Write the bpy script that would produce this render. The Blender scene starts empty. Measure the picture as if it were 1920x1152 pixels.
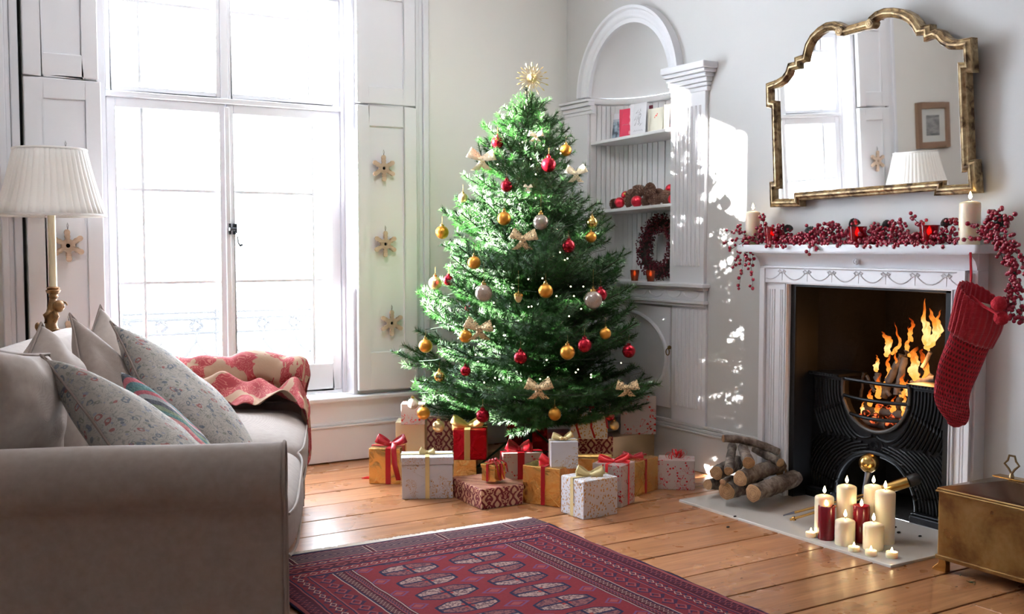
import bpy, bmesh, math, random
from math import sin, cos, pi, radians, atan2, sqrt
from mathutils import Vector, Matrix, noise as mnoise

random.seed(7)
SC = bpy.context.scene
COL = SC.collection

# ------------------------------------------------------------------ camera
FPX, CAMH = 1980.0, 1.20                       # focal length in px of a 1920-wide frame, eye height
YAW, PITCH = math.atan(1210 / FPX), math.atan(116 / FPX)
FW = Vector((sin(YAW) * cos(PITCH), cos(YAW) * cos(PITCH), -sin(PITCH)))
RT = Vector((cos(YAW), -sin(YAW), 0))
UP = RT.cross(FW)
CAM = Vector((0, 0, CAMH))
cd = bpy.data.cameras.new('camera')
cam = bpy.data.objects.new('camera', cd)
COL.objects.link(cam)
cd.sensor_width = 36
cd.lens = 36 * FPX / 1920
cd.clip_start = 0.05
cam.matrix_world = Matrix.Translation(CAM) @ Matrix((RT, UP, -FW)).transposed().to_4x4()
cd.dof.use_dof = True
cd.dof.focus_distance = 4.0
cd.dof.aperture_fstop = 5.6
SC.camera = cam

# ------------------------------------------------------------------ daylight
w = bpy.data.worlds.new('daylight')
SC.world = w
w.use_nodes = True
bg = w.node_tree.nodes['Background']
bg.inputs[0].default_value = (0.80, 0.89, 1.0, 1)
bg.inputs[1].default_value = 33.0
sd = bpy.data.lights.new('low_winter_sun', 'SUN')
sd.energy = 260.0
sd.angle = radians(0.8)
sd.color = (1.0, 0.965, 0.91)
sun = bpy.data.objects.new('low_winter_sun', sd)
COL.objects.link(sun)
SUND = Vector((1, -0.64, -0.255)).normalized()
sun.rotation_euler = SUND.to_track_quat('-Z', 'Y').to_euler()
sun.location = (-3, 9, 4)
SC.view_settings.view_transform = 'Standard'
SC.view_settings.look = 'None'
SC.view_settings.exposure = 0.0
SC.view_settings.gamma = 1.0
SC.view_settings.use_curve_mapping = False

# ------------------------------------------------------------------ measuring: photo pixel -> point of the room
def pray(x, y):
    return FW + RT * ((x - 960) / FPX) - UP * ((y - 576) / FPX)
def onz(x, y, z=0.0):
    r = pray(x, y); return CAM + r * ((z - CAMH) / r.z)
def onx(x, y, X):
    r = pray(x, y); return CAM + r * (X / r.x)
def ony(x, y, Y):
    r = pray(x, y); return CAM + r * (Y / r.y)
def onk(x, y, k):
    return CAM + pray(x, y) * k
def onplane(x, y, p, n):
    r = pray(x, y); return CAM + r * ((p - CAM).dot(n) / r.dot(n))
def projy(p):
    d = p - CAM; return 576 - FPX * d.dot(UP) / d.dot(FW)
def zat(p, y):
    lo, hi = 0.0, 3.0
    for _ in range(40):
        m = (lo + hi) / 2
        if projy(Vector((p.x, p.y, m))) > y: lo = m
        else: hi = m
    return lo

# ------------------------------------------------------------------ mesh builder
def frame_from(d, hint=Vector((0, 0, 1))):
    d = d.normalized()
    if abs(d.dot(hint)) > 0.95: hint = Vector((1, 0, 0))
    a = d.cross(hint).normalized(); b = a.cross(d).normalized()
    return a, b
class MB:
    def __init__(s): s.v = []; s.f = []
    def add(s, vs, fs):
        n = len(s.v); s.v += [Vector(q) for q in vs]; s.f += [tuple(i + n for i in f) for f in fs]; return s
    def box(s, x0, x1, y0, y1, z0, z1):
        return s.add([(x, y, z) for z in (z0, z1) for y in (y0, y1) for x in (x0, x1)],
                     [(0, 2, 3, 1), (4, 5, 7, 6), (0, 1, 5, 4), (2, 6, 7, 3), (0, 4, 6, 2), (1, 3, 7, 5)])
    def grid(s, fn, nu, nv, cu=False, cv=False):
        n = len(s.v)
        for i in range(nu):
            for j in range(nv):
                s.v.append(Vector(fn(i / (nu if cu else nu - 1), j / (nv if cv else nv - 1))))
        for i in range(nu if cu else nu - 1):
            for j in range(nv if cv else nv - 1):
                a = i * nv + j; b = ((i + 1) % nu) * nv + j; c = ((i + 1) % nu) * nv + (j + 1) % nv; d = i * nv + (j + 1) % nv
                s.f.append((n + a, n + b, n + c, n + d))
        return s
    def tube(s, pts, rad, n=8, caps=True, squash=1.0, hint=Vector((0, 0, 1))):
        pts = [Vector(q) for q in pts]; m = len(pts)
        R = rad if isinstance(rad, (list, tuple)) else [rad] * m
        base = len(s.v)
        for i, q in enumerate(pts):
            d = pts[min(i + 1, m - 1)] - pts[max(i - 1, 0)]
            a, b = frame_from(d, hint)
            for k in range(n):
                t = 2 * pi * k / n
                s.v.append(q + a * cos(t) * R[i] + b * sin(t) * R[i] * squash)
        for i in range(m - 1):
            for k in range(n):
                s.f.append((base + i * n + k, base + i * n + (k + 1) % n, base + (i + 1) * n + (k + 1) % n, base + (i + 1) * n + k))
        if caps:
            s.f.append(tuple(base + k for k in reversed(range(n)))); s.f.append(tuple(base + (m - 1) * n + k for k in range(n)))
        return s
    def lathe(s, prof, c=(0, 0, 0), n=24, mod=None, ax=None):
        c = Vector(c); base = len(s.v); m = len(prof)
        for (r, z) in prof:
            for k in range(n):
                t = 2 * pi * k / n; rr = r * (mod(t, z) if mod else 1)
                p = Vector((rr * cos(t), rr * sin(t), z))
                s.v.append(c + (ax @ p if ax else p))
        for i in range(m - 1):
            for k in range(n):
                s.f.append((base + i * n + k, base + i * n + (k + 1) % n, base + (i + 1) * n + (k + 1) % n, base + (i + 1) * n + k))
        if prof[0][0] > 1e-6: s.f.append(tuple(base + k for k in reversed(range(n))))
        if prof[-1][0] > 1e-6: s.f.append(tuple(base + (m - 1) * n + k for k in range(n)))
        return s
    def ball(s, c, r, n=16, m=10, sq=(1, 1, 1)):
        return s.lathe([(max(r * sin(pi * i / m), 1e-5) if 0 < i < m else 0, -r * cos(pi * i / m)) for i in range(m + 1)], c, n,
                       ax=Matrix.Diagonal(Vector(sq)))
    def prism(s, poly, o, a, b, d0, d1):
        # polygon (u,v) in the plane o + u a + v b, thickened along a x b from d0 to d1
        o, a, b = Vector(o), Vector(a), Vector(b); nn = a.cross(b).normalized(); n = len(poly); base = len(s.v)
        for d in (d0, d1):
            for (u, v) in poly: s.v.append(o + a * u + b * v + nn * d)
        s.f.append(tuple(base + k for k in reversed(range(n)))); s.f.append(tuple(base + n + k for k in range(n)))
        for k in range(n): s.f.append((base + k, base + (k + 1) % n, base + n + (k + 1) % n, base + n + k))
        return s
    def strip(s, pts, wd, w):
        # flat ribbon along pts; wd = width direction (vector or list), w = width or list
        pts = [Vector(q) for q in pts]; base = len(s.v); m = len(pts)
        for i, q in enumerate(pts):
            d = Vector(wd[i]) if isinstance(wd, list) else Vector(wd)
            ww = w[i] if isinstance(w, list) else w
            s.v.append(q - d * ww / 2); s.v.append(q + d * ww / 2)
        for i in range(m - 1): s.f.append((base + 2 * i, base + 2 * i + 1, base + 2 * i + 3, base + 2 * i + 2))
        return s
    def xf(s, M):
        s.v = [M @ q for q in s.v]; return s
    def merge(s, o, M=None):
        return s.add([M @ q for q in o.v] if M else o.v, o.f)
    def build(s, name, m, parent=None, smooth=True, ang=40, bevel=0, seg=2, solid=0, sub=0):
        off = Vector((0, 0, 0)); p = parent
        while p: off += p.location; p = p.parent
        me = bpy.data.meshes.new(name)
        me.from_pydata([q - off for q in s.v], [], s.f)
        bm = bmesh.new(); bm.from_mesh(me); bmesh.ops.remove_doubles(bm, verts=bm.verts, dist=1e-6) if len(s.v) < 60000 else None
        bmesh.ops.recalc_face_normals(bm, faces=bm.faces) if len(s.f) < 60000 else None
        bm.to_mesh(me); bm.free()
        me.materials.append(m)
        if smooth:
            me.polygons.foreach_set('use_smooth', [True] * len(me.polygons))
            if ang < 180: me.set_sharp_from_angle(angle=radians(ang))
        o = bpy.data.objects.new(name, me); COL.objects.link(o)
        if parent: o.parent = parent
        if solid:
            k = o.modifiers.new('t', 'SOLIDIFY'); k.thickness = solid; k.offset = 0
        if bevel:
            k = o.modifiers.new('b', 'BEVEL'); k.width = bevel; k.segments = seg; k.limit_method = 'ANGLE'
            k.angle_limit = radians(35)
        if sub:
            k = o.modifiers.new('s', 'SUBSURF'); k.levels = sub; k.render_levels = sub
        return o

def tag(o, label=None, cat=None, group=None, kind=None):
    if label: o['label'] = label
    if cat: o['category'] = cat
    if group: o['group'] = group
    if kind: o['kind'] = kind
    return o
def thing(name, loc, label, cat, group=None):
    o = bpy.data.objects.new(name, None); COL.objects.link(o); o.location = Vector(loc); o.empty_display_size = 0.05
    return tag(o, label, cat, group)
def struct(o, label=None):
    o['kind'] = 'structure'
    if label: o['label'] = label
    return o
def copytree(o, parent=None):
    c = o.copy(); COL.objects.link(c); c.parent = parent
    for ch in list(o.children): copytree(ch, c)
    return c

# ------------------------------------------------------------------ materials
def S(r, g, b):
    f = lambda c: (c / 255 / 12.92) if c / 255 <= 0.04045 else ((c / 255 + 0.055) / 1.055) ** 2.4
    return (f(r), f(g), f(b), 1)
class E:
    """tiny node expression: arithmetic on sockets of one node tree"""
    def __init__(s, nt, v): s.nt = nt; s.v = v
    def _m(s, op, *o):
        n = s.nt.nodes.new('ShaderNodeMath'); n.operation = op
        for i, a in enumerate((s,) + o):
            a = a.v if isinstance(a, E) else a
            if isinstance(a, (int, float)): n.inputs[i].default_value = a
            else: s.nt.links.new(a, n.inputs[i])
        return E(s.nt, n.outputs[0])
    def __add__(s, o): return s._m('ADD', o)
    def __radd__(s, o): return s._m('ADD', o)
    def __sub__(s, o): return s._m('SUBTRACT', o)
    def __rsub__(s, o): return E(s.nt, o)._m('SUBTRACT', s)
    def __mul__(s, o): return s._m('MULTIPLY', o)
    def __rmul__(s, o): return s._m('MULTIPLY', o)
    def __truediv__(s, o): return s._m('DIVIDE', o)
    def gt(s, o): return s._m('GREATER_THAN', o)
    def lt(s, o): return s._m('LESS_THAN', o)
    def abs(s): return s._m('ABSOLUTE')
    def sin(s): return s._m('SINE')
    def mod(s, o): return s._m('FLOORED_MODULO', o)
    def floor(s): return s._m('FLOOR')
    def mn(s, o): return s._m('MINIMUM', o)
    def mx(s, o): return s._m('MAXIMUM', o)
    def pw(s, o): return s._m('POWER', o)
    def sqrt(s): return s._m('SQRT')
class Mt:
    def __init__(s, name, col=(0.8, 0.8, 0.8, 1), rough=0.5, metal=0.0, **kw):
        s.m = bpy.data.materials.new(name); s.m.use_nodes = True
        s.nt = s.m.node_tree; s.b = s.nt.nodes['Principled BSDF']
        s.b.inputs['Base Color'].default_value = col
        s.b.inputs['Roughness'].default_value = rough
        s.b.inputs['Metallic'].default_value = metal
        for k, v in kw.items(): s.b.inputs[k.replace('_', ' ')].default_value = v
        s.tc = None
    def coord(s, kind='Object', scale=(1, 1, 1), rot=(0, 0, 0)):
        if not s.tc: s.tc = s.nt.nodes.new('ShaderNodeTexCoord')
        mp = s.nt.nodes.new('ShaderNodeMapping'); mp.inputs['Scale'].default_value = scale; mp.inputs['Rotation'].default_value = rot
        s.nt.links.new(s.tc.outputs[kind], mp.inputs[0]); return mp.outputs[0]
    def xyz(s, vec=None, kind='Object'):
        vec = vec or s.coord(kind); n = s.nt.nodes.new('ShaderNodeSeparateXYZ'); s.nt.links.new(vec, n.inputs[0])
        return [E(s.nt, n.outputs[i]) for i in range(3)]
    def noise(s, vec, scale, detail=3, dist=0.0, rough=0.5):
        n = s.nt.nodes.new('ShaderNodeTexNoise'); n.inputs['Scale'].default_value = scale; n.inputs['Detail'].default_value = detail
        n.inputs['Distortion'].default_value = dist; n.inputs['Roughness'].default_value = rough
        s.nt.links.new(vec, n.inputs['Vector']); return E(s.nt, n.outputs['Fac'])
    def vor(s, vec, scale, out='Distance', feat='F1', rnd=1.0):
        n = s.nt.nodes.new('ShaderNodeTexVoronoi'); n.feature = feat; n.inputs['Scale'].default_value = scale
        n.inputs['Randomness'].default_value = rnd
        s.nt.links.new(vec, n.inputs['Vector']); return E(s.nt, n.outputs[out])
    def wave(s, vec, scale, dist=0, detail=2, dscale=1, bands='X'):
        n = s.nt.nodes.new('ShaderNodeTexWave'); n.bands_direction = bands; n.inputs['Scale'].default_value = scale
        n.inputs['Distortion'].default_value = dist; n.inputs['Detail'].default_value = detail; n.inputs['Detail Scale'].default_value = dscale
        s.nt.links.new(vec, n.inputs['Vector']); return E(s.nt, n.outputs['Fac'])
    def ramp(s, fac, stops, interp='LINEAR'):
        n = s.nt.nodes.new('ShaderNodeValToRGB'); n.color_ramp.interpolation = interp
        el = n.color_ramp.elements
        while len(el) < len(stops): el.new(0.5)
        for e, (p, c) in zip(el, stops): e.position = p; e.color = c
        s.nt.links.new(fac.v, n.inputs[0]); return E(s.nt, n.outputs[0])
    def mix(s, fac, a, b):
        n = s.nt.nodes.new('ShaderNodeMix'); n.data_type = 'RGBA'
        for i, q in ((0, fac), (6, a), (7, b)):
            q = q.v if isinstance(q, E) else q
            if isinstance(q, (tuple, float, int)): n.inputs[i].default_value = q
            else: s.nt.links.new(q, n.inputs[i])
        return E(s.nt, n.outputs[2])
    def color(s, e): s.nt.links.new(e.v, s.b.inputs['Base Color']); return s
    def set(s, inp, e): s.nt.links.new(e.v, s.b.inputs[inp]); return s
    def bump(s, e, strength=0.3, dist=0.01):
        n = s.nt.nodes.new('ShaderNodeBump'); n.inputs['Strength'].default_value = strength; n.inputs['Distance'].default_value = dist
        s.nt.links.new(e.v, n.inputs['Height']); s.nt.links.new(n.outputs[0], s.b.inputs['Normal']); return s
    def objrand(s):
        n = s.nt.nodes.new('ShaderNodeObjectInfo'); return E(s.nt, n.outputs['Random'])

def paint(name, col, rough=0.5, nb=0.06):
    m = Mt(name, col, rough); v = m.coord()
    n = m.noise(v, 3.0, 4)
    c2 = tuple(c * 0.93 for c in col[:3]) + (1,)
    m.color(m.mix(n, col, c2)); m.bump(m.noise(v, 60, 3), nb, 0.002); return m.m
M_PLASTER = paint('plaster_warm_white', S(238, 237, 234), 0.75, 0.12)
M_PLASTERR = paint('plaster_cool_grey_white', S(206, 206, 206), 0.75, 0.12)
M_WHITE = paint('white_gloss_paint', S(236, 237, 243), 0.38, 0.05)
M_SHELF = paint('white_eggshell_paint', S(238, 238, 240), 0.45, 0.05)
M_CEIL = paint('ceiling_white', S(244, 243, 240), 0.8, 0.05)
M_BLACK = Mt('dark_gap', S(14, 14, 14), 0.9).m

def wood_floor():
    m = Mt('varnished_pine', rough=0.36); v = m.coord('Object', (1.0, 14, 1)); o = m.coord('Object')
    r = m.objrand()
    add = m.nt.nodes.new('ShaderNodeVectorMath'); add.operation = 'ADD'
    cb = m.nt.nodes.new('ShaderNodeCombineXYZ'); m.nt.links.new((r * 37.0).v, cb.inputs[2]); m.nt.links.new((r * 11.0).v, cb.inputs[0])
    m.nt.links.new(v, add.inputs[0]); m.nt.links.new(cb.outputs[0], add.inputs[1])
    g = m.noise(add.outputs[0], 2.2, 6, 1.2, 0.6)
    base = m.ramp(g, [(0.25, S(122, 78, 52)), (0.5, S(166, 114, 76)), (0.75, S(194, 144, 102))])
    big = m.noise(o, 2.3, 3)
    base = m.mix((big * 1.4 - 0.45), base, m.mix(0.5, base, S(144, 92, 62)))
    tint = m.mix(r, (0.80, 0.77, 0.74, 1), (1.06, 1.04, 1.02, 1))
    mul = m.nt.nodes.new('ShaderNodeMix'); mul.data_type = 'RGBA'; mul.blend_type = 'MULTIPLY'; mul.inputs[0].default_value = 1
    m.nt.links.new(base.v, mul.inputs[6]); m.nt.links.new(tint.v, mul.inputs[7]); base = E(m.nt, mul.outputs[2])
    kn = m.coord('Object', (5.5, 9.5, 1)); kd = m.vor(kn, 1.0); kc = m.vor(kn, 1.0, 'Color')
    kx = m.nt.nodes.new('ShaderNodeSeparateXYZ'); m.nt.links.new(kc.v, kx.inputs[0])
    knot = (kd + m.noise(o, 60, 2) * 0.05).lt(0.052) * E(m.nt, kx.outputs[0]).gt(0.55)
    base = m.mix(knot, base, S(62, 34, 22))
    sp = m.vor(m.coord('Object', (22, 60, 1)), 1.0); sc = m.vor(m.coord('Object', (22, 60, 1)), 1.0, 'Color')
    sx = m.nt.nodes.new('ShaderNodeSeparateXYZ'); m.nt.links.new(sc.v, sx.inputs[0])
    dirt = sp.lt(0.16) * E(m.nt, sx.outputs[1]).gt(0.88)
    base = m.mix(dirt * 0.8, base, S(45, 28, 20))
    m.color(base); m.bump(g, 0.12, 0.004)
    m.set('Roughness', m.noise(o, 5, 3) * 0.22 + 0.18)
    return m.m
M_FLOOR = wood_floor()
# ================================================================== THE ROOM
XW, YW = 3.76, 5.50            # fireplace wall (right) and window wall (back)
# floor: dark sub-floor, then every board a piece of its own, running along X
fl = struct(MB().box(-1.7, 3.80, -2.1, 5.60, -0.12, -0.022).build('floor', M_BLACK, smooth=False))
ye = [5.52, 5.24, 5.012, 4.799, 4.566, 4.325, 4.097, 3.85, 3.612, 3.366, 3.130, 2.882, 2.642, 2.415, 2.166, 1.925]
while ye[-1] > -2.0: ye.append(ye[-1] - 0.24)
random.seed(11)
for i in range(len(ye) - 1):
    y1, y0 = ye[i], ye[i + 1]
    cuts = [-1.7, random.uniform(-0.6, 1.2), 3.79]
    if i in (9, 12): cuts = [-1.7, 0.2, 3.79]
    if 11 < i: cuts = [-1.7, 0.4, random.uniform(2.9, 3.4) if i in (14,) else 3.79]
    if cuts[-1] < 3.79: cuts.append(3.79)
    for a, b in zip(cuts, cuts[1:]):
        g = 0.0030 + 0.0022 * random.random()
        MB().box(a + 0.0008, b - 0.0008, y0 + g, y1 - g, -0.022, 0.0 - 0.0012 * random.random()).build('plank', M_FLOOR, fl, smooth=False, bevel=0.0015, seg=1)
# ceiling and walls
struct(MB().box(-1.7, 4.3, -2.1, 5.9, 3.10, 3.2).build('ceiling', M_CEIL, smooth=False))
struct(MB().box(-1.8, -1.7, -2.1, 5.9, -0.12, 3.1).build('wall_left', M_PLASTER, smooth=False))
struct(MB().box(-1.8, 4.3, -2.2, -2.1, -0.12, 3.1).build('wall_front', M_PLASTER, smooth=False))
WX0, WX1, WZ0, WZ1 = 1.02, 2.315, 0.345, 2.60     # window opening
wb = MB()
wb.box(-1.7, WX0, YW, 5.68, -0.12, 3.1).box(WX1, 3.9, YW, 5.68, -0.12, 3.1)
wb.box(WX0, WX1, YW, 5.68, -0.12, WZ0).box(WX0, WX1, YW, 5.68, WZ1, 3.1)
struct(wb.build('wall_back', M_PLASTER, smooth=False))

# right wall with the arched recess and the fireplace opening
NY0, NY1, NZ0, NZS, NR = 4.47, 5.25, 0.985, 2.09, 0.39
NC = (NY0 + NY1) / 2
FY0, FY1, FZ1 = 2.66, 3.55, 1.03
wr = MB()
wr.box(XW, 4.3, -2.1, FY0, -0.12, 3.1).box(XW, 4.3, FY0, FY1, FZ1, 3.1).box(XW, 4.3, FY1, NY0, -0.12, 3.1)
wr.box(XW, 4.3, NY0, NY1, -0.12, NZ0).box(XW, 4.3, NY1, 5.85, -0.12, 3.1)
N = 40
arc = [(NC - NR * cos(pi * i / N), NZS + NR * sin(pi * i / N)) for i in range(N + 1)]
for i in range(N):
    (ya, za), (yb, zb) = arc[i], arc[i + 1]
    wr.add([(XW, ya, za), (XW, yb, zb), (XW, yb, 3.1), (XW, ya, 3.1)], [(0, 1, 2, 3)])
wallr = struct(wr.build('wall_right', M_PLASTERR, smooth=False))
ND = 0.27                      # depth of the apse
def apse(t, z, off=0.0):       # t 0..1 from the near side (NY0) to the far side (NY1)
    a = pi * t; p = 2.6
    c, s_ = cos(a), sin(a)
    rr = NR - off
    return Vector((XW + (ND - off) * abs(s_) ** (2 / p), NC - rr * math.copysign(abs(c) ** (2 / p), c), z))
dome = MB()
def dome_f(u, v):
    ph = v * pi / 2
    q = apse(u, NZS); k = cos(ph)
    return (XW + (q.x - XW) * k ** 0.7, NC + (q.y - NC) * k, NZS + NR * sin(ph))
dome.grid(dome_f, 33, 14)
dome.build('niche_dome', M_SHELF, wallr, ang=80)
NB = 30                        # tongue and groove boards lining the recess
MB().grid(lambda u, v: apse(u, NZ0 + v * (NZS - NZ0), -0.004), 61, 2).build('niche_back', M_SHELF, wallr)
for i in range(NB):
    b = MB(); n = 3
    t0, t1 = i / NB + 0.0022, (i + 1) / NB - 0.0022
    b.grid(lambda u, v: apse(t0 + u * (t1 - t0), NZ0 + v * (2.045 - NZ0), 0.004), n, 2)
    b.add([apse(t0, NZ0, 0.004), apse(t0, NZ0, -0.002), apse(t0, 2.045, -0.002), apse(t0, 2.045, 0.004)], [(0, 1, 2, 3)])
    b.add([apse(t1, NZ0, 0.004), apse(t1, NZ0, -0.002), apse(t1, 2.045, -0.002), apse(t1, 2.045, 0.004)], [(0, 1, 2, 3)])
    b.build('board', M_SHELF, wallr, ang=30)
mo = MB()
mo.tube([apse(i / 40, 2.068, 0.006) for i in range(41)], 0.013, 8, squash=1.5)
mo.build('niche_moulding', M_SHELF, wallr)

# archivolt (round moulding over the recess)
def swept(path, prof, closed=False, M=None):
    """sweep profile [(out,side)] along path [(point, side dir, out dir)]"""
    mb = MB(); m = len(prof)
    for (p, sd_, od) in path:
        for (o_, s_) in prof: mb.v.append(Vector(p) + Vector(sd_) * s_ + Vector(od) * o_)
    n = len(path)
    for i in range(n if closed else n - 1):
        for k in range(m - 1):
            a = i * m + k; b = ((i + 1) % n) * m + k
            mb.f.append((a, a + 1, b + 1, b))
    if not closed:
        mb.f.append(tuple(range(m))); mb.f.append(tuple((n - 1) * m + k for k in range(m)))
    return mb
prof = [(0.0, -0.012), (0.022, -0.012), (0.022, 0.012), (0.034, 0.02), (0.036, 0.034), (0.028, 0.044), (0.03, 0.058), (0.046, 0.066), (0.046, 0.082), (0.0, 0.086)]
path = []
for i in range(61):
    a = pi * i / 60; d = Vector((0, -cos(a), sin(a)))
    path.append((Vector((XW, NC, NZS)) + d * (NR - 0.005), d, Vector((-1, 0, 0))))
tr = thing('trim_1', (XW, NC, NZS), None, None); struct(tr)
swept(path, prof).build('archivolt', M_WHITE, tr, ang=50)
# pilasters either side, imposts, reeded shafts
def cornice(y0, y1, z0, steps, x=XW, ret=True):
    mb = MB()
    for (dx, za, zb) in steps:
        mb.box(x - dx, x + 0.002, y0 - (dx * 0.7 if ret else 0), y1, z0 + za, z0 + zb)
    return mb
tr = thing('trim_2', (XW, 4.33, 1.0), None, None); struct(tr)
MB().box(XW - 0.022, XW, 4.195, 4.468, 0.985, 2.02).build('pilaster_shaft', M_WHITE, tr, smooth=False, bevel=0.002)
for i in range(7):
    y = 4.235 + i * 0.0325
    MB().tube([(XW - 0.022, y, 1.09), (XW - 0.022, y, 1.93)], 0.0095, 8).build('reed', M_WHITE, tr)
cornice(4.195, 4.468, 2.0, [(0.026, 0, 0.025), (0.034, 0.025, 0.045), (0.045, 0.045, 0.07), (0.062, 0.07, 0.09), (0.085, 0.09, 0.108), (0.1, 0.108, 0.142)]).build('capital', M_WHITE, tr, smooth=False, bevel=0.006, seg=3)
tr = thing('trim_3', (XW, 5.37, 1.0), None, None); struct(tr)
MB().box(XW - 0.015, XW, 5.252, 5.5, 0.985, 2.0).build('pilaster_shaft', M_WHITE, tr, smooth=False, bevel=0.002)
cornice(5.20, 5.5, 1.99, [(0.02, 0, 0.02), (0.03, 0.02, 0.045), (0.045, 0.045, 0.07), (0.06, 0.07, 0.085)], ret=False).build('impost', M_WHITE, tr, smooth=False, bevel=0.005, seg=3)
tr = thing('trim_4', (XW, 4.33, 0.3), None, None); struct(tr)
MB().box(XW - 0.016, XW, 4.18, 4.452, 0.24, 0.90).build('pilaster_shaft', M_WHITE, tr, smooth=False, bevel=0.002)
for i in range(7):
    y = 4.215 + i * 0.0325
    MB().tube([(XW - 0.016, y, 0.33), (XW - 0.016, y, 0.86)], 0.0095, 8).build('reed', M_WHITE, tr)
# ledge with swags under the recess
tr = thing('trim_5', (XW, 4.8, 0.9), None, None); struct(tr)
en = MB(); en.box(XW - 0.055, XW, 4.165, 5.5, 0.975, 0.996).box(XW - 0.036, XW, 4.18, 5.5, 0.96, 0.975)
en.box(XW - 0.026, XW, 4.185, 5.5, 0.905, 0.96).box(XW - 0.04, XW, 4.175, 5.5, 0.888, 0.905)
en.box(XW - 0.03, XW, 4.18, 5.5, 0.872, 0.888)
en.build('ledge', M_WHITE, tr, smooth=False, bevel=0.004, seg=2)
MB().box(XW - 0.001, XW + 0.2, NY0, NY1, 0.975, 0.9955).build('recess_floor', M_WHITE, tr, smooth=False)
for i in range(9):
    y = 4.285 + i * 0.145
    MB().tube([(XW - 0.027, y + 0.062 * cos(a), 0.952 - 0.034 * sin(a)) for a in [pi * k / 14 for k in range(15)]], 0.0045, 6).build('swag', M_WHITE, tr)
# cupboard door under it, oval moulding and ring handle
dr = thing('door_1', (XW, 4.86, 0.25), 'white cupboard door with an oval moulding below the arched recess', None); struct(dr)
MB().box(XW - 0.012, XW + 0.0, 4.475, 5.25, 0.305, 0.862).build('door_panel', M_WHITE, dr, smooth=False, bevel=0.003)
MB().tube([(XW - 0.014, 4.852 + 0.355 * cos(a), 0.578 + 0.243 * sin(a)) for a in [2 * pi * k / 64 for k in range(65)]], 0.013, 8, hint=Vector((1, 0, 0)), squash=1.0).build('oval_moulding', M_WHITE, dr)
M_OLDBRASS = Mt('aged_brass', S(120, 98, 62), 0.35, 1.0).m
hd = MB(); hp = onx(1255, 656, XW - 0.02)
hd.ball(hp + Vector((0, 0, 0.012)), 0.011); hd.tube([hp + Vector((-0.012, 0.014 * cos(a), -0.012 + 0.018 * sin(a))) for a in [2 * pi * k / 16 for k in range(17)]], 0.003, 6, hint=Vector((1, 0, 0)))
hd.build('ring_handle', M_OLDBRASS, dr)['label'] = 'small brass ring handle'
# baseboards
bb = MB(); y1 = 5.43
for (dx, za, zb) in [(0.03, 0, 0.20), (0.036, 0.20, 0.212), (0.028, 0.212, 0.228), (0.018, 0.228, 0.245)]: bb.box(XW - dx, XW, 3.735, y1, za, zb)
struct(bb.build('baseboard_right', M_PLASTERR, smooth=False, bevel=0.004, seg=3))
bb = MB()
for (dx, za, zb) in [(0.03, 0, 0.20), (0.036, 0.20, 0.212), (0.028, 0.212, 0.228), (0.018, 0.228, 0.245)]: bb.box(XW - dx, XW, -2.1, 2.555, za, zb)
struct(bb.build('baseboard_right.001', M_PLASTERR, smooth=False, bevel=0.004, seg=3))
bb = MB()
for (dy, za, zb) in [(0.07, 0.006, 0.195), (0.078, 0.195, 0.208), (0.062, 0.208, 0.222)]: bb.box(-1.7, XW - 0.0, YW - dy, YW, za, zb)
struct(bb.build('baseboard_back', M_WHITE, smooth=False, bevel=0.004, seg=3))

# ------------------------------------------------------------------ window wall woodwork
tr = thing('trim_6', (2.73, YW, 0.35), None, None); struct(tr)
for (a, b, d) in [(2.70, 2.725, 0.028), (2.725, 2.75, 0.018), (2.75, 2.785, 0.032)]:
    MB().box(a, b, YW - d, YW, 0.222, 2.75).build('casing_strip', M_WHITE, tr, smooth=False, bevel=0.005)
tr = thing('trim_7', (0.60, YW, 0.35), None, None); struct(tr)
for (a, b, d) in [(0.545, 0.575, 0.032), (0.575, 0.60, 0.018), (0.60, 0.636, 0.028)]:
    MB().box(a, b, YW - d, YW, 0.222, 2.75).build('casing_strip', M_WHITE, tr, smooth=False, bevel=0.005)
MB().box(0.6365, 0.6495, YW - 0.012, YW - 0.001, 0.36, 2.70).build('gap_shade_strip', M_BLACK, tr, smooth=False)  # black strip stands in for the shade between casing and shutter
tr = thing('trim_8', (1.6, YW, 0.35), None, None); struct(tr)
MB().box(0.64, 2.70, YW - 0.05, YW, 0.222, 0.335).build('apron_panel', M_WHITE, tr, smooth=False)
MB().box(0.64, 2.70, YW - 0.075, YW + 0.07, 0.335, 0.362).build('window_board', M_WHITE, tr, smooth=False, bevel=0.008, seg=3)
tr = thing('trim_9', (1.6, YW, 2.7), None, None); struct(tr)
MB().box(0.545, 2.785, YW - 0.03, YW, 2.66, 2.76).build('head_casing', M_WHITE, tr, smooth=False, bevel=0.005)

def glass():
    m = bpy.data.materials.new('window_glass'); m.use_nodes = True; nt = m.node_tree
    for n in list(nt.nodes):
        if n.type != 'OUTPUT_MATERIAL': nt.nodes.remove(n)
    t = nt.nodes.new('ShaderNodeBsdfTransparent'); g = nt.nodes.new('ShaderNodeBsdfGlossy'); g.inputs['Roughness'].default_value = 0.02
    f = nt.nodes.new('ShaderNodeFresnel'); f.inputs['IOR'].default_value = 1.35; mx = nt.nodes.new('ShaderNodeMixShader')
    nt.links.new(f.outputs[0], mx.inputs[0]); nt.links.new(t.outputs[0], mx.inputs[1]); nt.links.new(g.outputs[0], mx.inputs[2])
    nt.links.new(mx.outputs[0], nt.nodes['Material Output'].inputs[0]); return m
M_GLASS = glass()
WY = 5.60
win = thing('window_1', (1.665, WY, WZ0), 'tall white casement window with thin glazing bars and a transom', None); struct(win)
fr = MB()
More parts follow.
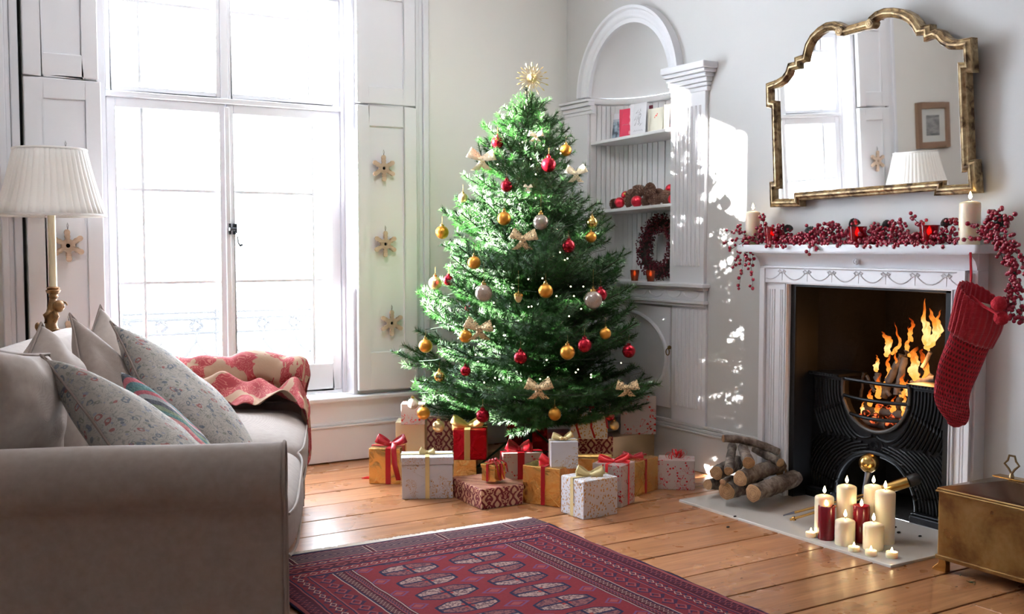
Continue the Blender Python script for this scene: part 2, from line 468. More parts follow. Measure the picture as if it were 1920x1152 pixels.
fr.box(WX0, 1.042, WY - 0.01, WY + 0.07, 0.36, WZ1).box(2.293, WX1, WY - 0.01, WY + 0.07, 0.36, WZ1).box(1.042, 2.293, WY - 0.01, WY + 0.07, 2.56, WZ1)
fr.box(1.042, 2.293, WY - 0.02, WY + 0.07, 1.945, 1.972).box(1.042, 2.293, WY + 0.0, WY + 0.07, 0.36, 0.385)
fr.box(1.622, 1.662, WY - 0.005, WY + 0.05, 1.972, 2.56)
fr.build('window_frame', M_WHITE, win, smooth=False, bevel=0.004)
def sash(name, x0, x1, z0, z1, sl, sr, rt_, rb, vx, hz):
    mb = MB(); y0, y1 = WY, WY + 0.045
    mb.box(x0, x0 + sl, y0, y1, z0, z1).box(x1 - sr, x1, y0, y1, z0, z1).box(x0 + sl, x1 - sr, y0, y1, z1 - rt_, z1).box(x0 + sl, x1 - sr, y0, y1, z0, z0 + rb)
    c = mb.build(name, M_WHITE, win, smooth=False, bevel=0.005, seg=2)
    xs = [x0 + sl] + vx + [x1 - sr]; zs = [z0 + rb] + hz + [z1 - rt_]
    for q in vx: MB().box(q - 0.008, q + 0.008, y0 + 0.008, y1 - 0.006, z0 + rb, z1 - rt_).build('glazing_bar', M_WHITE, c, smooth=False, bevel=0.003)
    for q in hz: MB().box(x0 + sl, x1 - sr, y0 + 0.01, y1 - 0.008, q - 0.008, q + 0.008).build('glazing_bar', M_WHITE, c, smooth=False, bevel=0.003)
    for a, b in zip(xs, xs[1:]):
        for e, d in zip(zs, zs[1:]):
            MB().add([(a, y0 + 0.025, e), (b, y0 + 0.025, e), (b, y0 + 0.025, d), (a, y0 + 0.025, d)], [(0, 1, 2, 3)]).build('pane', M_GLASS, c, smooth=False)
    return c
vL, vR = ony(271, 450, WY).x, ony(589, 450, WY).x
sash('casement', 1.045, 1.648, 0.385, 1.945, 0.045, 0.036, 0.05, 0.15, [vL], [1.006, 1.483])
sash('casement', 1.652, 2.290, 0.385, 1.945, 0.036, 0.05, 0.05, 0.15, [vR], [1.006, 1.483])
sash('upper_light', 1.045, 1.622, 1.975, 2.558, 0.028, 0.02, 0.03, 0.028, [ony(261, 100, WY).x], [2.432])
sash('upper_light', 1.662, 2.290, 1.975, 2.558, 0.02, 0.04, 0.03, 0.028, [ony(579, 100, WY).x], [2.432])
MB().box(1.636, 1.664, WY - 0.012, WY, 0.40, 1.93).build('astragal', M_WHITE, win, smooth=False, bevel=0.005)
M_IRON = Mt('black_iron', S(42, 44, 48), 0.45, 0.6).m
h = MB(); hp = ony(436, 430, WY - 0.02)
h.box(hp.x - 0.022, hp.x - 0.008, WY - 0.024, WY, hp.z - 0.028, hp.z + 0.03).box(hp.x + 0.006, hp.x + 0.024, WY - 0.024, WY, hp.z - 0.028, hp.z + 0.03)
h.tube([(hp.x - 0.02, WY - 0.034, hp.z), (hp.x + 0.018, WY - 0.034, hp.z)], 0.009, 8)
h.tube([(hp.x + 0.014, WY - 0.034, hp.z), (hp.x + 0.016, WY - 0.05, hp.z - 0.04), (hp.x + 0.02, WY - 0.055, hp.z - 0.075), (hp.x + 0.032, WY - 0.05, hp.z - 0.09), (hp.x + 0.042, WY - 0.045, hp.z - 0.083)], [0.006, 0.005, 0.005, 0.006, 0.008], 8)
h.build('latch_handle', M_IRON, win)['label'] = 'black iron latch handle'
# folding shutters, opened flat against the wall
def shutter(x0, x1, z0, z1, px0, px1, pz0, pz1, ang, hinge):
    # frame of stiles and rails round a sunk panel
    y0 = YW - 0.052; mb = MB(); d = 0.03
    mb.box(x0, px0, y0, y0 + d, z0, z1).box(px1, x1, y0, y0 + d, z0, z1).box(px0, px1, y0, y0 + d, pz1, z1).box(px0, px1, y0, y0 + d, z0, pz0)
    pm = MB().box(px0, px1, y0 + 0.011, y0 + d - 0.002, pz0, pz1)
    R = Matrix.Translation((hinge, y0 + d, 0)) @ Matrix.Rotation(radians(ang), 4, 'Z') @ Matrix.Translation((-hinge, -y0 - d, 0))
    s_ = mb.xf(R).build('shutter', M_WHITE, win, smooth=False, bevel=0.005, seg=2)
    pm.xf(R).build('shutter_panel', M_WHITE, s_, smooth=False)
shutter(2.33, 2.69, 0.385, 1.975, 2.40, 2.61, 0.60, 1.86, -2.5, 2.33)
shutter(2.33, 2.685, 1.985, 2.64, 2.40, 2.61, 2.08, 2.56, -2.0, 2.33)
shutter(0.652, 0.995, 0.385, 1.99, 0.735, 0.925, 0.60, 1.895, 0, 1.0)
shutter(0.652, 0.985, 2.0, 2.64, 0.735, 0.915, 2.11, 2.56, 0, 1.0)
MB().box(0.985, WX0 + 0.001, YW - 0.012, WY, 0.36, WZ1).build('jamb', M_WHITE, win, smooth=False)
MB().box(WX1 - 0.001, 2.335, YW - 0.012, WY, 0.36, WZ1).build('jamb', M_WHITE, win, smooth=False)
# balcony outside
bl = thing('balcony_railing', (1.7, 6.15, 0.3), 'dark iron balcony railing with quatrefoils outside the window', 'railing')
BY = 6.15
z1, z2, z3 = ony(300, 588, BY).z, ony(300, 600, BY).z, ony(368, 624, BY).z
zb = 0.36
for z, r in ((z1, 0.010), (z2, 0.014), (z3, 0.014), (zb, 0.015)):
    MB().tube([(0.3, BY, z), (ony(583, 600, BY).x, BY, z)], r, 6).build('rail', M_IRON, bl)
qx0 = ony(302, 610, BY).x; dq = ony(368, 610, BY).x - qx0
for i in range(-4, 6):
    x = qx0 + dq * i; zc = (z2 + z3) / 2; R_ = (z2 - z3) / 2 - 0.004
    if x > 2.32: continue
    q = MB()
    pts = []
    for k in range(49):
        a = 2 * pi * k / 48; rr = R_ * (0.80 + 0.22 * cos(4 * a)); pts.append((x + rr * cos(a), BY, zc + rr * sin(a)))
    q.tube(pts, 0.0115, 8, hint=Vector((0, 1, 0)))
    q.ball((x, BY, z2 - 0.005), 0.020, 8, 6, (1.8, 0.5, 1)); q.ball((x, BY, z3 + 0.004), 0.020, 8, 6, (1.8, 0.5, 1))
    q.build('quatrefoil', M_IRON, bl)
    q = MB(); zz = z3
    q.tube([(x, BY, zz), (x, BY, zz - 0.04)], 0.013, 6)
    for s_ in (-1, 1):
        q.tube([(x + s_ * dq * t * 0.75, BY, zz - 0.04 - 0.20 * (t ** 0.8) + (0.05 * t * t)) for t in [k / 10 for k in range(11)]], 0.0105, 6)
        q.tube([(x + s_ * dq * 0.5 * (1 - t), BY, zz - 0.27 + 0.17 * t ** 1.5) for t in [k / 10 for k in range(11)]][:8], 0.0100, 6)
    q.build('scroll_lattice', M_IRON, bl)
for px in (583, 405, 228):
    x = ony(px, 620, BY).x
    MB().tube([(x, BY, zb), (x, BY, z1 + 0.02)], 0.012, 8).build('post', M_IRON, bl)
struct(MB().box(-0.5, 3.2, 5.85, 6.4, 0.15, 0.30).build('balcony_slab', paint('stone_slab', S(200, 200, 196), 0.8)))

# added fill light for the window wall, shaped as an unseen pendant
pd = thing('fill_pendant', (1.75, 3.85, 3.10), 'added unseen fill light shaped as an opal glass pendant, above the view', 'lamp')
MB().lathe([(0, 3.10), (0.06, 3.10), (0.055, 3.07), (0.02, 3.05), (0.008, 3.04), (0.008, 2.92), (0.035, 2.91), (0.04, 2.88), (0, 2.88)], (1.75, 3.85, 0), 20).build('fill_pendant_rose', M_OLDBRASS, pd)
gl = Mt('fill_opal_globe', S(240, 238, 232), 0.3); gl.b.inputs['Emission Color'].default_value = (1, 0.97, 0.92, 1); gl.b.inputs['Emission Strength'].default_value = 6
MB().ball((1.75, 3.85, 2.78), 0.10, 24, 16).build('globe', gl.m, pd)
pl_ = bpy.data.lights.new('fill_pendant_light', 'POINT'); pl_.energy = 78; pl_.color = (0.93, 0.96, 1.0); pl_.shadow_soft_size = 0.135
po = bpy.data.objects.new('fill_pendant_light', pl_); COL.objects.link(po); po.parent = pd; po.location = Vector((1.75, 3.85, 2.78)) - pd.location
# ================================================================== FIREPLACE
M_MANTEL = paint('mantel_white_paint', S(232, 232, 237), 0.35, 0.04)
M_CAST = Mt('black_leaded_cast_iron', S(26, 27, 30), 0.42, 0.55); M_CAST.bump(M_CAST.noise(M_CAST.coord(), 90, 3), 0.2, 0.002); M_CAST = M_CAST.m
M_SOOT = Mt('soot', S(20, 17, 16), 0.95).m
XF = 3.68
fpl = thing('fireplace_surround', (XF, 3.11, 0), 'white painted mantelpiece with swags around the black fireplace', 'fireplace')
YL, YR, OL, OR_, OT = 3.735, 2.562, 3.552, 2.672, 1.018
def fbox(name, y0, y1, z0, z1, x0, x1=XW, bev=0.003, m=M_MANTEL):
    return MB().box(x0, x1, y0, y1, z0, z1).build(name, m, fpl, smooth=False, bevel=bev)
fbox('jamb', OL, YL, 0.0, 1.10, XF + 0.012); fbox('jamb', YR, OR_, 0.0, 1.10, XF + 0.012)
fbox('lintel', OR_, OL, OT, 1.10, XF + 0.012)
# outer raised band and inner bead
b = MB(); b.box(XF - 0.006, XF + 0.012, YL - 0.045, YL - 0.012, 0, 1.09).box(XF - 0.006, XF + 0.012, YR + 0.010, YR + 0.034, 0, 1.09)
b.box(XF + 0.002, XF + 0.012, OL + 0.012, OL + 0.024, 0, 1.02).box(XF + 0.002, XF + 0.012, OR_ - 0.020, OR_ - 0.012, 0, 1.02)
b.box(XF + 0.0, XF + 0.012, OL - 0.0, OL + 0.006, 0, OT + 0.006).box(XF, XF + 0.012, OR_ - 0.006, OR_, 0, OT + 0.006).box(XF, XF + 0.012, OR_ - 0.006, OL + 0.006, OT, OT + 0.010)
b.build('bead_moulding', M_MANTEL, fpl, smooth=False, bevel=0.003)
for y0 in (3.64, 3.655, 3.67, 3.602, 3.59): MB().tube([(XF + 0.012, y0, 0.12), (XF + 0.012, y0, 0.99)], 0.005, 6).build('reed', M_MANTEL, fpl)
for y0 in (2.60, 2.613, 2.626): MB().tube([(XF + 0.012, y0, 0.12), (XF + 0.012, y0, 0.99)], 0.004, 6).build('reed', M_MANTEL, fpl)
fbox('swag_frieze', YR + 0.034, YL - 0.045, 1.022, 1.092, XF - 0.002, XF + 0.012)
fbox('fillet', YR + 0.034, YL - 0.045, 1.092, 1.102, XF - 0.012, XF + 0.012)
# cove under the shelf
cv = MB()
cv.prism([(0, 0), (0.0, 0.066), (-0.062, 0.066), (-0.062, 0.06), (-0.04, 0.052), (-0.02, 0.035), (-0.008, 0.012), (-0.006, 0)], (XF + 0.012, 0, 1.102), (1, 0, 0), (0, 0, 1), -(YL), -(YR))
cv.build('cove', M_MANTEL, fpl, ang=50)
fbox('cornice_back', YR, YL, 1.10, 1.168, XF + 0.012)
# paterae and swags
rel = []
for i in range(7):
    px_ = [1466, 1513, 1559, 1609, 1660, 1715, 1774][i]
    p = onx(px_, 512 + i, XF - 0.004); y, z = p.y, 1.074
    q = MB()
    for s_ in (-1, 1):
        q.tube([(XF - 0.003, y, z), (XF - 0.006, y + s_ * 0.012, z + 0.010), (XF - 0.003, y + s_ * 0.024, z + 0.004), (XF - 0.005, y + s_ * 0.014, z - 0.005), (XF - 0.003, y, z)], 0.0028, 6)
    q.ball((XF - 0.004, y, z), 0.006, 8, 6); q.tube([(XF - 0.002, y, z), (XF - 0.002, y, z - 0.040)], [0.003, 0.0015], 6)
    q.build('bow_ornament', M_MANTEL, fpl); rel.append(y)
ys = [rel[0] + (rel[0] - rel[1])] + rel + [rel[-1] - (rel[-2] - rel[-1])]
for a, b_ in zip(ys, ys[1:]):
    q = MB(); n = 22
    for k in range(n + 1):
        t = k / n; y = a + (b_ - a) * (0.06 + 0.88 * t)
        if YR + 0.04 < y < YL - 0.05: q.ball((XF - 0.003, y, 1.073 - 0.036 * 4 * t * (1 - t) * 0.95), 0.0032, 6, 4)
    if q.v: q.build('swag', M_MANTEL, fpl)
q = MB(); pc = onx(1605, 491, XF - 0.012)
q.lathe([(0.015, 0), (0.015, 0.003), (0.010, 0.006), (0.009, 0.003), (0.005, 0.003), (0.004, 0.007), (0, 0.008)], pc, 16, ax=Matrix(((0, 0, -1), (1, 0, 0), (0, 1, 0))))
q.build('rosette', M_MANTEL, fpl)
# quarter-round bracket at the right, plinths
q = MB(); q.prism([(0, 0)] + [(0.036 * sin(a), 0.07 * (1 - cos(a))) for a in [pi / 2 * k / 10 for k in range(11)]] + [(0, 0.07)], (XF - 0.001, YR + 0.034, 1.03), (0, 1, 0), (0, 0, 1), -0.02, 0.01)
q.build('corner_bracket', M_MANTEL, fpl, smooth=False)
fbox('plinth', YL - 0.07, YL + 0.002, 0, 0.09, XF - 0.008); fbox('plinth', YR - 0.002, YR + 0.05, 0, 0.09, XF - 0.008)
# shelf with grooved, rounded edge
def shelf_poly(x0, y0, y1, r):
    pts = [(XW, y0), (XW, y1)]
    pts += [(x0 + r - r * sin(a), y1 - r + r * cos(a)) for a in [pi / 2 * k / 6 for k in range(7)]]
    pts += [(x0 + r - r * cos(a), y0 + r - r * sin(a)) for a in [pi / 2 * k / 6 for k in range(7)]]
    return pts
sh = MB(); zz = 1.168
for i, (dz, inset) in enumerate([(0.005, 0.004), (0.0045, 0), (0.002, 0.003), (0.0045, 0), (0.002, 0.003), (0.0045, 0), (0.002, 0.003), (0.0045, 0), (0.005, 0.0)]):
    sh.prism(shelf_poly(3.598 + inset, 2.498 + inset, 3.812 - inset, 0.02), (0, 0, zz), (1, 0, 0), (0, 1, 0), 0, dz); zz += dz
sh.build('mantel_shelf', M_MANTEL, fpl, ang=35)
ZM = zz
# hearth slab
M_MARBLE = Mt('cream_marble', S(205, 198, 188), 0.12)
M_MARBLE.color(M_MARBLE.mix(M_MARBLE.noise(M_MARBLE.coord(), 3, 6, 1.0), S(196, 189, 180), S(218, 212, 204)))
MB().box(3.218, 3.80, 2.562, 3.765, -0.02, 0.010).build('hearth_slab', M_MARBLE.m, smooth=False, bevel=0.003)
hs = bpy.data.objects['hearth_slab']; tag(hs, 'pale polished stone hearth slab in front of the fireplace', 'hearth')
ZH = 0.010
ash = MB(); random.seed(5)
for (x, y) in ((1378, 970), (1365, 990), (1678, 990), (1685, 1000), (1725, 1007)):
    p = onz(x, y, ZH); ash.ball(p + Vector((0, 0, 0.003)), 0.004 + 0.003 * random.random(), 6, 4, (1.6, 1, 0.6))
tag(ash.build('ash_crumbs', M_SOOT), 'small black ash crumbs scattered on the pale hearth slab', 'ash', kind='stuff')

# cast iron insert: outer frame, splayed cheeks, fluted front plate
XI = 3.83
ins = thing('fire_grate', (XI, 3.1, 0), 'black cast iron grate with fluted front plate and horseshoe opening', 'fire grate')
fo = MB(); fo.box(XF + 0.03, XF + 0.045, OL - 0.03, OL, 0.0, OT).box(XF + 0.03, XF + 0.045, OR_, OR_ + 0.045, 0, OT).box(XF + 0.03, XF + 0.045, OR_, OL, OT - 0.012, OT)
fo.build('outer_frame', M_CAST, ins, smooth=False, bevel=0.002)
ck = MB(); ck2 = MB()
ck.add([(XF + 0.04, OL - 0.028, 0.01), (XI + 0.02, OL - 0.04, 0.01), (XI + 0.02, OL - 0.04, OT), (XF + 0.04, OL - 0.028, OT)], [(0, 1, 2, 3)])
ck2.add([(XF + 0.04, OR_ + 0.044, 0.01), (XI + 0.02, OR_ + 0.05, 0.01), (XI + 0.02, OR_ + 0.05, OT), (XF + 0.04, OR_ + 0.044, OT)], [(3, 2, 1, 0)])
ck.build('cheek', M_CAST, ins, smooth=False, solid=0.004); ck2.build('cheek', M_CAST, ins, smooth=False, solid=0.004)
PY0, PY1, PZT = 2.715, 3.515, 0.592
UC, UR, UZ = 3.15, 0.180, 0.55; AC, AR, AZ = 3.145, 0.215, 0.05
poly = [(PY0, 0.012), (AC - AR, 0.012)] + [(AC - AR * cos(a), AZ + AR * sin(a)) for a in [pi * k / 24 for k in range(25)]] + [(AC + AR, 0.012), (PY1, 0.012), (PY1, PZT), (UC + UR, PZT)]
poly += [(UC + UR * cos(a), UZ - UR * sin(a)) for a in [pi * k / 28 for k in range(29)]] + [(UC - UR, PZT), (PY0, PZT)]
MB().prism(poly, (XI, 0, 0), (0, 1, 0), (0, 0, 1), 0.0, 0.03).build('front_plate', M_CAST, ins, smooth=False)
for i in range(13):      # flutes concentric with the horseshoe
    r = UR + 0.030 + i * 0.0175
    for sgn in (1, -1):
        pts = []
        for k in range(30):
            if k < 6: u, z = r, 0.555 - (UZ - 0.55) - 0.0 + (0.575 - UZ) * (5 - k) / 5 - 0.005
            else:
                a = (pi / 2) * (k - 5) / 24 * 1.25; u, z = r * cos(a) + 0.16 * max(0, a - 0.4) ** 1.5 * 0.3, UZ - r * sin(a) * 1.05
            y = UC + sgn * u
            if not (PY0 + 0.012 < y < PY1 - 0.012): continue
            if z < 0.335 and i < 9 and abs(y - UC) < 0.06: continue
            dz = z - (0.315 - 0.00 * abs(y - UC))
            if dz < 0.0 + 0.10 * max(0, abs(y - UC) - 0.2) * 0: break
            pts.append((XI - 0.004, y, z))
        if len(pts) > 3: MB().tube(pts, 0.0072, 6, squash=0.9).build('flute', M_CAST, ins)
for i in range(13):      # flutes over the lower arch
    r = AR + 0.030 + i * 0.0165
    for sgn in (1, -1):
        pts = []
        for k in range(26):
            a = pi / 2 * k / 25 * 0.92; u, z = r * cos(a), AZ + r * sin(a) * (0.86)
            if k == 0: pts.append((XI - 0.004, AC + sgn * u, 0.06))
            if z > 0.312: break
            if r * cos(a) > 0.375: pts = []; continue
            pts.append((XI - 0.004, AC + sgn * u, z))
        if len(pts) > 3: MB().tube(pts, 0.0066, 6, squash=0.9).build('flute', M_CAST, ins)
rm = MB()
rm.tube([(XI - 0.006, UC + UR * 1.0, PZT)] + [(XI - 0.006, UC + (UR + 0.004) * cos(a), UZ - (UR + 0.004) * sin(a)) for a in [pi * k / 28 for k in range(29)]] + [(XI - 0.006, UC - UR, PZT)], 0.009, 8)
rm.build('opening_rim', Mt('worn_iron', S(88, 86, 84), 0.5, 0.7).m, ins)
rm = MB(); rm.tube([(XI - 0.004, AC + (AR + 0.008) * cos(a), AZ + (AR + 0.008) * sin(a)) for a in [pi * k / 28 for k in range(29)]], 0.010, 8); rm.build('arch_rim', M_CAST, ins)
for i in range(19):
    a = pi * (i + 0.5) / 19
    MB().ball((XI - 0.003, AC + (AR + 0.028) * cos(a), AZ + (AR + 0.028) * sin(a)), 0.009, 8, 6).build('boss', M_CAST, ins)
q = MB(); q.prism([(-0.035, -0.028), (-0.042, 0), (-0.03, 0.032), (0.03, 0.032), (0.042, 0), (0.035, -0.028)], (XI, 3.145, 0.305), (0, 1, 0), (0, 0, 1), -0.004, 0.010)
q.tube([(XI - 0.012, 3.145 + 0.022 * cos(a), 0.307 + 0.016 * sin(a)) for a in [2 * pi * k / 20 for k in range(21)]], 0.003, 6, hint=Vector((1, 0, 0)))
q.build('cartouche', M_CAST, ins, smooth=False)
for (a, b_) in ((PY0, UC - UR - 0.004), (UC + UR + 0.004, PY1)):
    t = MB().box(XI - 0.035, XI + 0.16, a, b_, PZT, PZT + 0.014)
    n = int((b_ - a) / 0.016)
    for k in range(n): t.box(XI - 0.039, XI - 0.034, a + 0.004 + k * 0.016, a + 0.014 + k * 0.016, PZT + 0.001, PZT + 0.012)
    t.build('hob', M_CAST, ins, smooth=False, bevel=0.002, seg=1)
ft = MB(); ft.box(XI - 0.05, XI, PY0, AC - AR - 0.005, 0.012, 0.045).box(XI - 0.04, XI, PY0, AC - AR - 0.005, 0.045, 0.055); ft.build('foot_moulding', M_CAST, ins, smooth=False, bevel=0.005); ft = MB()
ft.box(XI - 0.05, XI, AC + AR + 0.005, PY1, 0.012, 0.045).box(XI - 0.04, XI, AC + AR + 0.005, PY1, 0.045, 0.055); ft.build('foot_moulding', M_CAST, ins, smooth=False, bevel=0.005)
for z, bow in ((0.588, 0.0), (0.512, 0.03), (0.432, 0.03)):
    hw = sqrt(max(0.01, UR ** 2 - max(0, UZ - z) ** 2)) if z < UZ else UR
    MB().tube([(XI - 0.006 - bow * (1 - t * t), UC + hw * t, z - 0.004 * (1 - t * t)) for t in [-1 + k / 8 for k in range(17)]], 0.0085, 8).build('bar', M_CAST, ins)
# firebox
fb = MB(); X1 = 4.24
fb.add([(XI, PY0 - 0.02, 0.0), (XI, PY1 + 0.02, 0.0), (X1, PY1 - 0.1, 0.0), (X1, PY0 + 0.1, 0.0), (XI, PY0 - 0.02, 1.1), (XI, PY1 + 0.02, 1.1), (X1 - 0.1, PY1 - 0.15, 1.1), (X1 - 0.1, PY0 + 0.15, 1.1)],
       [(0, 1, 2, 3), (0, 3, 7, 4), (1, 5, 6, 2), (2, 6, 7, 3), (4, 5, 6, 7)])
m = Mt('sooty_firebrick', S(20, 15, 13), 0.95); m.bump(m.noise(m.coord(), 25, 4), 0.5, 0.01)
fb.build('firebox', m.m, ins, smooth=False)
MB().box(XI + 0.005, X1, UC - UR - 0.02, UC + UR + 0.02, 0.345, 0.36).build('fire_basket', M_SOOT, ins, smooth=False)

# coals, logs burning, flames
def emis(name, stops, strength, noise_s=0, alpha=False, axis=2):
    m = bpy.data.materials.new(name); m.use_nodes = True; nt = m.node_tree
    for n in list(nt.nodes):
        if n.type != 'OUTPUT_MATERIAL': nt.nodes.remove(n)
    tc = nt.nodes.new('ShaderNodeTexCoord'); sp = nt.nodes.new('ShaderNodeSeparateXYZ'); nt.links.new(tc.outputs['Generated'], sp.inputs[0])
    z = E(nt, sp.outputs[axis]); f = z
    if noise_s:
        mp = nt.nodes.new('ShaderNodeMapping'); mp.inputs['Scale'].default_value = (1, 1, 0.45)
        no = nt.nodes.new('ShaderNodeTexNoise'); no.inputs['Scale'].default_value = noise_s; no.inputs['Distortion'].default_value = 1.2
        nt.links.new(tc.outputs['Object'], mp.inputs[0]); nt.links.new(mp.outputs[0], no.inputs['Vector']); f = z + (E(nt, no.outputs['Fac']) - 0.5) * 0.9
    r = nt.nodes.new('ShaderNodeValToRGB'); el = r.color_ramp.elements
    while len(el) < len(stops): el.new(0.5)
    for e, (p, c) in zip(el, stops): e.position = p; e.color = c
    nt.links.new(f.v, r.inputs[0])
    em = nt.nodes.new('ShaderNodeEmission'); nt.links.new(r.outputs[0], em.inputs[0]); em.inputs[1].default_value = strength
    out = em.outputs[0]
    if alpha:
        t = nt.nodes.new('ShaderNodeBsdfTransparent'); mx = nt.nodes.new('ShaderNodeMixShader'); a = (f * 1.1 - 0.35)._m('MAXIMUM', 0.0)._m('MINIMUM', 1.0)
        nt.links.new(a.v, mx.inputs[0]); nt.links.new(em.outputs[0], mx.inputs[1]); nt.links.new(t.outputs[0], mx.inputs[2]); out = mx.outputs[0]
    nt.links.new(out, nt.nodes['Material Output'].inputs[0]); return m
M_FLAME = emis('fire_flame', [(0.0, (1, 0.36, 0.05, 1)), (0.35, (1, 0.42, 0.07, 1)), (0.6, (0.95, 0.18, 0.015, 1)), (1.0, (0.5, 0.05, 0.005, 1))], 1.25, 26, True)
M_FLAMEHOT = emis('fire_flame_hot', [(0.0, (1, 0.40, 0.07, 1)), (0.40, (1, 0.66, 0.26, 1)), (0.62, (1, 0.32, 0.04, 1)), (1.0, (0.6, 0.08, 0.006, 1))], 1.55, 24, True)
M_EMBER = Mt('glowing_ember', S(60, 30, 20), 0.9); v = M_EMBER.coord(); nn = M_EMBER.noise(v, 45, 4)
M_EMBER.b.inputs['Emission Strength'].default_value = 1.6
M_EMBER.set('Emission Color', M_EMBER.ramp(nn, [(0.48, (0, 0, 0, 1)), (0.6, (0.9, 0.12, 0.03, 1)), (0.75, (1, 0.4, 0.1, 1))])); M_EMBER = M_EMBER.m
M_CHAR = Mt('ashy_charred_wood', S(70, 62, 58), 0.95); M_CHAR.color(M_CHAR.mix(M_CHAR.noise(M_CHAR.coord(), 30, 4), S(28, 24, 22), S(135, 126, 120))); M_CHAR.bump(M_CHAR.noise(M_CHAR.coord(), 70, 3), 0.6, 0.004); M_CHAR = M_CHAR.m
fire = thing('log_fire', (3.95, 3.12, 0.36), 'burning log fire with tall orange flames in the grate', 'fire')
random.seed(21)
cl = MB()
for i in range(46):
    p = Vector((random.uniform(3.87, 4.08), random.uniform(2.99, 3.31), random.uniform(0.375, 0.45)))
    cl.ball(p, random.uniform(0.012, 0.028), 7, 5, (1, random.uniform(0.7, 1.3), 0.8))
tag(cl.build('ember_bed', M_EMBER, fire, ang=20), kind='stuff')
def stick(p0, p1, r, m=None, name='burning_log'):
    p0, p1 = Vector(p0), Vector(p1); n = 9; pts = []; rr = []
    for i in range(n):
        t = i / (n - 1); q = p0.lerp(p1, t) + Vector([random.uniform(-1, 1) * r * 0.22 for _ in range(3)])
        pts.append(q); rr.append(r * random.uniform(0.88, 1.1))
    return MB().tube(pts, rr, 9).build(name, m or M_CHAR, fire, ang=60)
def FP(x, y, X=3.95): return onx(x, y, X)
stick(FP(1614, 745), FP(1619, 700), 0.007); stick(FP(1650, 735), FP(1645, 700), 0.012); stick(FP(1655, 745), FP(1690, 665, 3.98), 0.018)
stick(FP(1625, 705), FP(1640, 735), 0.008); stick(FP(1680, 740), FP(1700, 660, 3.99), 0.016); stick(FP(1605, 790, 3.9), FP(1672, 800, 3.9), 0.019)
stick(FP(1630, 772), FP(1700, 778), 0.018); stick(FP(1700, 775), FP(1745, 700, 4.0), 0.02); stick(FP(1710, 720), FP(1752, 712), 0.016)
stick(FP(1620, 760), FP(1650, 785), 0.014); stick(FP(1690, 735), FP(1675, 790), 0.013); stick(FP(1730, 690), FP(1745, 660), 0.009)
stick(FP(1640, 708), FP(1668, 742), 0.01); stick(FP(1600, 655, 4.1), FP(1618, 670, 4.1), 0.006)
def flame(pts, wds, hot=False, name='flame'):
    # tongue: spine px points bottom->top, half widths in px, at depth X
    X = pts[0][2] if len(pts[0]) > 2 else 3.97
    P = [onx(p[0], p[1], X + 0.012 * sin(i * 1.7)) for i, p in enumerate(pts)]
    # densify
    n = 22; sp = []; rr = []
    for i in range(n):
        t = i / (n - 1) * (len(P) - 1); a = min(int(t), len(P) - 2); f = t - a
        p_1 = P[max(a - 1, 0)]; p0 = P[a]; p1 = P[a + 1]; p2 = P[min(a + 2, len(P) - 1)]
        q = 0.5 * ((2 * p0) + (p1 - p_1) * f + (2 * p_1 - 5 * p0 + 4 * p1 - p2) * f * f + (3 * p0 - p_1 - 3 * p1 + p2) * f ** 3)
        r = wds[a] * (1 - f) + wds[a + 1] * f
        sp.append(q + Vector((0, 0.003 * sin(i * 1.3 + X * 30), 0))); rr.append(max(r, 0.15) * 0.00235 * (1 + 0.16 * sin(i * 2.1)))
    MB().tube(sp, rr, 12, squash=0.55, hint=Vector((0, 1, 0))).build(name, M_FLAMEHOT if hot else M_FLAME, fire, ang=180)
flame([(1742, 658, 4.0), (1736, 640), (1738, 615), (1732, 598), (1735, 560)], [3, 9, 10, 5, 0.3], True)
flame([(1735, 655, 3.98), (1748, 640), (1757, 615), (1748, 595), (1744, 578)], [4, 11, 10, 6, 0.5], True)
flame([(1753, 635, 4.02), (1763, 620), (1758, 600), (1764, 582)], [4, 7, 4, 0.4], True)
flame([(1720, 715, 3.95), (1712, 698), (1716, 680), (1713, 662), (1722, 650)], [8, 13, 10, 7, 0.4], True)
flame([(1732, 712, 3.97), (1738, 695), (1732, 675), (1727, 660), (1730, 655)], [4, 7, 7, 3, 0.4])
flame([(1662, 668, 3.99), (1664, 655), (1667, 640), (1659, 630), (1654, 622)], [5, 8, 9, 5, 0.4], True)
flame([(1672, 665, 4.0), (1680, 655), (1688, 645), (1682, 625), (1678, 605)], [3, 6, 4, 2, 0.3])
flame([(1642, 695, 3.94), (1643, 686), (1646, 676), (1643, 666)], [5, 7, 3, 0.3], True)
flame([(1672, 694, 3.96), (1684, 686), (1680, 676), (1677, 655)], [3, 4, 3, 0.3])
flame([(1646, 745, 3.93), (1650, 732), (1645, 720), (1652, 700)], [8, 9, 5, 0.4])
flame([(1690, 745, 3.95), (1700, 728), (1690, 715), (1696, 700)], [6, 7, 5, 0.4])
flame([(1630, 760, 3.92), (1632, 750), (1630, 740), (1634, 728)], [6, 7, 4, 0.4])
flame([(1617, 778, 3.9), (1618, 770), (1616, 764), (1620, 752)], [4, 5, 3, 0.3], True)
flame([(1692, 770, 3.91), (1694, 762), (1696, 752), (1698, 735)], [4, 5, 4, 0.4], True)
flame([(1700, 742, 3.92), (1701, 730), (1700, 722), (1702, 712)], [3, 4, 3, 0.3], True)
flame([(1710, 640, 4.02), (1706, 625), (1712, 608), (1705, 596)], [4, 6, 4, 0.3])
flame([(1693, 780, 3.92), (1696, 774), (1694, 768), (1698, 760)], [5, 6, 3, 0.3])
flame([(1660, 720, 4.05), (1668, 700), (1664, 680), (1672, 660)], [5, 6, 4, 0.3])
flame([(1705, 670, 4.06), (1700, 650), (1706, 630), (1702, 612)], [4, 6, 3, 0.3])
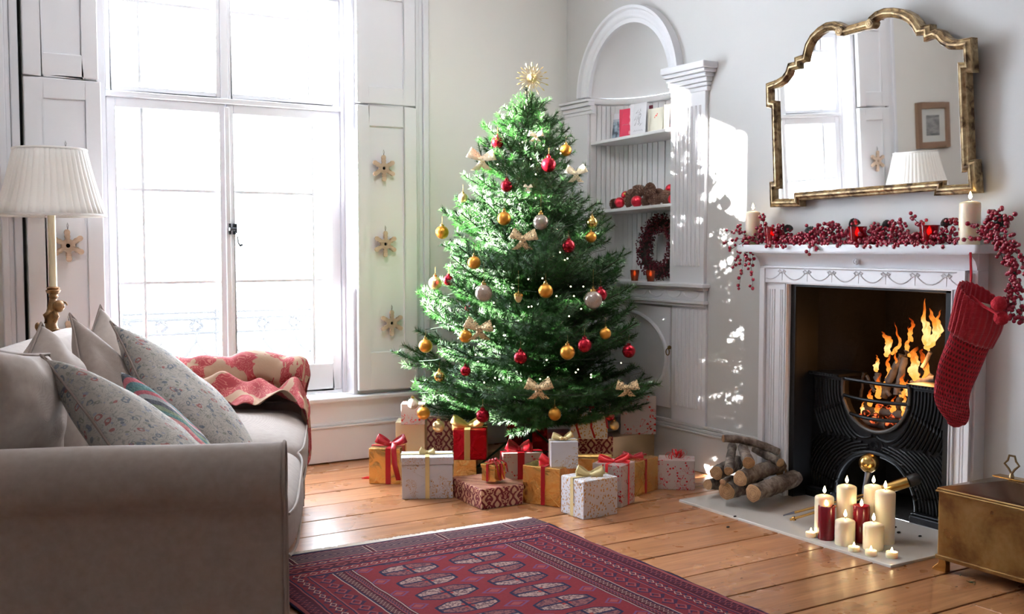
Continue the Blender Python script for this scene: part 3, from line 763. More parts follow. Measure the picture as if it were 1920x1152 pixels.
flame([(1640, 780, 3.93), (1648, 772), (1643, 765), (1650, 752)], [6, 7, 4, 0.3])
flame([(1672, 772, 3.93), (1678, 764), (1672, 756), (1680, 742)], [6, 7, 4, 0.3])
flame([(1722, 730, 4.0), (1728, 722), (1720, 710), (1726, 700)], [6, 8, 5, 0.3], True)
lp = bpy.data.lights.new('fire_glow', 'POINT'); lp.energy = 4; lp.color = (1, 0.42, 0.12); lp.shadow_soft_size = 0.06
lo = bpy.data.objects.new('fire_glow', lp); COL.objects.link(lo); lo.location = (3.95, 3.05, 0.66); lo.parent = fire; lo.location = Vector((3.93, 3.0, 0.68)) - fire.location

# ================================================================== MIRROR
TH = radians(2.5)
Pm = Vector((XW - 0.055, 3.2, 1.40)); Nm = Vector((-cos(TH), 0, -sin(TH)))     # front face leans out at the top
Um = Vector((0, -1, 0)); Vm = Nm.cross(Um) * -1
if Vm.z < 0: Vm = -Vm
def mp(zx, zy, lift=0.0):
    return onplane(1400 + zx / 2.88, zy / 2.88, Pm, Nm)
cl = [(143, 1097), (272, 1094), (272, 1062), (1040, 1003), (1037, 1030), (1222, 1017), (1213, 893), (1183, 900), (1163, 364), (1196, 364), (1190, 233)]
cl += [(1150, 240), (1100, 240), (1060, 218), (1038, 190), (1010, 180)] + [(975, 192), (972, 160), (928, 166)]
cl += [(910, 135), (880, 100), (840, 78), (790, 68), (740, 70), (700, 86), (672, 110)]
cl += [(660, 132), (530, 168), (500, 152)]
cl += [(470, 140), (430, 145), (390, 170), (355, 205), (332, 245), (322, 285), (315, 315)] + [(275, 328), (276, 352), (235, 362)]
cl += [(225, 395), (200, 430), (165, 452), (120, 468), (122, 560), (150, 566), (162, 1000), (140, 1003)]
P2 = []
for (a, b) in cl:
    q = mp(a, b); P2.append(Vector(((q - Pm).dot(Um), (q - Pm).dot(Vm))))
mr = thing('wall_mirror', Pm, 'large antique gilt-framed mirror with scrolled arched top above the mantelpiece', 'mirror')
def to3(u, v, d): return Pm + Um * u + Vm * v + Nm * d
def mitred(P, prof, closed=True):
    n = len(P); mb = MB(); m_ = len(prof)
    for i in range(n):
        d0 = (P[i] - P[i - 1]).normalized(); d1 = (P[(i + 1) % n] - P[i]).normalized()
        n0 = Vector((-d0.y, d0.x)); n1 = Vector((-d1.y, d1.x)); nn_ = (n0 + n1)
        if nn_.length < 1e-4: nn_ = n0
        nn_.normalize(); k = 1 / max(0.45, nn_.dot(n0))
        for (s_, h_) in prof: q = P[i] + nn_ * s_ * k; mb.v.append(to3(q.x, q.y, h_))
    for i in range(n):
        for k in range(m_ - 1):
            a = i * m_ + k; b = ((i + 1) % n) * m_ + k; mb.f.append((a, a + 1, b + 1, b))
    return mb
M_GILT = Mt('worn_gilt', S(160, 138, 104), 0.42, 0.8); v = M_GILT.coord()
M_GILT.color(M_GILT.ramp(M_GILT.noise(v, 28, 5, 0.6), [(0.36, S(84, 66, 50)), (0.50, S(150, 128, 96)), (0.7, S(192, 172, 136))])); M_GILT.bump(M_GILT.noise(v, 90, 3), 0.35, 0.002); M_GILT = M_GILT.m
prof = [(-0.020, -0.038), (-0.020, 0.0), (-0.0165, 0.004), (-0.013, 0.0), (-0.008, 0.002), (-0.001, 0.012), (0.006, 0.013), (0.010, 0.006), (0.012, 0.001), (0.016, 0.004), (0.0195, 0.0), (0.0195, -0.012)]
mitred(P2, prof).build('gilt_frame', M_GILT, mr, ang=35)
mg = MB(); mg.v = [to3(q.x, q.y, -0.010) for q in P2]; mg.f = [tuple(range(len(P2)))]
mg.build('mirror_glass', Mt('silvered_glass', (0.93, 0.94, 0.93, 1), 0.015, 1.0).m, mr, smooth=False)
bk = MB(); bk.v = [to3(q.x * 0.99, q.y, d) for d in (-0.036, -0.014) for q in P2]; n = len(P2); bk.f = [tuple(reversed(range(n))), tuple(range(n, 2 * n))] + [(k, (k + 1) % n, n + (k + 1) % n, n + k) for k in range(n)]
bk.build('backing_board', Mt('backing_board', S(70, 50, 34), 0.8).m, mr, smooth=False)
for (a, b) in ((672, 128), (508, 168)):
    q = mp(a, b); u, v_ = (q - Pm).dot(Um), (q - Pm).dot(Vm); s = MB()
    s.lathe([(0.021, -0.03), (0.021, 0.012), (0.016, 0.015)], (0, 0, 0), 20)
    s.lathe([(0.016, 0.013), (0, 0.013)], (0, 0, 0), 20)
    s.tube([(0.017 * (1 - k / 26) * cos(k * 0.5), 0.017 * (1 - k / 26) * sin(k * 0.5), 0.014) for k in range(25)], 0.0035, 6)
    M4 = Matrix((Um, Vm, Nm)).transposed().to_4x4(); M4.translation = to3(u, v_, 0)
    s.xf(M4).build('scroll', M_GILT, mr)

# ================================================================== CANDLES
M_WAX = Mt('cream_wax', S(240, 226, 200), 0.35); M_WAX.b.inputs['Subsurface Weight'].default_value = 0.35; M_WAX.b.inputs['Subsurface Radius'].default_value = (0.03, 0.018, 0.01); M_WAX.b.inputs['Subsurface Scale'].default_value = 1.0; M_WAX = M_WAX.m
M_REDWAX = Mt('dark_red_wax', S(112, 12, 26), 0.22); M_REDWAX.b.inputs['Subsurface Weight'].default_value = 0.15; M_REDWAX.b.inputs['Subsurface Radius'].default_value = (0.02, 0.003, 0.002); M_REDWAX = M_REDWAX.m
M_CFLAME = emis('candle_flame', [(0.0, (1, 0.5, 0.15, 1)), (0.3, (1, 0.8, 0.45, 1)), (1.0, (1, 0.72, 0.3, 1))], 34)
M_WICK = Mt('wick', S(30, 22, 18), 0.9).m
def flame_mesh(p, h, r, lean=(0, 0)):
    mb = MB(); pr = [(0, 0), (0.55, 0.10), (0.92, 0.26), (1, 0.36), (0.82, 0.55), (0.48, 0.75), (0.18, 0.92), (0, 1)]
    mb.lathe([(a * r, b * h) for a, b in pr], (0, 0, 0), 12)
    mb.v = [p + Vector((q.x + lean[0] * (q.z / h) ** 1.5, q.y + lean[1] * (q.z / h) ** 1.5, q.z)) for q in mb.v]; return mb
def candle(x, y, zb, zt, r, m, label, group, dome=0.012, fh=0.031, name='pillar_candle', lean=(0, 0), glow=0.28):
    c = thing(name, (x, y, zb), label, 'candle', group)
    o = Vector((x, y, 0)); h = zt - dome
    if dome > 0: pr = [(r * 0.97, zb), (r, zb + 0.004), (r, h - 0.006), (r * 0.985, h), (r * 0.9, h + dome * 0.35), (r * 0.6, h + dome * 0.8), (r * 0.25, zt), (0, zt)]
    else: pr = [(r * 0.96, zb), (r, zb + 0.005), (r, zt - 0.004), (r * 0.95, zt), (r * 0.8, zt - 0.003), (r * 0.6, zt - 0.008), (0, zt - 0.01)]
    MB().lathe([(r * 0, zb)] + pr, o, 40).build('wax_body', m, c, ang=50)
    wz = zt if dome > 0 else zt - 0.01
    MB().tube([(x, y, wz - 0.002), (x + 0.001, y, wz + 0.010)], 0.0013, 6).build('wick', M_WICK, c)
    flame_mesh(Vector((x, y, wz + 0.006)), fh, fh * 0.21, lean).build('flame', M_CFLAME, c)
    return c
CD = 'candles standing on the hearth'
def hearth_candle(cx, bx_y, top, halfw, m, label, dome=0.010, k=None, **kw):
    """centre px, bottom-centre px y, top px y, half width px"""
    p = onz(cx, bx_y, ZH); kk = (p - CAM).dot(FW); r = halfw * kk / FPX
    zt = zat(p, top)
    return candle(p.x, p.y, ZH, zt, r, m, label, CD, dome, **kw)
hearth_candle(1544.5, 1006, 928, 17.5, M_WAX, 'cream pillar candle directly behind the leftmost dark red candle')
hearth_candle(1549, 1011, 948, 15.5, M_REDWAX, 'leftmost dark red pillar candle, in front of a cream one', dome=0, lean=(0.0, 0.006))
hearth_candle(1586, 1008, 909, 18, M_WAX, 'tall cream pillar candle between the two dark red candles, at the back')
hearth_candle(1584, 1021, 973, 18.5, M_WAX, 'short cream pillar candle between the two dark red candles')
hearth_candle(1614, 1016, 948, 15.5, M_REDWAX, 'dark red pillar candle on the right, between two short cream ones', dome=0)
hearth_candle(1636, 1007, 909, 17.5, M_WAX, 'tall cream pillar candle at the back behind the right-hand pair')
hearth_candle(1658, 1018, 919, 18.5, M_WAX, 'tallest looking cream pillar candle at the right end of the cluster')
hearth_candle(1637, 1030, 980, 19, M_WAX, 'short cream pillar candle at the front right of the cluster')
TL = 'tea lights on the hearth'
for (cx, by, tp, hw, lb) in ((1520.5, 1007, 998, 10, 'leftmost white tea light, beside the left dark red candle'), (1601, 1034, 1025, 10.7, 'white tea light in front of the short cream candle'),
                             (1633, 1042, 1032, 10.7, 'white tea light below the front right short candle'), (1672, 1046, 1035, 11, 'rightmost white tea light near the slab corner')):
    p = onz(cx, by, ZH); kk = (p - CAM).dot(FW); r = hw * kk / FPX
    candle(p.x, p.y, ZH, max(zat(p, tp), ZH + 0.019), r, M_WAX, lb, TL, 0, 0.022, 'tea_light')
def mantel_candle(cx, top, halfw, X, label):
    p = onx(cx, 462, X); kk = (p - CAM).dot(FW); candle(p.x, p.y, ZM, zat(p, top), halfw * kk / FPX, M_WAX, label, 'pillar candles on the mantel shelf', 0.008, 0.032)
mantel_candle(1411, 396, 13.5, 3.665, 'cream pillar candle at the left end of the mantel shelf')
mantel_candle(1817, 377, 19, 3.66, 'cream pillar candle at the right end of the mantel shelf')
# ================================================================== SOFA
A_S = radians(21.6)                      # the sofa is turned out of the room's axes
SU = Vector((cos(A_S), -sin(A_S), 0)); SL = Vector((sin(A_S), cos(A_S), 0))
P0 = Vector((0.916, 2.658, 0))           # near front corner of the arm, on the floor
SROT = -A_S
def fabric(name, c1, c2, scale=1.0, bumps=0.25, rough=0.9):
    m = Mt(name, c1, rough); v = m.coord()
    wv = m.wave(v, 260 * scale, 1.5, 2, 3, 'Z'); wx = m.wave(v, 240 * scale, 1.5, 2, 3, 'X')
    n = m.noise(v, 45, 4)
    m.color(m.mix(n * 0.6 + wv * 0.2 + wx * 0.2, c1, c2)); m.bump(wv + wx + n, bumps, 0.0015)
    m.b.inputs['Specular IOR Level'].default_value = 0.2; m.b.inputs['Sheen Weight'].default_value = 0.15
    return m.m
M_TAUPE = fabric('taupe_woven_upholstery', S(122, 108, 101), S(160, 145, 137))
M_TAUPE2 = fabric('taupe_cushion_linen', S(146, 133, 126), S(184, 171, 163))
M_PIPE = Mt('taupe_piping', S(138, 124, 117), 0.85).m
sofa = thing('sofa', (0, 0, 0), 'large taupe upholstered sofa with rolled arms in the left foreground', 'sofa')
def nz(x, y, z, s=1.0): return mnoise.noise(Vector((x * s, y * s, z * s)))
def arm(y0, sgn, nm):
    # profile in (y,z), swept along x from -0.93 to 0 ; sgn=+1: roll bulges to -y (near arm), -1: to +y (far arm)
    pf = [(0.035, 0.03), (0.035, 0.30), (0.036, 0.46)]
    cy, cz, ry, rz = 0.085, 0.575, 0.100, 0.094
    for k in range(22):
        a = radians(232 - k * 13.6)
        pf.append((cy + ry * cos(a), cz + rz * sin(a)))
    pf += [(0.175, 0.50), (0.18, 0.30), (0.18, 0.03)]
    mb = MB(); n = 26
    def f(u, v):
        i = min(int(round(v * (len(pf) - 1))), len(pf) - 1); yy, z = pf[i]; x = -0.93 + 0.93 * u
        w_ = 0.0035 * nz(x * 3, z * 3, 1.3 * sgn) * (1 if z > 0.4 else 0.5)
        return (x, y0 + sgn * (yy + w_), z + w_)
    mb.grid(f, n, len(pf))
    k = len(mb.v) - len(pf)
    mb.f.append(tuple(range(k, k + len(pf)))); mb.f.append(tuple(reversed(range(len(pf)))))
    o = mb.build(nm, M_TAUPE, sofa, ang=50, bevel=0.007, seg=3)
    ring = [(0.003, y0 + sgn * p[0], p[1]) for p in pf]
    MB().tube(ring, 0.0045, 8, hint=Vector((1, 0, 0))).build('piping', M_PIPE, o)
    return o
SLEN = 2.14
arm(0.0, 1, 'arm'); arm(SLEN, -1, 'arm')
# base, back
bs = MB().box(-0.90, -0.035, 0.175, SLEN - 0.175, 0.05, 0.30).build('seat_base', M_TAUPE, sofa, smooth=False, bevel=0.02, seg=3)
bkp = MB(); pf = [(-0.93, 0.04), (-0.97, 0.40), (-1.02, 0.74), (-1.02, 0.80), (-0.99, 0.845), (-0.94, 0.862), (-0.885, 0.845), (-0.86, 0.80), (-0.83, 0.60), (-0.78, 0.30), (-0.78, 0.04)]
def fb_(u, v):
    i = min(int(round(v * (len(pf) - 1))), len(pf) - 1); x, z = pf[i]; y = 0.03 + u * (SLEN - 0.06)
    e = min(1, 6 * min(u, 1 - u)) ; return (x, y, z if z < 0.5 else z - 0.06 * (1 - e) ** 2)
bkp.grid(fb_, 24, len(pf)); k = len(bkp.v) - len(pf); bkp.f += [tuple(range(k, k + len(pf))), tuple(reversed(range(len(pf))))]
bkp.build('backrest', M_TAUPE2, sofa, ang=60, bevel=0.01, sub=1)
def boxcush(x0, x1, y0, y1, z0, z1, name, m, parent, puff=0.03, r=4.0, crease=1.0):
    """soft box cushion with bulging faces"""
    mb = MB(); nu, nv = 40, 20
    cx, cy, cz = (x0 + x1) / 2, (y0 + y1) / 2, (z0 + z1) / 2; hx, hy, hz = (x1 - x0) / 2, (y1 - y0) / 2, (z1 - z0) / 2
    def sp(v, e): return math.copysign(abs(v) ** e, v)
    def f(u, v):
        a = 2 * pi * u; b = pi * (v - 0.5)
        x = sp(cos(b), 0.28) * sp(cos(a), 0.22); y = sp(cos(b), 0.28) * sp(sin(a), 0.22); z = sp(sin(b), 0.55)
        bul = (1 - x * x) * (1 - y * y)
        w_ = 0.006 * crease * nz(x * 2 + cx * 9, y * 2 + cy * 9, z, 2.0)
        return (cx + hx * x + 0.02 * (1 - y * y) * (1 - z * z) * math.copysign(1, x) * min(1, abs(x) * 2), cy + hy * y, cz + hz * z + puff * bul * z + w_)
    mb.grid(f, nu, nv, cu=True); mb.f.append(tuple(i * nv for i in range(nu))); mb.f.append(tuple(i * nv + nv - 1 for i in reversed(range(nu))))
    return mb.build(name, m, parent, ang=180, sub=1)
for (a, b) in ((0.185, 1.068), (1.072, SLEN - 0.185)):
    c = boxcush(-0.80, 0.022, a, b, 0.285, 0.485, 'seat_cushion', M_TAUPE2, sofa, 0.035)
    for z in (0.325, 0.445):
        MB().tube([(0.029 - 0.02 * abs(2 * t - 1) ** 6, a + (b - a) * t, z) for t in [k / 20 for k in range(21)]], 0.0045, 6).build('piping', M_PIPE, c)
for (x, y) in ((-0.08, 0.09), (-0.86, 0.09), (-0.08, SLEN - 0.09), (-0.86, SLEN - 0.09)):
    MB().lathe([(0.02, 0), (0.026, 0.05)], (x, y, 0), 12).build('foot', Mt('dark_wood_foot', S(50, 32, 22), 0.4).m, sofa)
sofa.location = P0; sofa.rotation_euler = (0, 0, SROT)
SMAT = Matrix.Translation(P0) @ Matrix.Rotation(SROT, 4, 'Z')

# ------------------------------------------------------------------ cushions
def pillow(w_, h_, t_, name, m, label, c, nrm, upd, pipe=None, roll=0.0, seed=0, group=None, wr=1.0, pinch=0.14):
    """knife-edged cushion: width w_, height h_, thickness t_; c centre, nrm face normal, upd up direction"""
    mb = MB(); n = 26
    def surf(s_):
        def f(u, v):
            x, y = 2 * u - 1, 2 * v - 1
            prf = max(0.0, (1 - abs(x) ** 2.6) * (1 - abs(y) ** 2.6)) ** 0.52
            k = 1 - pinch * (1 - max(abs(x), abs(y)) ** 1.0) * 0 
            ex = 1 - 0.07 * (1 - y * y) * abs(x) ** 3 * 1.0; ey = 1 - 0.07 * (1 - x * x) * abs(y) ** 3
            wv = 0.010 * wr * nz(x * 1.6 + seed, y * 1.6, s_ * 2 + seed, 1.6) + 0.006 * wr * sin(7 * atan2(y, x) + seed) * (max(abs(x), abs(y)) ** 3) * (1 - max(abs(x), abs(y)) ** 8)
            return (x * w_ / 2 * ex, y * h_ / 2 * ey, s_ * (t_ / 2 * prf + (wv if prf > 0.05 else 0)))
        return f
    mb.grid(surf(1), n, n); mb.grid(surf(-1), n, n)
    nrm = Vector(nrm).normalized(); upd = Vector(upd); xx = upd.cross(nrm).normalized(); yy = nrm.cross(xx).normalized()
    M4 = Matrix((xx, yy, nrm)).transposed().to_4x4() @ Matrix.Rotation(roll, 4, 'Z'); M4.translation = Vector(c)
    o = mb.build(name, m, None, ang=180, sub=1)
    tag(o, label, 'cushion', group)
    if pipe:
        pts = []
        for q in range(4):
            for k in range(14):
                t = -1 + 2 * k / 14; x, y = [(t, -1), (1, t), (-t, 1), (-1, -t)][q]
                ex = 1 - 0.07 * (1 - y * y) * abs(x) ** 3; ey = 1 - 0.07 * (1 - x * x) * abs(y) ** 3
                pts.append((x * w_ / 2 * ex, y * h_ / 2 * ey, 0))
        pts.append(pts[0])
        MB().tube(pts, 0.0048, 8).build('piping', pipe, o)
    o.matrix_world = M4
    return o
def embroidered():
    m = Mt('crewel_embroidered_linen', rough=0.85); v = m.coord()
    base = m.mix(m.noise(v, 60, 3), S(172, 166, 160), S(196, 190, 184))
    n1 = m.noise(v, 16, 2, 2.5); line = (n1 * 22.0).sin().abs().lt(0.35)
    col = m.mix(line * 0.65, base, S(132, 134, 132))
    def motif(scale, lo, hi, c, cut, col, off, asp=1.9):
        vv = m.coord('Object', (1, asp, 1), (0, 0, off)); wn = m.nt.nodes.new('ShaderNodeTexNoise'); wn.inputs['Scale'].default_value = 14
        m.nt.links.new(vv, wn.inputs['Vector']); ad = m.nt.nodes.new('ShaderNodeVectorMath'); ad.operation = 'MULTIPLY_ADD'
        m.nt.links.new(wn.outputs['Color'], ad.inputs[0]); ad.inputs[1].default_value = (0.05, 0.05, 0.05); m.nt.links.new(vv, ad.inputs[2]); vv = ad.outputs[0]
        d = m.vor(vv, scale); cc = m.vor(vv, scale, 'Color')
        sx = m.nt.nodes.new('ShaderNodeSeparateXYZ'); m.nt.links.new(cc.v, sx.inputs[0])
        pick = E(m.nt, sx.outputs[0]).gt(cut)
        msk = d.gt(lo) * d.lt(hi) * pick
        return m.mix(msk * 0.7, col, c)
    col = motif(21, 0.20, 0.32, S(156, 60, 62), 0.74, col, 0.5)
    col = motif(34, 0.18, 0.36, S(84, 104, 124), 0.52, col, 1.2, 1.5)
    col = motif(38, 0.0, 0.22, S(140, 146, 172), 0.5, col, 2.1)
    col = motif(30, 0.12, 0.26, S(128, 132, 118), 0.5, col, 0.9)
    m.color(col); m.bump(n1 + line * 0.3, 0.5, 0.004); return m.m
M_EMB = embroidered()
M_STRIPE = Mt('woven_boucle_stripe', rough=0.95); v = M_STRIPE.coord(); X_ = M_STRIPE.xyz(v)
fx = (X_[1] + M_STRIPE.noise(v, 12, 2) * 0.012) * 4.2 + 0.5
st = [S(52, 122, 132), S(190, 72, 92), S(40, 58, 78), S(178, 190, 196), S(190, 178, 120), S(60, 130, 132), S(120, 150, 170), S(30, 52, 72), S(188, 190, 190), S(184, 66, 86), S(196, 120, 120), S(56, 120, 120), S(120, 140, 110), S(60, 70, 90), S(176, 180, 185), S(180, 60, 84), S(60, 130, 130)]
M_STRIPE.color(M_STRIPE.mix(M_STRIPE.noise(v, 120, 3) * 0.35, M_STRIPE.ramp(fx.mod(1.0), [(i / len(st), c) for i, c in enumerate(st)], 'CONSTANT'), S(200, 195, 190)))
M_STRIPE.bump(M_STRIPE.noise(v, 160, 3), 0.9, 0.006); M_STRIPE = M_STRIPE.m
def SP(px, py, k): return onk(px, py, k)
LL = SL; UU = SU; ZZ = Vector((0, 0, 1))
def dirv(u, l, z): return (UU * u + LL * l + ZZ * z).normalized()
def pillow_c(TL, TR, BL, t_, name, m, label, pipe=None, seed=0, group=None, wr=1.0):
    tl, tr, bl = onk(*TL), onk(*TR), onk(*BL)
    x = tr - tl; y = tl - bl; wd, ht = x.length, y.length
    nrm = x.cross(y).normalized(); up_ = nrm.cross(x).normalized()
    o = pillow(wd, ht, t_, name, m, label, (tr + bl) / 2, nrm, up_, pipe, 0, seed, group, wr)
    x0, y0 = x.normalized(), y.normalized(); sh = y0.dot(x0); c_ = y0.dot(up_)      # cushions slump into slight parallelograms
    K = Matrix(((1, sh, 0), (0, c_, 0), (0, 0, 1))).to_4x4(); me = o.data; me.transform(K)
    for ch in o.children: ch.data.transform(K)
    return o
GB, GE = 'plain taupe back cushions', 'embroidered paisley cushions'
pillow_c((-40, 648, 2.85), (92, 664, 3.3), (-30, 885, 2.85), 0.20, 'back_cushion', M_TAUPE2, 'large plain taupe back cushion at the left edge, nearest the near arm', M_PIPE, 1, GB, 1.3)
pillow_c((77, 606, 3.55), (190, 760, 3.75), (0, 760, 3.25), 0.22, 'back_cushion', M_TAUPE2, 'pale taupe cushion with its corner up, second from the left edge', M_PIPE, 2, GB, 1.2)
pillow_c((131, 589, 3.9), (285, 745, 4.05), (160, 790, 3.6), 0.16, 'back_cushion', M_TAUPE, 'darker taupe cushion with a sharp corner up, left of the striped cushion', M_PIPE, 5, GB, 1.0)
pillow_c((188, 573, 4.35), (295, 745, 4.35), (120, 730, 4.0), 0.18, 'back_cushion', M_TAUPE2, 'pale taupe cushion with the highest corner, in front of the window', M_PIPE, 9, GB, 1.0)
pillow_c((77, 667, 3.15), (342, 838, 3.28), (238, 885, 2.95), 0.21, 'throw_pillow', M_EMB, 'embroidered paisley cushion in front, leaning beside the near arm', M_PIPE, 3, GE, 0.6)
pillow_c((207, 604, 3.95), (428, 768, 4.05), (290, 790, 3.68), 0.20, 'throw_pillow', M_EMB, 'embroidered paisley cushion between the striped cushion and the throw', M_PIPE, 7, GE, 0.6)
pillow_c((222, 692, 3.5), (364, 812, 3.62), (330, 900, 3.3), 0.13, 'throw_pillow', M_STRIPE, 'small striped cushion in teal, pink and cream wool', None, 4, None, 0.8)

# ------------------------------------------------------------------ throw over the far arm
M_THROW = Mt('leaf_print_throw', rough=0.9); v = M_THROW.coord()
a = M_THROW.noise(v, 5.2, 3, 1.4); b_ = M_THROW.noise(v, 5.2, 1, 0.6)
vein = (M_THROW.noise(v, 9, 2, 3.0) * 26.0).sin().abs().gt(0.3)
M_THROW.color(M_THROW.mix(a.gt(0.47), S(164, 132, 108), M_THROW.mix(vein, S(180, 106, 94), S(150, 50, 56))))
M_THROW.bump(M_THROW.noise(v, 60, 3), 0.3, 0.003); M_THROW = M_THROW.m
th = MB(); NU, NV = 70, 60
AY = SLEN - 0.085
def throwf(u, v):
    # u along x (back -> front), v across: from the seat over the arm to its outer side
    x = -0.62 + 0.80 * u
    s_ = v * 0.92
    # path in (y,z): on the seat, up the arm, over the roll, down outside
    if s_ < 0.30: y, z = AY - 0.10 - (0.30 - s_), 0.525
    elif s_ < 0.36: t = (s_ - 0.30) / 0.06; y, z = AY - 0.10, 0.525 + t * 0.05
    else:
        t = (s_ - 0.36) / 0.34
        if t <= 1: a = pi - pi * t; y, z = AY + 0.115 * cos(a), 0.575 + 0.112 * sin(a)
        else: y, z = AY + 0.115, 0.575 - (s_ - 0.70)
    fold = 0.022 * sin(x * 21 + 4 * v + 2.2 * nz(x * 3, y * 3, 0)) + 0.045 * nz(x * 4 + 3, s_ * 5, 1.7) + 0.02 * nz(x * 11, s_ * 9, 4)
    amp = 1.6 if s_ < 0.34 else 0.8
    if s_ < 0.34:
        z += 0.09 * math.exp(-((s_ - 0.20) / 0.07) ** 2) * (0.4 + 0.6 * sin(min(1, max(0, (x + 0.5) / 0.35)) * pi)) 
    z += abs(fold) * amp + 0.008
    edge = max(0.0, (x - 0.0) / 0.10)
    if x > -0.03:
        d = x + 0.03; x = -0.03 + 0.055 * (1 - math.exp(-d / 0.045)); z -= d * (1 - math.exp(-d / 0.035)) * (0.75 + 0.35 * sin(s_ * 9 + 0.5)) + 0.012 * sin(s_ * 17) * d * 8
        x += 0.012 * sin(s_ * 24 + 1) * min(1, d * 12)
    y += 0.02 * nz(x * 6, s_ * 6, 9)
    return SMAT @ Vector((x, y, z))
th.grid(throwf, NU, NV)
tag(th.build('throw_blanket', M_THROW, None, ang=180, solid=0.006, sub=1), 'crumpled beige and red leaf-print throw draped over the far sofa arm', 'throw')

# ================================================================== LAMP
M_SHADE = Mt('pleated_silk_shade', S(240, 238, 236), 0.7); M_SHADE.b.inputs['Transmission Weight'].default_value = 0.0; M_SHADE.b.inputs['Subsurface Weight'].default_value = 0.4; M_SHADE.b.inputs['Subsurface Radius'].default_value = (0.02, 0.02, 0.02); 
_nt = M_SHADE.nt; _t = _nt.nodes.new('ShaderNodeBsdfTranslucent'); _t.inputs[0].default_value = S(250, 247, 243); _x = _nt.nodes.new('ShaderNodeMixShader'); _x.inputs[0].default_value = 0.5
_nt.links.new(M_SHADE.b.outputs[0], _x.inputs[1]); _nt.links.new(_t.outputs[0], _x.inputs[2]); _nt.links.new(_x.outputs[0], _nt.nodes['Material Output'].inputs[0])
M_SHADE = M_SHADE.m
LX, LY = 0.722, 5.18
zs0, zs1 = ony(95, 404, LY).z, ony(95, 281, LY).z
lamp = thing('floor_lamp', (LX, LY, 0), 'floor lamp with cream pleated shade and carved gilt figure stem behind the sofa', 'lamp')
R0, R1 = 0.228, 0.150
sh = MB(); npl = 44; nn = npl * 6
def shf(u, v):
    a = 2 * pi * u; f = (u * npl) % 1.0
    pl = (0.006 * (1 - abs(2 * f - 1)) ** 0.5 + 0.004 * f)
    r = (R0 + (R1 - R0) * v) + pl * (1 - 0.3 * v) - 0.012 * sin(pi * v) * 0.4
    return (LX + r * cos(a), LY + r * sin(a), zs0 + (zs1 - zs0) * v)
sh.grid(shf, nn, 8, cu=True).build('lamp_shade', M_SHADE, lamp, ang=50, solid=0.002)
for (r, z) in ((R0 + 0.005, zs0), (R1 + 0.004, zs1)):
    MB().tube([(LX + r * cos(a), LY + r * sin(a), z) for a in [2 * pi * k / 48 for k in range(49)]], 0.006, 8).build('shade_trim', M_SHADE, lamp)
zc = ony(99, 540, LY).z
MB().lathe([(0.017, zc), (0.017, zs0 + 0.12)], (LX, LY, 0), 20).build('candle_tube', Mt('ivory_gold_tube', S(230, 216, 182), 0.3, 0.2).m, lamp)
MB().tube([(LX, LY, zs0 + 0.1), (LX, LY, zs1 - 0.02), ], 0.004, 8).build('harp_rod', M_OLDBRASS, lamp)
ca = MB()
for k in range(3): ca.tube([(LX, LY, zs1 - 0.015), (LX + R1 * cos(k * 2.094), LY + R1 * sin(k * 2.094), zs1 - 0.004)], 0.002, 6)
ca.build('shade_carrier', M_OLDBRASS, lamp)
M_CARVE = Mt('carved_gilt_wood', S(118, 82, 50), 0.5, 0.35); v = M_CARVE.coord(); M_CARVE.color(M_CARVE.mix(M_CARVE.noise(v, 40, 4), S(70, 48, 34), S(168, 122, 70))); M_CARVE.bump(M_CARVE.noise(v, 90, 3), 0.6, 0.004); M_CARVE = M_CARVE.m
MB().lathe([(0.012, zc - 0.055), (0.022, zc - 0.04), (0.018, zc - 0.03), (0.028, zc - 0.022), (0.033, zc - 0.012), (0.024, zc - 0.006), (0.030, zc), (0.018, zc + 0.006)], (LX, LY, 0), 20).build('collar', M_CARVE, lamp)
# small seated putto carrying the stem
fg = MB(); rx = RT; z0 = zc - 0.05
def F(u, z, d=0.0): return Vector((LX, LY, 0)) + RT * u + Vector((0, 0, z0 + z)) - Vector((FW.x, FW.y, 0)) * d
fg.tube([F(0.0, 0.02), F(-0.004, -0.03), F(-0.012, -0.08), F(-0.014, -0.12), F(-0.006, -0.16), F(0.0, -0.19)], [0.014, 0.020, 0.028, 0.026, 0.030, 0.026], 12)
fg.ball(F(0.028, -0.033, 0.01), 0.026, 14, 10, (1, 1, 1.08))
fg.ball(F(0.050, -0.036, 0.012), 0.006, 8, 6); fg.tube([F(0.035, -0.012, 0), F(0.055, -0.018, 0), F(0.062, -0.03, 0)], [0.006, 0.005, 0.003], 8)
fg.tube([F(-0.004, -0.055, 0.02), F(-0.028, -0.075, 0.03), F(-0.026, -0.11, 0.03)], [0.012, 0.010, 0.008], 8)
fg.tube([F(0.012, -0.058, 0.02), F(0.030, -0.08, 0.035), F(0.020, -0.105, 0.045)], [0.012, 0.010, 0.008], 8)
fg.tube([F(0.0, -0.155, 0.01), F(0.035, -0.150, 0.03), F(0.040, -0.19, 0.035), F(0.036, -0.22, 0.04)], [0.022, 0.018, 0.014, 0.010], 10)
fg.tube([F(-0.012, -0.16, 0.0), F(-0.045, -0.165, 0.01), F(-0.062, -0.145, 0.015), F(-0.068, -0.125, 0.02)], [0.020, 0.016, 0.012, 0.012], 10)
fg.ball(F(-0.066, -0.125, 0.02), 0.016, 8, 6, (0.8, 0.8, 1.2))
fg.build('carved_figure', M_CARVE, lamp, ang=180)
zb2 = z0 - 0.20
MB().lathe([(0.0, 0.0), (0.15, 0.0), (0.155, 0.02), (0.13, 0.045), (0.06, 0.07), (0.035, 0.11), (0.045, 0.2), (0.03, 0.35), (0.035, zb2 - 0.1), (0.06, zb2 - 0.03), (0.05, zb2), (0.02, zb2 + 0.02)], (LX, LY, 0), 28).build('base', M_CARVE, lamp)

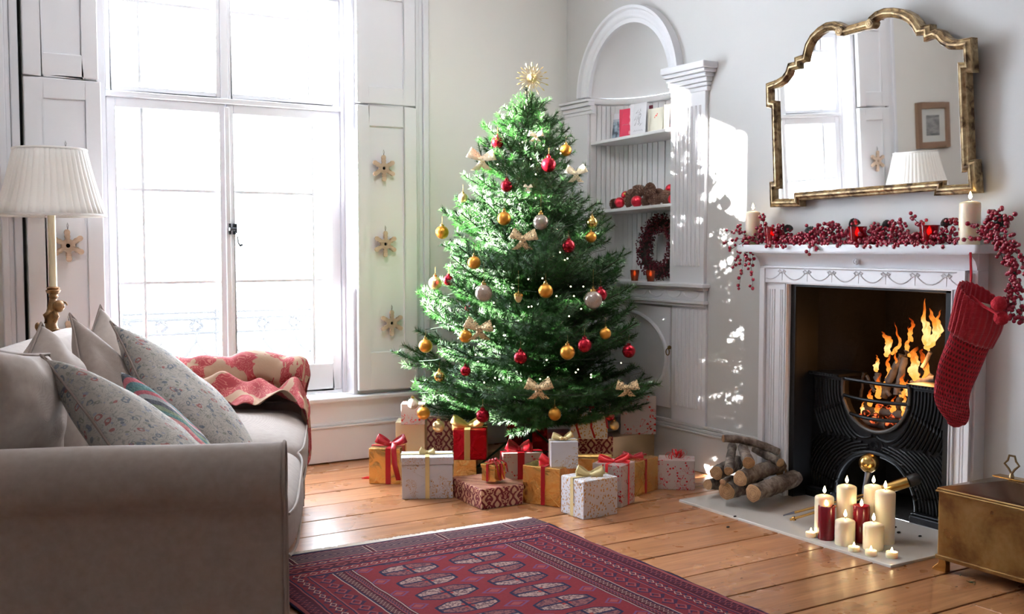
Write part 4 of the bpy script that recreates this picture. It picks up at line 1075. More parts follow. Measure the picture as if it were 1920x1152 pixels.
# ================================================================== RUG
def rug_mat():
    m = Mt('knotted_wool_rug', rough=0.95); m.b.inputs['Specular IOR Level'].default_value = 0.08; X, Y, Z = m.xyz()
    HW, FWD = 0.6425, 0.32
    wob = m.noise(m.coord(), 9, 2)
    p = (X - 1.8075) + (wob - 0.5) * 0.012; q = 3.835 - Y        # p across, q from the far end
    dx = HW - p.abs(); ap = p.abs()
    v = m.coord(); grain = m.noise(m.coord('Object', (1, 3, 1)), 170, 2)
    maroon, dark, navy, cream, rose = S(104, 32, 38), S(66, 22, 32), S(28, 32, 58), S(164, 140, 128), S(134, 66, 68)
    # --- side border bands, by distance from the edge
    t = dx
    band = m.ramp(t * 3.0, [(0.0, navy), (0.018, rose), (0.06, dark), (0.20, dark), (0.225, rose), (0.24, navy), (0.26, maroon), (0.44, navy), (0.455, rose), (0.47, maroon), (0.70, maroon), (0.715, cream), (0.73, navy), (0.75, dark), (0.86, rose), (0.875, navy), (0.90, dark), (0.945, cream), (0.955, navy)], 'CONSTANT')
    def motif(band_c, hw, per, slope, run, colr, width, col, tt):
        u = (run / per).mod(1.0) - 0.5; w_ = (tt - band_c) / hw
        inn = w_.abs().lt(1.0)
        return m.mix((((u.abs() * 2.0) + w_.abs() * slope - 0.75).abs().lt(width)) * inn * 0.85, col, colr)
    col = motif(0.043, 0.022, 0.028, 1.0, q, rose, 0.16, band, t)
    col = motif(0.043, 0.022, 0.028, 0.3, q + 0.014, navy, 0.10, col, t)
    col = motif(0.117, 0.026, 0.05, 1.0, q, navy, 0.22, col, t)
    col = motif(0.117, 0.015, 0.05, 1.0, q + 0.02, cream, 0.14, col, t)
    col = motif(0.195, 0.034, 0.066, 1.0, q, navy, 0.25, col, t)
    col = motif(0.195, 0.020, 0.066, 0.8, q + 0.01, rose, 0.16, col, t)
    col = motif(0.266, 0.016, 0.022, 1.0, q, cream, 0.12, col, t)
    col = motif(0.300, 0.010, 0.018, 1.0, q, rose, 0.2, col, t)
    # --- far end: striped kilim and diamond panel
    te = q; eb = m.ramp(te * 3.0, [(0.0, navy), (0.02, dark), (0.05, rose), (0.07, dark), (0.34, rose), (0.37, navy), (0.40, maroon), (0.47, navy), (0.50, rose), (0.53, dark), (0.66, navy), (0.69, maroon), (0.80, rose), (0.82, navy), (0.86, dark)], 'CONSTANT')
    dia = (((p + 0.16) / 0.32).mod(1.0) - 0.5).abs() * 2.0; dq = ((te - 0.066) / 0.05).abs()
    dd = (dia + dq * 0.8)
    eb = m.mix(((dd * 5.0).mod(1.0).lt(0.5)) * dq.lt(1.0) * 0.8, eb, navy)
    eb = m.mix(((dd * 5.0 + 0.3).mod(1.0).lt(0.22)) * dq.lt(1.0) * 0.8, eb, cream)
    gapl = ((p / 0.32).mod(1.0) - 0.5).abs().lt(0.035) * dq.lt(1.0)
    eb = m.mix(gapl, eb, dark); eb = m.mix((((p / 0.32).mod(1.0) - 0.5).abs() - 0.028).abs().lt(0.006) * dq.lt(1.0), eb, cream)
    eb = motif(0.145, 0.012, 0.045, 0.8, p, cream, 0.14, eb, te)
    eb = motif(0.20, 0.022, 0.06, 1.0, p, rose, 0.2, eb, te); eb = motif(0.25, 0.018, 0.04, 1.0, p, cream, 0.12, eb, te)
    # --- field with two columns of octagonal guls
    pc = (p.abs() - 0.143); qc = ((q - 0.315 - 0.0) / 0.148).mod(1.0) - 0.5
    gx = pc / 0.112; gy = qc / 0.40
    g = (gx * gx * gx * gx + gy * gy * gy * gy).sqrt().sqrt(); g = g.mx((gx.abs() + gy.abs()) * 0.68)
    fcol = m.mix(m.noise(v, 80, 2), S(106, 30, 36), S(122, 40, 44))
    quad = (gx * gy).gt(0.0)
    inner = m.mix(quad * 0.7 + 0.15, S(158, 134, 124), S(112, 58, 60))
    sp = m.noise(v, 95, 2).gt(0.52); inner = m.mix(sp * 0.75, inner, S(60, 34, 52))
    inner = m.mix(gx.abs().lt(0.16) * gy.abs().lt(0.35), inner, S(140, 54, 50)); inner = m.mix(gy.abs().lt(0.09), inner, navy); inner = m.mix(gx.abs().lt(0.05), inner, navy)
    fcol = m.mix(g.lt(1.0), fcol, navy); fcol = m.mix(g.lt(0.90), fcol, inner)
    # minor motifs between
    qd = ((q - 0.315) / 0.148 + 0.5).mod(1.0) - 0.5
    mm = (p.abs() / 0.052 + qd.abs() / 0.22); mg_ = ((p.abs() - 0.29).abs() / 0.04 + qd.abs() / 0.22)
    mot = mm.mn(mg_); fcol = m.mix(mot.lt(1.0) * mot.gt(0.72), fcol, S(96, 62, 96)); fcol = m.mix(mot.lt(0.5), fcol, rose)
    infield = dx.gt(0.322) * te.gt(0.29)
    border = m.mix(te.lt(0.29) * (te - 0.13).lt(dx * 1.0) , col, eb)
    border = m.mix((te.lt(0.125)), border, eb)
    out = m.mix(infield, border, fcol)
    out = m.mix(grain * 0.30, out, S(48, 30, 44)); m.color(out); m.bump(grain, 0.6, 0.003)
    return m.m
rg = MB(); RX0, RX1, RY0, RY1 = 1.165, 2.45, 1.75, 3.835
def rf(u, v):
    x = RX0 + (RX1 - RX0) * u; y = RY0 + (RY1 - RY0) * v
    e = 0.004 * sin(y * 9) + 0.003 * sin(y * 31); x += e * (u - 0.5) * 2
    y += 0.016 * (u - 0.5) * -1 * v * 1.5
    return (x, y, 0.009 + 0.0008 * sin(x * 13 + y * 7))
rg.grid(rf, 40, 60)
rug = rg.build('rug', rug_mat(), None, ang=180, solid=0.008)
tag(rug, 'dark red patterned wool rug with rows of octagonal motifs and white fringe', 'rug')
fr_ = MB(); random.seed(3)
for i in range(620):
    x = RX0 + 0.004 + (RX1 - RX0 - 0.008) * i / 619; y = RY1 - 0.003 + 0.024 * (0.5 - i / 619); L_ = random.uniform(0.048, 0.070); s_ = random.uniform(-0.010, 0.010)
    fr_.tube([(x, y, 0.009), (x + s_ * 0.4, y + L_ * 0.5, 0.008), (x + s_, y + L_, 0.0035)], [0.0022, 0.0024, 0.0010], 4)
tag(fr_.build('fringe', Mt('cream_fringe', S(226, 216, 204), 0.9).m, rug), 'white knotted fringe', kind='stuff')
cb_ = MB()
for i in range(120):
    y = RY0 + (RY1 - RY0) * i / 119
    cb_.v += [Vector((RX1 - 0.002 + 0.004 * sin(y * 9) + 0.003 * sin(y * 31), y, 0.013)), Vector((RX1 + 0.006 + 0.006 * nz(y * 14, 0, 0) + 0.004 * sin(y * 9), y, 0.004))]
    if i: cb_.f.append((2 * i - 2, 2 * i - 1, 2 * i + 1, 2 * i))
cb_.build('selvedge', Mt('purple_binding', S(92, 40, 66), 0.95).m, rug, solid=0.003)

# ================================================================== WOODEN SNOWFLAKES on the shutters, picture on the wall
M_STAR = Mt('bleached_wood', S(206, 180, 158), 0.8); v = M_STAR.coord('Object', (1, 1, 6)); M_STAR.color(M_STAR.mix(M_STAR.noise(v, 22, 4), S(178, 148, 124), S(218, 196, 176))); M_STAR = M_STAR.m
def snowflake(cx, cz, y, R_, label, rot=0.0):
    t = thing('wooden_snowflake', (cx, y, cz), label, 'snowflake', 'wooden snowflakes hanging on the shutters')
    out = []
    arm_ = [(-30, 0.40), (-20, 0.42), (-14, 0.47), (-17, 0.57), (-15, 0.64), (-9, 0.66), (-12, 0.74), (-12, 0.84), (-9, 0.93), (-4, 1.0), (4, 1.0), (9, 0.93), (12, 0.84), (12, 0.74), (9, 0.66), (15, 0.64), (17, 0.57), (14, 0.47), (20, 0.42)]
    for k in range(6):
        for (a, r) in arm_: an = radians(90 + k * 60 + a) + rot; out.append((R_ * r * cos(an), R_ * r * sin(an)))
    n = len(out); mb = MB()
    for d in (0.0, -0.012):
        for (a, b) in out: mb.v.append(Vector((cx + a, y + d, cz + b)))
        for (a, b) in out: l_ = sqrt(a * a + b * b); mb.v.append(Vector((cx + a / l_ * R_ * 0.13, y + d, cz + b / l_ * R_ * 0.13)))
    for k in range(n):
        j = (k + 1) % n
        mb.f += [(k, j, n + j, n + k), (2 * n + k, 3 * n + k, 3 * n + j, 2 * n + j), (k, 2 * n + k, 2 * n + j, j), (n + k, n + j, 3 * n + j, 3 * n + k)]
    mb.build('star', M_STAR, t, smooth=False, bevel=0.0015, seg=1)
    MB().lathe([(0, 0), (R_ * 0.14, 0)], (cx, y + 0.001, cz), 12, ax=Matrix(((1, 0, 0), (0, 0, 1), (0, 1, 0)))).build('hole', M_BLACK, t)
    MB().tube([(cx, y - 0.006, cz + R_ * 0.97), (cx - 0.003, y - 0.008, cz + R_ * 1.25), (cx, y - 0.004, cz + R_ * 1.42), (cx + 0.003, y - 0.008, cz + R_ * 1.25), (cx, y - 0.006, cz + R_ * 0.97)], 0.0011, 5).build('wire_loop', M_IRON, t)
    return t
YS = YW - 0.062
for (px, py, sx, lb) in ((718, 316, 0.0, 'topmost of the three wooden snowflakes on the right shutter'), (721, 458, 0, 'middle one of the three wooden snowflakes on the right shutter'), (733, 606, 0, 'lowest of the three wooden snowflakes on the right shutter')):
    p = ony(px, py, YS); snowflake(p.x, p.z, YS - 0.006, 0.073, lb, 0.04 * random.uniform(-1, 1))
for (px, py, lb) in ((123, 308, 'wooden snowflake on the left shutter hidden behind the lampshade'), (127, 461, 'wooden snowflake on the left shutter just right of the lamp stem'), (129, 632, 'lowest wooden snowflake on the left shutter, behind the sofa cushions')):
    p = ony(px, py, YS + 0.008); snowflake(p.x, p.z, YS + 0.004, 0.078, lb, 0.05)
pf_ = thing('framed_picture', (0.10, YW - 0.02, 1.90), 'small picture in a dark wooden frame, seen in the mirror above the lampshade', 'picture')
fx0, fx1, fz0, fz1 = -0.10, 0.30, 1.66, 2.02
f_ = MB(); yy = YW - 0.03
f_.box(fx0, fx0 + 0.05, yy, YW, fz0, fz1).box(fx1 - 0.05, fx1, yy, YW, fz0, fz1).box(fx0 + 0.05, fx1 - 0.05, yy, YW, fz0, fz0 + 0.05).box(fx0 + 0.05, fx1 - 0.05, yy, YW, fz1 - 0.05, fz1)
f_.build('frame', Mt('brown_oak', S(128, 98, 76), 0.5).m, pf_, smooth=False, bevel=0.006)
MB().box(fx0 + 0.05, fx1 - 0.05, YW - 0.014, YW - 0.004, fz0 + 0.05, fz1 - 0.05).build('mount', Mt('mount_card', S(214, 216, 214), 0.8).m, pf_, smooth=False)
m = Mt('grey_seascape', rough=0.7); v = m.coord('Object', (1, 1, 3)); m.color(m.ramp(m.noise(v, 6, 3), [(0.35, S(90, 92, 96)), (0.55, S(160, 160, 160)), (0.7, S(112, 112, 116))]))
MB().box(fx0 + 0.12, fx1 - 0.12, YW - 0.016, YW - 0.013, fz0 + 0.10, fz1 - 0.10).build('print', m.m, pf_, smooth=False)
# ================================================================== CHRISTMAS TREE
TX, TY = 3.055, 4.835
PROF = [(0.22, 0.50), (0.32, 0.64), (0.45, 0.69), (0.60, 0.64), (0.75, 0.60), (0.92, 0.54), (1.15, 0.47), (1.38, 0.41), (1.52, 0.34), (1.67, 0.27), (1.80, 0.18), (1.92, 0.09), (2.02, 0.03)]
PROF = [(1.2 + (a - 1.2) * 1.016, b * (1.04 if a < 1.3 else 0.97)) for a, b in PROF]
def trad(z):
    if z <= PROF[0][0]: return PROF[0][1]
    for (a, ra), (b, rb) in zip(PROF, PROF[1:]):
        if z <= b: return ra + (rb - ra) * (z - a) / (b - a)
    return 0.02
def needle_mat():
    m = Mt('pine_needles', rough=0.5); r = m.objrand(); v = m.coord()
    n = m.noise(v, 14, 3)
    m.color(m.mix(n * 0.7 + r * 0.3, S(16, 44, 22), S(54, 90, 42))); m.b.inputs['Specular IOR Level'].default_value = 0.35
    # light passes through thin needles a little
    nt = m.nt; tr_ = nt.nodes.new('ShaderNodeBsdfTranslucent'); tr_.inputs[0].default_value = S(70, 140, 60)
    mx = nt.nodes.new('ShaderNodeMixShader'); mx.inputs[0].default_value = 0.15
    nt.links.new(m.b.outputs[0], mx.inputs[1]); nt.links.new(tr_.outputs[0], mx.inputs[2]); nt.links.new(mx.outputs[0], nt.nodes['Material Output'].inputs[0])
    return m.m
M_NEEDLE = needle_mat()
M_BARK = Mt('dark_green_wired_stem', S(48, 50, 30), 0.8).m
def needles_along(V, F, p0, p1, rad, dens, rnd, taper=0.6):
    d = p1 - p0; L_ = d.length; d = d / L_; a, b = frame_from(d)
    n = int(L_ * dens)
    for i in range(n):
        t = (i + rnd.random()) / n; an = rnd.random() * 2 * pi
        rr = rad * rnd.uniform(0.75, 1.1) * (1 if t < 0.85 else 1 - (t - 0.85) * 1.5)
        out = (a * cos(an) + b * sin(an)); nd = (out * 0.95 + d * 0.5).normalized()
        q = p0 + d * (t * L_); tip = q + nd * rr; s = d.cross(out).normalized() * 0.0022
        k = len(V); V += [q - s, q + s, tip]; F.append((k, k + 1, k + 2))
def branch_mesh(L_, seed, rad=0.036):
    rnd = random.Random(seed); V, F_ = [], []
    def P(t): return Vector((L_ * t, 0.0, 0.16 * L_ * t * t - 0.02 * L_ * t))
    st = 0.22 if L_ > 0.3 else 0.1
    N_ = 8
    for i in range(N_):
        t0 = st + (1 - st) * i / N_; t1 = st + (1 - st) * (i + 1) / N_; needles_along(V, F_, P(t0), P(t1), rad, 720, rnd)
    tips = []; stems = [[P(t) for t in [0, 0.25, 0.5, 0.75, 1]]]
    nt_ = max(4, int(L_ / 0.058))
    for i in range(nt_):
        t = st + 0.04 + (0.90 - st) * i / nt_; side = 1 if i % 2 else -1
        l2 = (0.05 + 0.20 * (1 - t)) * rnd.uniform(0.8, 1.15) * (0.6 + L_) ; l2 = min(l2, 0.19)
        an = radians(rnd.uniform(38, 58)) * side; el = radians(rnd.uniform(-8, 26))
        q0 = P(t); dv = Vector((cos(an) * cos(el), sin(an) * cos(el), sin(el))); q1 = q0 + dv * l2 * 0.55; q2 = q1 + (dv + Vector((0.25, 0, 0.22))).normalized() * l2 * 0.45
        needles_along(V, F_, q0, q1, rad * 0.95, 680, rnd); needles_along(V, F_, q1, q2, rad * 0.95, 680, rnd); stems.append([q0, q1, q2])
        if l2 > 0.12:
            dv3 = (dv + Vector((0.6, -side * 0.5, 0.1))).normalized(); q3 = q0.lerp(q1, 0.6); q4 = q3 + dv3 * l2 * 0.45
            needles_along(V, F_, q3, q4, rad * 0.9, 700, rnd); stems.append([q3, q4])
    me = bpy.data.meshes.new('branch'); me.from_pydata(V, [], F_); me.materials.append(M_NEEDLE)
    sm = MB()
    for s_ in stems: sm.tube(s_, 0.0022 if len(s_) < 5 else 0.0035, 5)
    ms = bpy.data.meshes.new('stem'); ms.from_pydata(sm.v, [], sm.f); ms.materials.append(M_BARK)
    return me, ms
tree = thing('christmas_tree', (TX, TY, 0), 'tall green artificial Christmas tree in the corner between window and recess', 'christmas tree')
LENS = [0.10, 0.16, 0.23, 0.31, 0.40, 0.50, 0.60]
VAR = {l: [branch_mesh(l, int(l * 1000) + k) for k in range(3)] for l in LENS}
rnd = random.Random(42)
def put_branch(z, az, L_, el):
    l = min(LENS, key=lambda q: abs(q - L_)); me, ms = rnd.choice(VAR[l]); s = L_ / l
    o = bpy.data.objects.new('branch', me); COL.objects.link(o); o.parent = tree
    M4 = Matrix.Translation((0, 0, z)) @ Matrix.Rotation(az, 4, 'Z') @ Matrix.Rotation(-el, 4, 'Y') @ Matrix.Rotation(rnd.uniform(-0.3, 0.3), 4, 'X') @ Matrix.Diagonal((s, 1, 1, 1)).to_4x4()
    o.matrix_local = M4
    c = bpy.data.objects.new('stem', ms); COL.objects.link(c); c.parent = o
z = 0.30; lay = 0
while z < 1.85:
    r = trad(z); n = max(5, int((5 if z > 1.4 else 6) + r * (9 if z > 1.4 else 12))); off_ = lay * 0.9
    for i in range(n):
        az = off_ + 2 * pi * (i + rnd.uniform(-0.25, 0.25)) / n
        el = radians(rnd.uniform(8, 22) + 26 * max(0, (z - 1.3)) - (8 if z < 0.5 else 0))
        L_ = r * rnd.uniform(0.82, 1.10) / max(0.7, cos(el))
        # keep clear of the two walls
        dx, dy = cos(az), sin(az)
        if dx > 0: L_ = min(L_, (XW - 0.10 - TX) / dx)
        if dy > 0: L_ = min(L_, (YW - 0.13 - TY) / dy)
        put_branch(z - L_ * 0.12, az, L_, el)
    nbr = lay
    if r > 0.38:
        for i in range(int(n * 0.6)): put_branch(z + 0.03, rnd.uniform(0, 2 * pi), r * rnd.uniform(0.5, 0.75), radians(rnd.uniform(5, 50)))
    z += 0.076 + 0.022 * r; lay += 1
for k in range(5): put_branch(1.83 + 0.015 * k, k * 1.3, 0.09, radians(45))
put_branch(1.86, 0, 0.11, radians(86))
MB().tube([(TX, TY, 0.10), (TX, TY, 1.2), (TX, TY, 1.98)], [0.016, 0.013, 0.004], 10).build('trunk', M_BARK, tree)
M_STAND = Mt('dark_green_metal', S(18, 40, 30), 0.4, 0.5).m
MB().tube([(TX, TY, 0.02), (TX, TY, 0.22)], 0.024, 12).build('stand_collar', M_STAND, tree)
for k in range(3):
    a = radians(-62 + 120 * k); d = Vector((cos(a), sin(a), 0)); o = Vector((TX, TY, 0)); lg = MB()
    lg.tube([o + d * 0.02 + Vector((0, 0, 0.21)), o + d * 0.20 + Vector((0, 0, 0.09)), o + d * 0.33 + Vector((0, 0, 0.008))], 0.006, 6)
    lg.tube([o + d * 0.02 + Vector((0, 0, 0.03)), o + d * 0.32 + Vector((0, 0, 0.02))], 0.005, 6)
    lg.tube([o + d * (0.12 + 0.025 * cos(t)) + Vector((0, 0, 0.06 + 0.025 * sin(t))) for t in [k2 * 2 * pi / 16 for k2 in range(17)]], 0.003, 5)
    lg.build('stand_leg', M_STAND, tree)

def ontree(px, py, f=1.0):
    """point where the line of sight through the photo pixel meets the tree's outer skin"""
    r = pray(px, py); best = None; bd = 9
    t = 3.5
    while t < 7:
        p = CAM + r * t; d = sqrt((p.x - TX) ** 2 + (p.y - TY) ** 2) - trad(p.z) * f
        if d < bd: bd = d; best = p.copy()
        if d <= 0: break
        t += 0.01
    return best
M_CAPG = Mt('gold_cap', S(200, 160, 90), 0.25, 1.0).m
M_THREAD = Mt('gold_thread', S(190, 160, 100), 0.5, 0.5).m
def bmat(name, c, rough, metal, **k): return Mt(name, c, rough, metal, **k).m
BM = {'gold': bmat('matte_gold_bauble', S(200, 138, 58), 0.36, 0.92), 'pale': bmat('champagne_bauble', S(222, 192, 140), 0.3, 0.92),
      'shiny': bmat('shiny_gold_bauble', S(216, 184, 106), 0.08, 1.0), 'red': bmat('red_bauble', S(150, 16, 34), 0.25, 0.75)}
gm = Mt('glitter_glass', S(232, 214, 190), 0.12, 0.35); gm.b.inputs['Transmission Weight'].default_value = 0.55; gm.b.inputs['IOR'].default_value = 1.15
vv = gm.coord(); gm.color(gm.mix(gm.noise(vv, 40, 3).gt(0.56), S(210, 205, 200), S(178, 128, 96))); BM['glass'] = gm.m
BMESH = {}
def bauble_mesh():
    m1 = MB().ball((0, 0, 0), 1.0, 28, 18); m2 = MB().lathe([(0.30, 0.93), (0.30, 1.16), (0.24, 1.20), (0, 1.20)], (0, 0, 0), 16)
    m2.tube([(0.11 * cos(a), 0, 1.30 + 0.13 * sin(a)) for a in [2 * pi * k / 12 for k in range(13)]], 0.03, 5, hint=Vector((0, 1, 0)))
    return m1, m2
def bauble(p, r, kind, label, group='baubles hanging on the tree', thread=0.03, cap=True):
    m1, m2 = bauble_mesh()
    S4 = Matrix.Translation(p) @ Matrix.Scale(r, 4)
    key = kind
    if key not in BMESH:
        o = m1.build('bauble', BM[kind], None, ang=180); BMESH[key] = o.data; c = m2.build('cap', BM['red'] if kind == 'red' else M_CAPG, o, ang=40); BMESH[key + 'c'] = c.data
    else:
        o = bpy.data.objects.new('bauble', BMESH[key]); COL.objects.link(o)
        c = bpy.data.objects.new('cap', BMESH[key + 'c']); COL.objects.link(c); c.parent = o
    o.location = p; o.scale = (r, r, r)
    if not cap: bpy.data.objects.remove(c)
    if thread:
        t = MB().tube([(0, 0, 1.38), (0.02, 0, 1.38 + thread / r)], 0.0006 / r, 4)
        me = bpy.data.meshes.new('thread'); me.from_pydata(t.v, [], t.f); me.materials.append(M_THREAD)
        q = bpy.data.objects.new('thread', me); COL.objects.link(q); q.parent = o
    tag(o, label, 'bauble', group); return o
BL = [
 (829, 436, 12.5, 'gold', 'matte gold bauble at the left edge of the tree, level with the window latch'),
 (945, 410, 13, 'gold', 'matte gold bauble upper middle, just above the upper gauze bow'),
 (1014, 417, 15, 'glass', 'clear glittery glass bauble hanging just above right of the upper gauze bow'),
 (1110, 418, 11, 'shiny', 'shiny mirror-gold bauble on the right edge beside the lower niche shelf'),
 (1108, 445, 10.5, 'gold', 'matte gold bauble directly below the shiny one at the right edge'),
 (1066, 462, 12.5, 'red', 'red bauble right of the upper gauze bow'),
 (889, 493, 12.5, 'gold', 'matte gold bauble half hidden by a branch, left of the upper gauze bow'),
 (816, 531, 12.5, 'pale', 'champagne bauble at the far left edge, next to a small red one'),
 (841, 526, 10, 'red', 'small red bauble beside the champagne one at the left edge'),
 (907, 550, 16.5, 'glass', 'clear glittery glass bauble in the left middle, above the left gauze bow'),
 (1023, 546, 13.8, 'gold', 'bronze gold bauble in the very middle of the tree'),
 (1112, 563, 17.5, 'glass', 'clear glittery glass bauble on the right, in front of a red bauble'),
 (1126, 553, 12.5, 'red', 'red bauble half hidden behind the right glass bauble'),
 (1135, 626, 11, 'gold', 'matte gold bauble on the right edge beside the oval cupboard moulding'),
 (1096, 648, 13.5, 'red', 'red bauble above right of the low middle gold bauble'),
 (1064, 661, 14, 'gold', 'large matte gold bauble, lower middle right of the tree'),
 (1179, 659, 12.5, 'red', 'red bauble hanging alone in front of the cupboard door'),
 (976, 671, 12.8, 'red', 'red bauble low in the middle, above the lowest middle bow'),
 (873, 631, 12.5, 'gold', 'matte gold bauble tucked behind the left gauze bow'),
 (798, 649, 13, 'gold', 'matte gold bauble at the far left, in front of the window casing'),
 (873, 696, 10, 'red', 'red bauble low on the left with dangling red cap'),
 (824, 706, 10.5, 'shiny', 'shiny gold bauble low at the left edge of the tree'),
 (794, 775, 12.5, 'gold', 'gold bauble at the bottom left, over the stacked silver gift'),
 (822, 800, 11.5, 'pale', 'champagne bauble at the bottom left in front of the damask gift'),
 (905, 780, 13, 'red', 'red bauble at the bottom, above the gold bow of the red foil gift'),
 (1040, 777, 12.3, 'gold', 'pale gold bauble at the bottom middle beside the tree stand'),
 (877, 578, 6, 'red', 'tiny red bauble between branches above the left gauze bow'),
 (933, 267, 11.5, 'red', 'red bauble near the top left of the tree, sunlit'),
 (1029, 309, 13.8, 'red', 'red bauble high in the middle of the tree'),
 (950, 349, 11.5, 'red', 'red bauble high on the left, below the sunlit bow'),
 (1061, 282, 11, 'gold', 'gold bauble near the top right edge of the tree'),
 (868, 371, 9, 'pale', 'pale gold bauble on the upper left edge of the tree'),
 (1143, 781, 9, 'red', 'red bauble low on the right beside the stacked red-print gift'),
 (1152, 798, 9, 'pale', 'champagne bauble low on the right, under the red one by the stacked gift'),
]
for (x, y, r, k, lb) in BL:
    p = ontree(x, y, 1.04)
    if y > 770: p = onk(x, y, 5.25 if x < 1100 else 5.5)
    kk = (p - CAM).dot(FW); bauble(p, r * kk / FPX, k, lb, thread=0.09 if k == 'glass' else 0.035)
# acorn-shaped ornament
p = ontree(972, 557, 1.04); ac = thing('acorn_ornament', p, 'small champagne acorn ornament hanging in the middle of the tree', 'ornament')
MB().lathe([(0, -0.030), (0.010, -0.026), (0.019, -0.010), (0.021, 0.004)], p, 18).build('nut', BM['pale'], ac)
MB().lathe([(0.024, 0.002), (0.022, 0.014), (0.010, 0.022), (0.003, 0.024), (0.003, 0.030), (0, 0.030)], p, 18).build('cup', M_CAPG, ac)
MB().tube([p + Vector((0, 0, 0.03)), p + Vector((0, 0, 0.13))], 0.0006, 4).build('thread', M_THREAD, ac)
# fairy lights: one string wound round the tree, bulb by bulb
fl_ = thing('fairy_lights', (TX, TY, 1.0), 'string of tiny warm white fairy lights wound through the tree', 'string lights')
M_BULB = emis('fairy_bulb', [(0, (1, 0.86, 0.5, 1)), (1, (1, 0.92, 0.62, 1))], 9)
wr_ = MB(); wp = []
for i in range(420):
    t = i / 419; z = 0.36 + 1.5 * t; a = t * 2 * pi * 9; r = trad(z) * (0.86 + 0.05 * sin(i * 1.7)); q = Vector((TX + r * cos(a), TY + r * sin(a), z - 0.02 * sin(a * 3)))
    q.x = min(q.x, XW - 0.03); q.y = min(q.y, YW - 0.08); wp.append(q)
wr_.tube(wp, 0.0012, 4).build('wire', Mt('green_wire', S(14, 40, 22), 0.6).m, fl_)
FB = [(412,115),(387,167),(545,155),(745,183),(760,297),(726,316),(796,327),(783,335),(604,429),(673,425),(529,472),(684,445),(874,465),(812,465),(620,563),(605,565),(863,575),(804,611),(434,545),(436,661),(487,490),(694,826),(848,873),(837,887),(912,898),(912,911),(441,914),(461,922),(511,912),(568,927),(662,920),(700,912),(357,834),(345,800),(387,937),(742,512),(828,512),(340,60),(560,60),(640,30)]
FBP = [(x / 2.619 + 760, y / 2.619 + 360) for x, y in FB] + [(860 + x / 3.84, 100 + y / 3.84) for x, y in [(610,665),(711,688),(733,720),(555,872),(487,558),(363,1086),(280,800),(460,640),(520,760)]]
bb_ = MB().ball((0, 0, 0), 0.0036, 8, 6); me0 = None
for (x, y) in FBP:
    p = ontree(x, y, 1.0)
    if not me0: o = bb_.build('bulb', M_BULB, None); me0 = o.data
    else: o = bpy.data.objects.new('bulb', me0); COL.objects.link(o)
    o.parent = fl_; o.location = p - fl_.location
for i in range(14, 400, 16):    # the bulbs round the back and inside
    q = wp[i]
    if (q - CAM).length > 5.75: o = bpy.data.objects.new('bulb', me0); COL.objects.link(o); o.parent = fl_; o.location = q - fl_.location

# gauze bows
def gauze(name, c, holes=0.46):
    m = Mt(name, c, 0.45, 0.35); v = m.coord(); nt = m.nt
    f = (m.noise(v, 130, 3).gt(holes) * 0.75 + 0.25)
    m.set('Alpha', f); return m.m
M_GAUZE = gauze('gold_gauze_ribbon', S(214, 188, 146)); M_GAUZEW = gauze('cream_gauze_ribbon', S(240, 226, 196), 0.4)
def bow(root, p, size, m, wdt, side=None, face=None, loops=2, tails=2, droop=0.5, seed=0, knot=None, upv=None, parts=True):
    """bow at p: loops spread along `side`, seen from `face`"""
    rn = random.Random(seed); side = Vector(side or RT).normalized(); face = Vector(face or -FW).normalized(); upv = Vector(upv or (0, 0, 1))
    upv = (upv - side * upv.dot(side)).normalized(); face = side.cross(upv) * (1 if side.cross(upv).dot(face) > 0 else -1)
    for s_ in (-1, 1):
        for j in range(loops // 2 + loops % 2 if s_ > 0 else loops // 2):
            pts = []; wds = []; wd = []
            sc = size * rn.uniform(0.9, 1.1); tilt = rn.uniform(0.25, 0.55) - 0.45 * j
            ou = (side * s_ * cos(tilt) + upv * sin(tilt)).normalized(); ac_ = (upv * cos(tilt) - side * s_ * sin(tilt)).normalized()
            for k in range(15):
                t = k / 14; a = 2 * pi * t; u = 0.5 * (1 - cos(a)); h = sin(a)
                pts.append(p + ou * sc * u + face * sc * (0.16 - 0.16 * h) + ac_ * sc * 0.05 * h)
                wds.append(wdt * (0.35 + 1.0 * u ** 0.8)); wd.append((ac_ + face * (0.30 * h - 0.25) + ou * 0.25 * (t - 0.5)).normalized())
            MB().strip(pts, wd, wds).build('bow_loop', m, root, ang=180, solid=0.0006)
    for j in range(tails):
        s_ = -1 if j % 2 else 1; pts = []; wd = []; wds = []
        for k in range(10):
            t = k / 9; pts.append(p + side * s_ * size * (0.12 * t + 0.38 * t * t) * rn.uniform(0.95, 1.05) - upv * size * (t * (0.75 + 0.3 * droop)) + face * size * 0.10 * sin(pi * t * 1.3))
            wd.append((side * cos(0.5 * t) + face * 0.25 * sin(5 * t)).normalized()); wds.append(wdt * (0.5 + 0.5 * t))
        MB().strip(pts, wd, wds).build('bow_tail', m, root, ang=180, solid=0.0006)
    MB().ball(p + face * size * 0.05, wdt * 0.42, 12, 8, (1, 1, 0.9)).build('knot', knot or m, root)
BW = [(980, 448, 26, M_GAUZE, 'gold gauze bow in the upper middle of the tree'), (899, 617, 27, M_GAUZE, 'gold gauze bow in the left middle of the tree'),
      (1010, 728, 27, M_GAUZE, 'gold gauze bow low in the middle of the tree'), (1176, 727, 22, M_GAUZE, 'gold gauze bow at the right tip, above the red-print gift'),
      (1080, 326, 20, M_GAUZEW, 'cream gauze bow on the upper right edge of the tree'), (903, 299, 26, M_GAUZEW, 'sunlit cream gauze bow on the upper left edge of the tree'),
      (1004, 254, 14, M_GAUZEW, 'small white bow near the top of the tree'), (990, 352, 9, M_GAUZEW, 'tiny white bow above the middle, right of the high red bauble')]
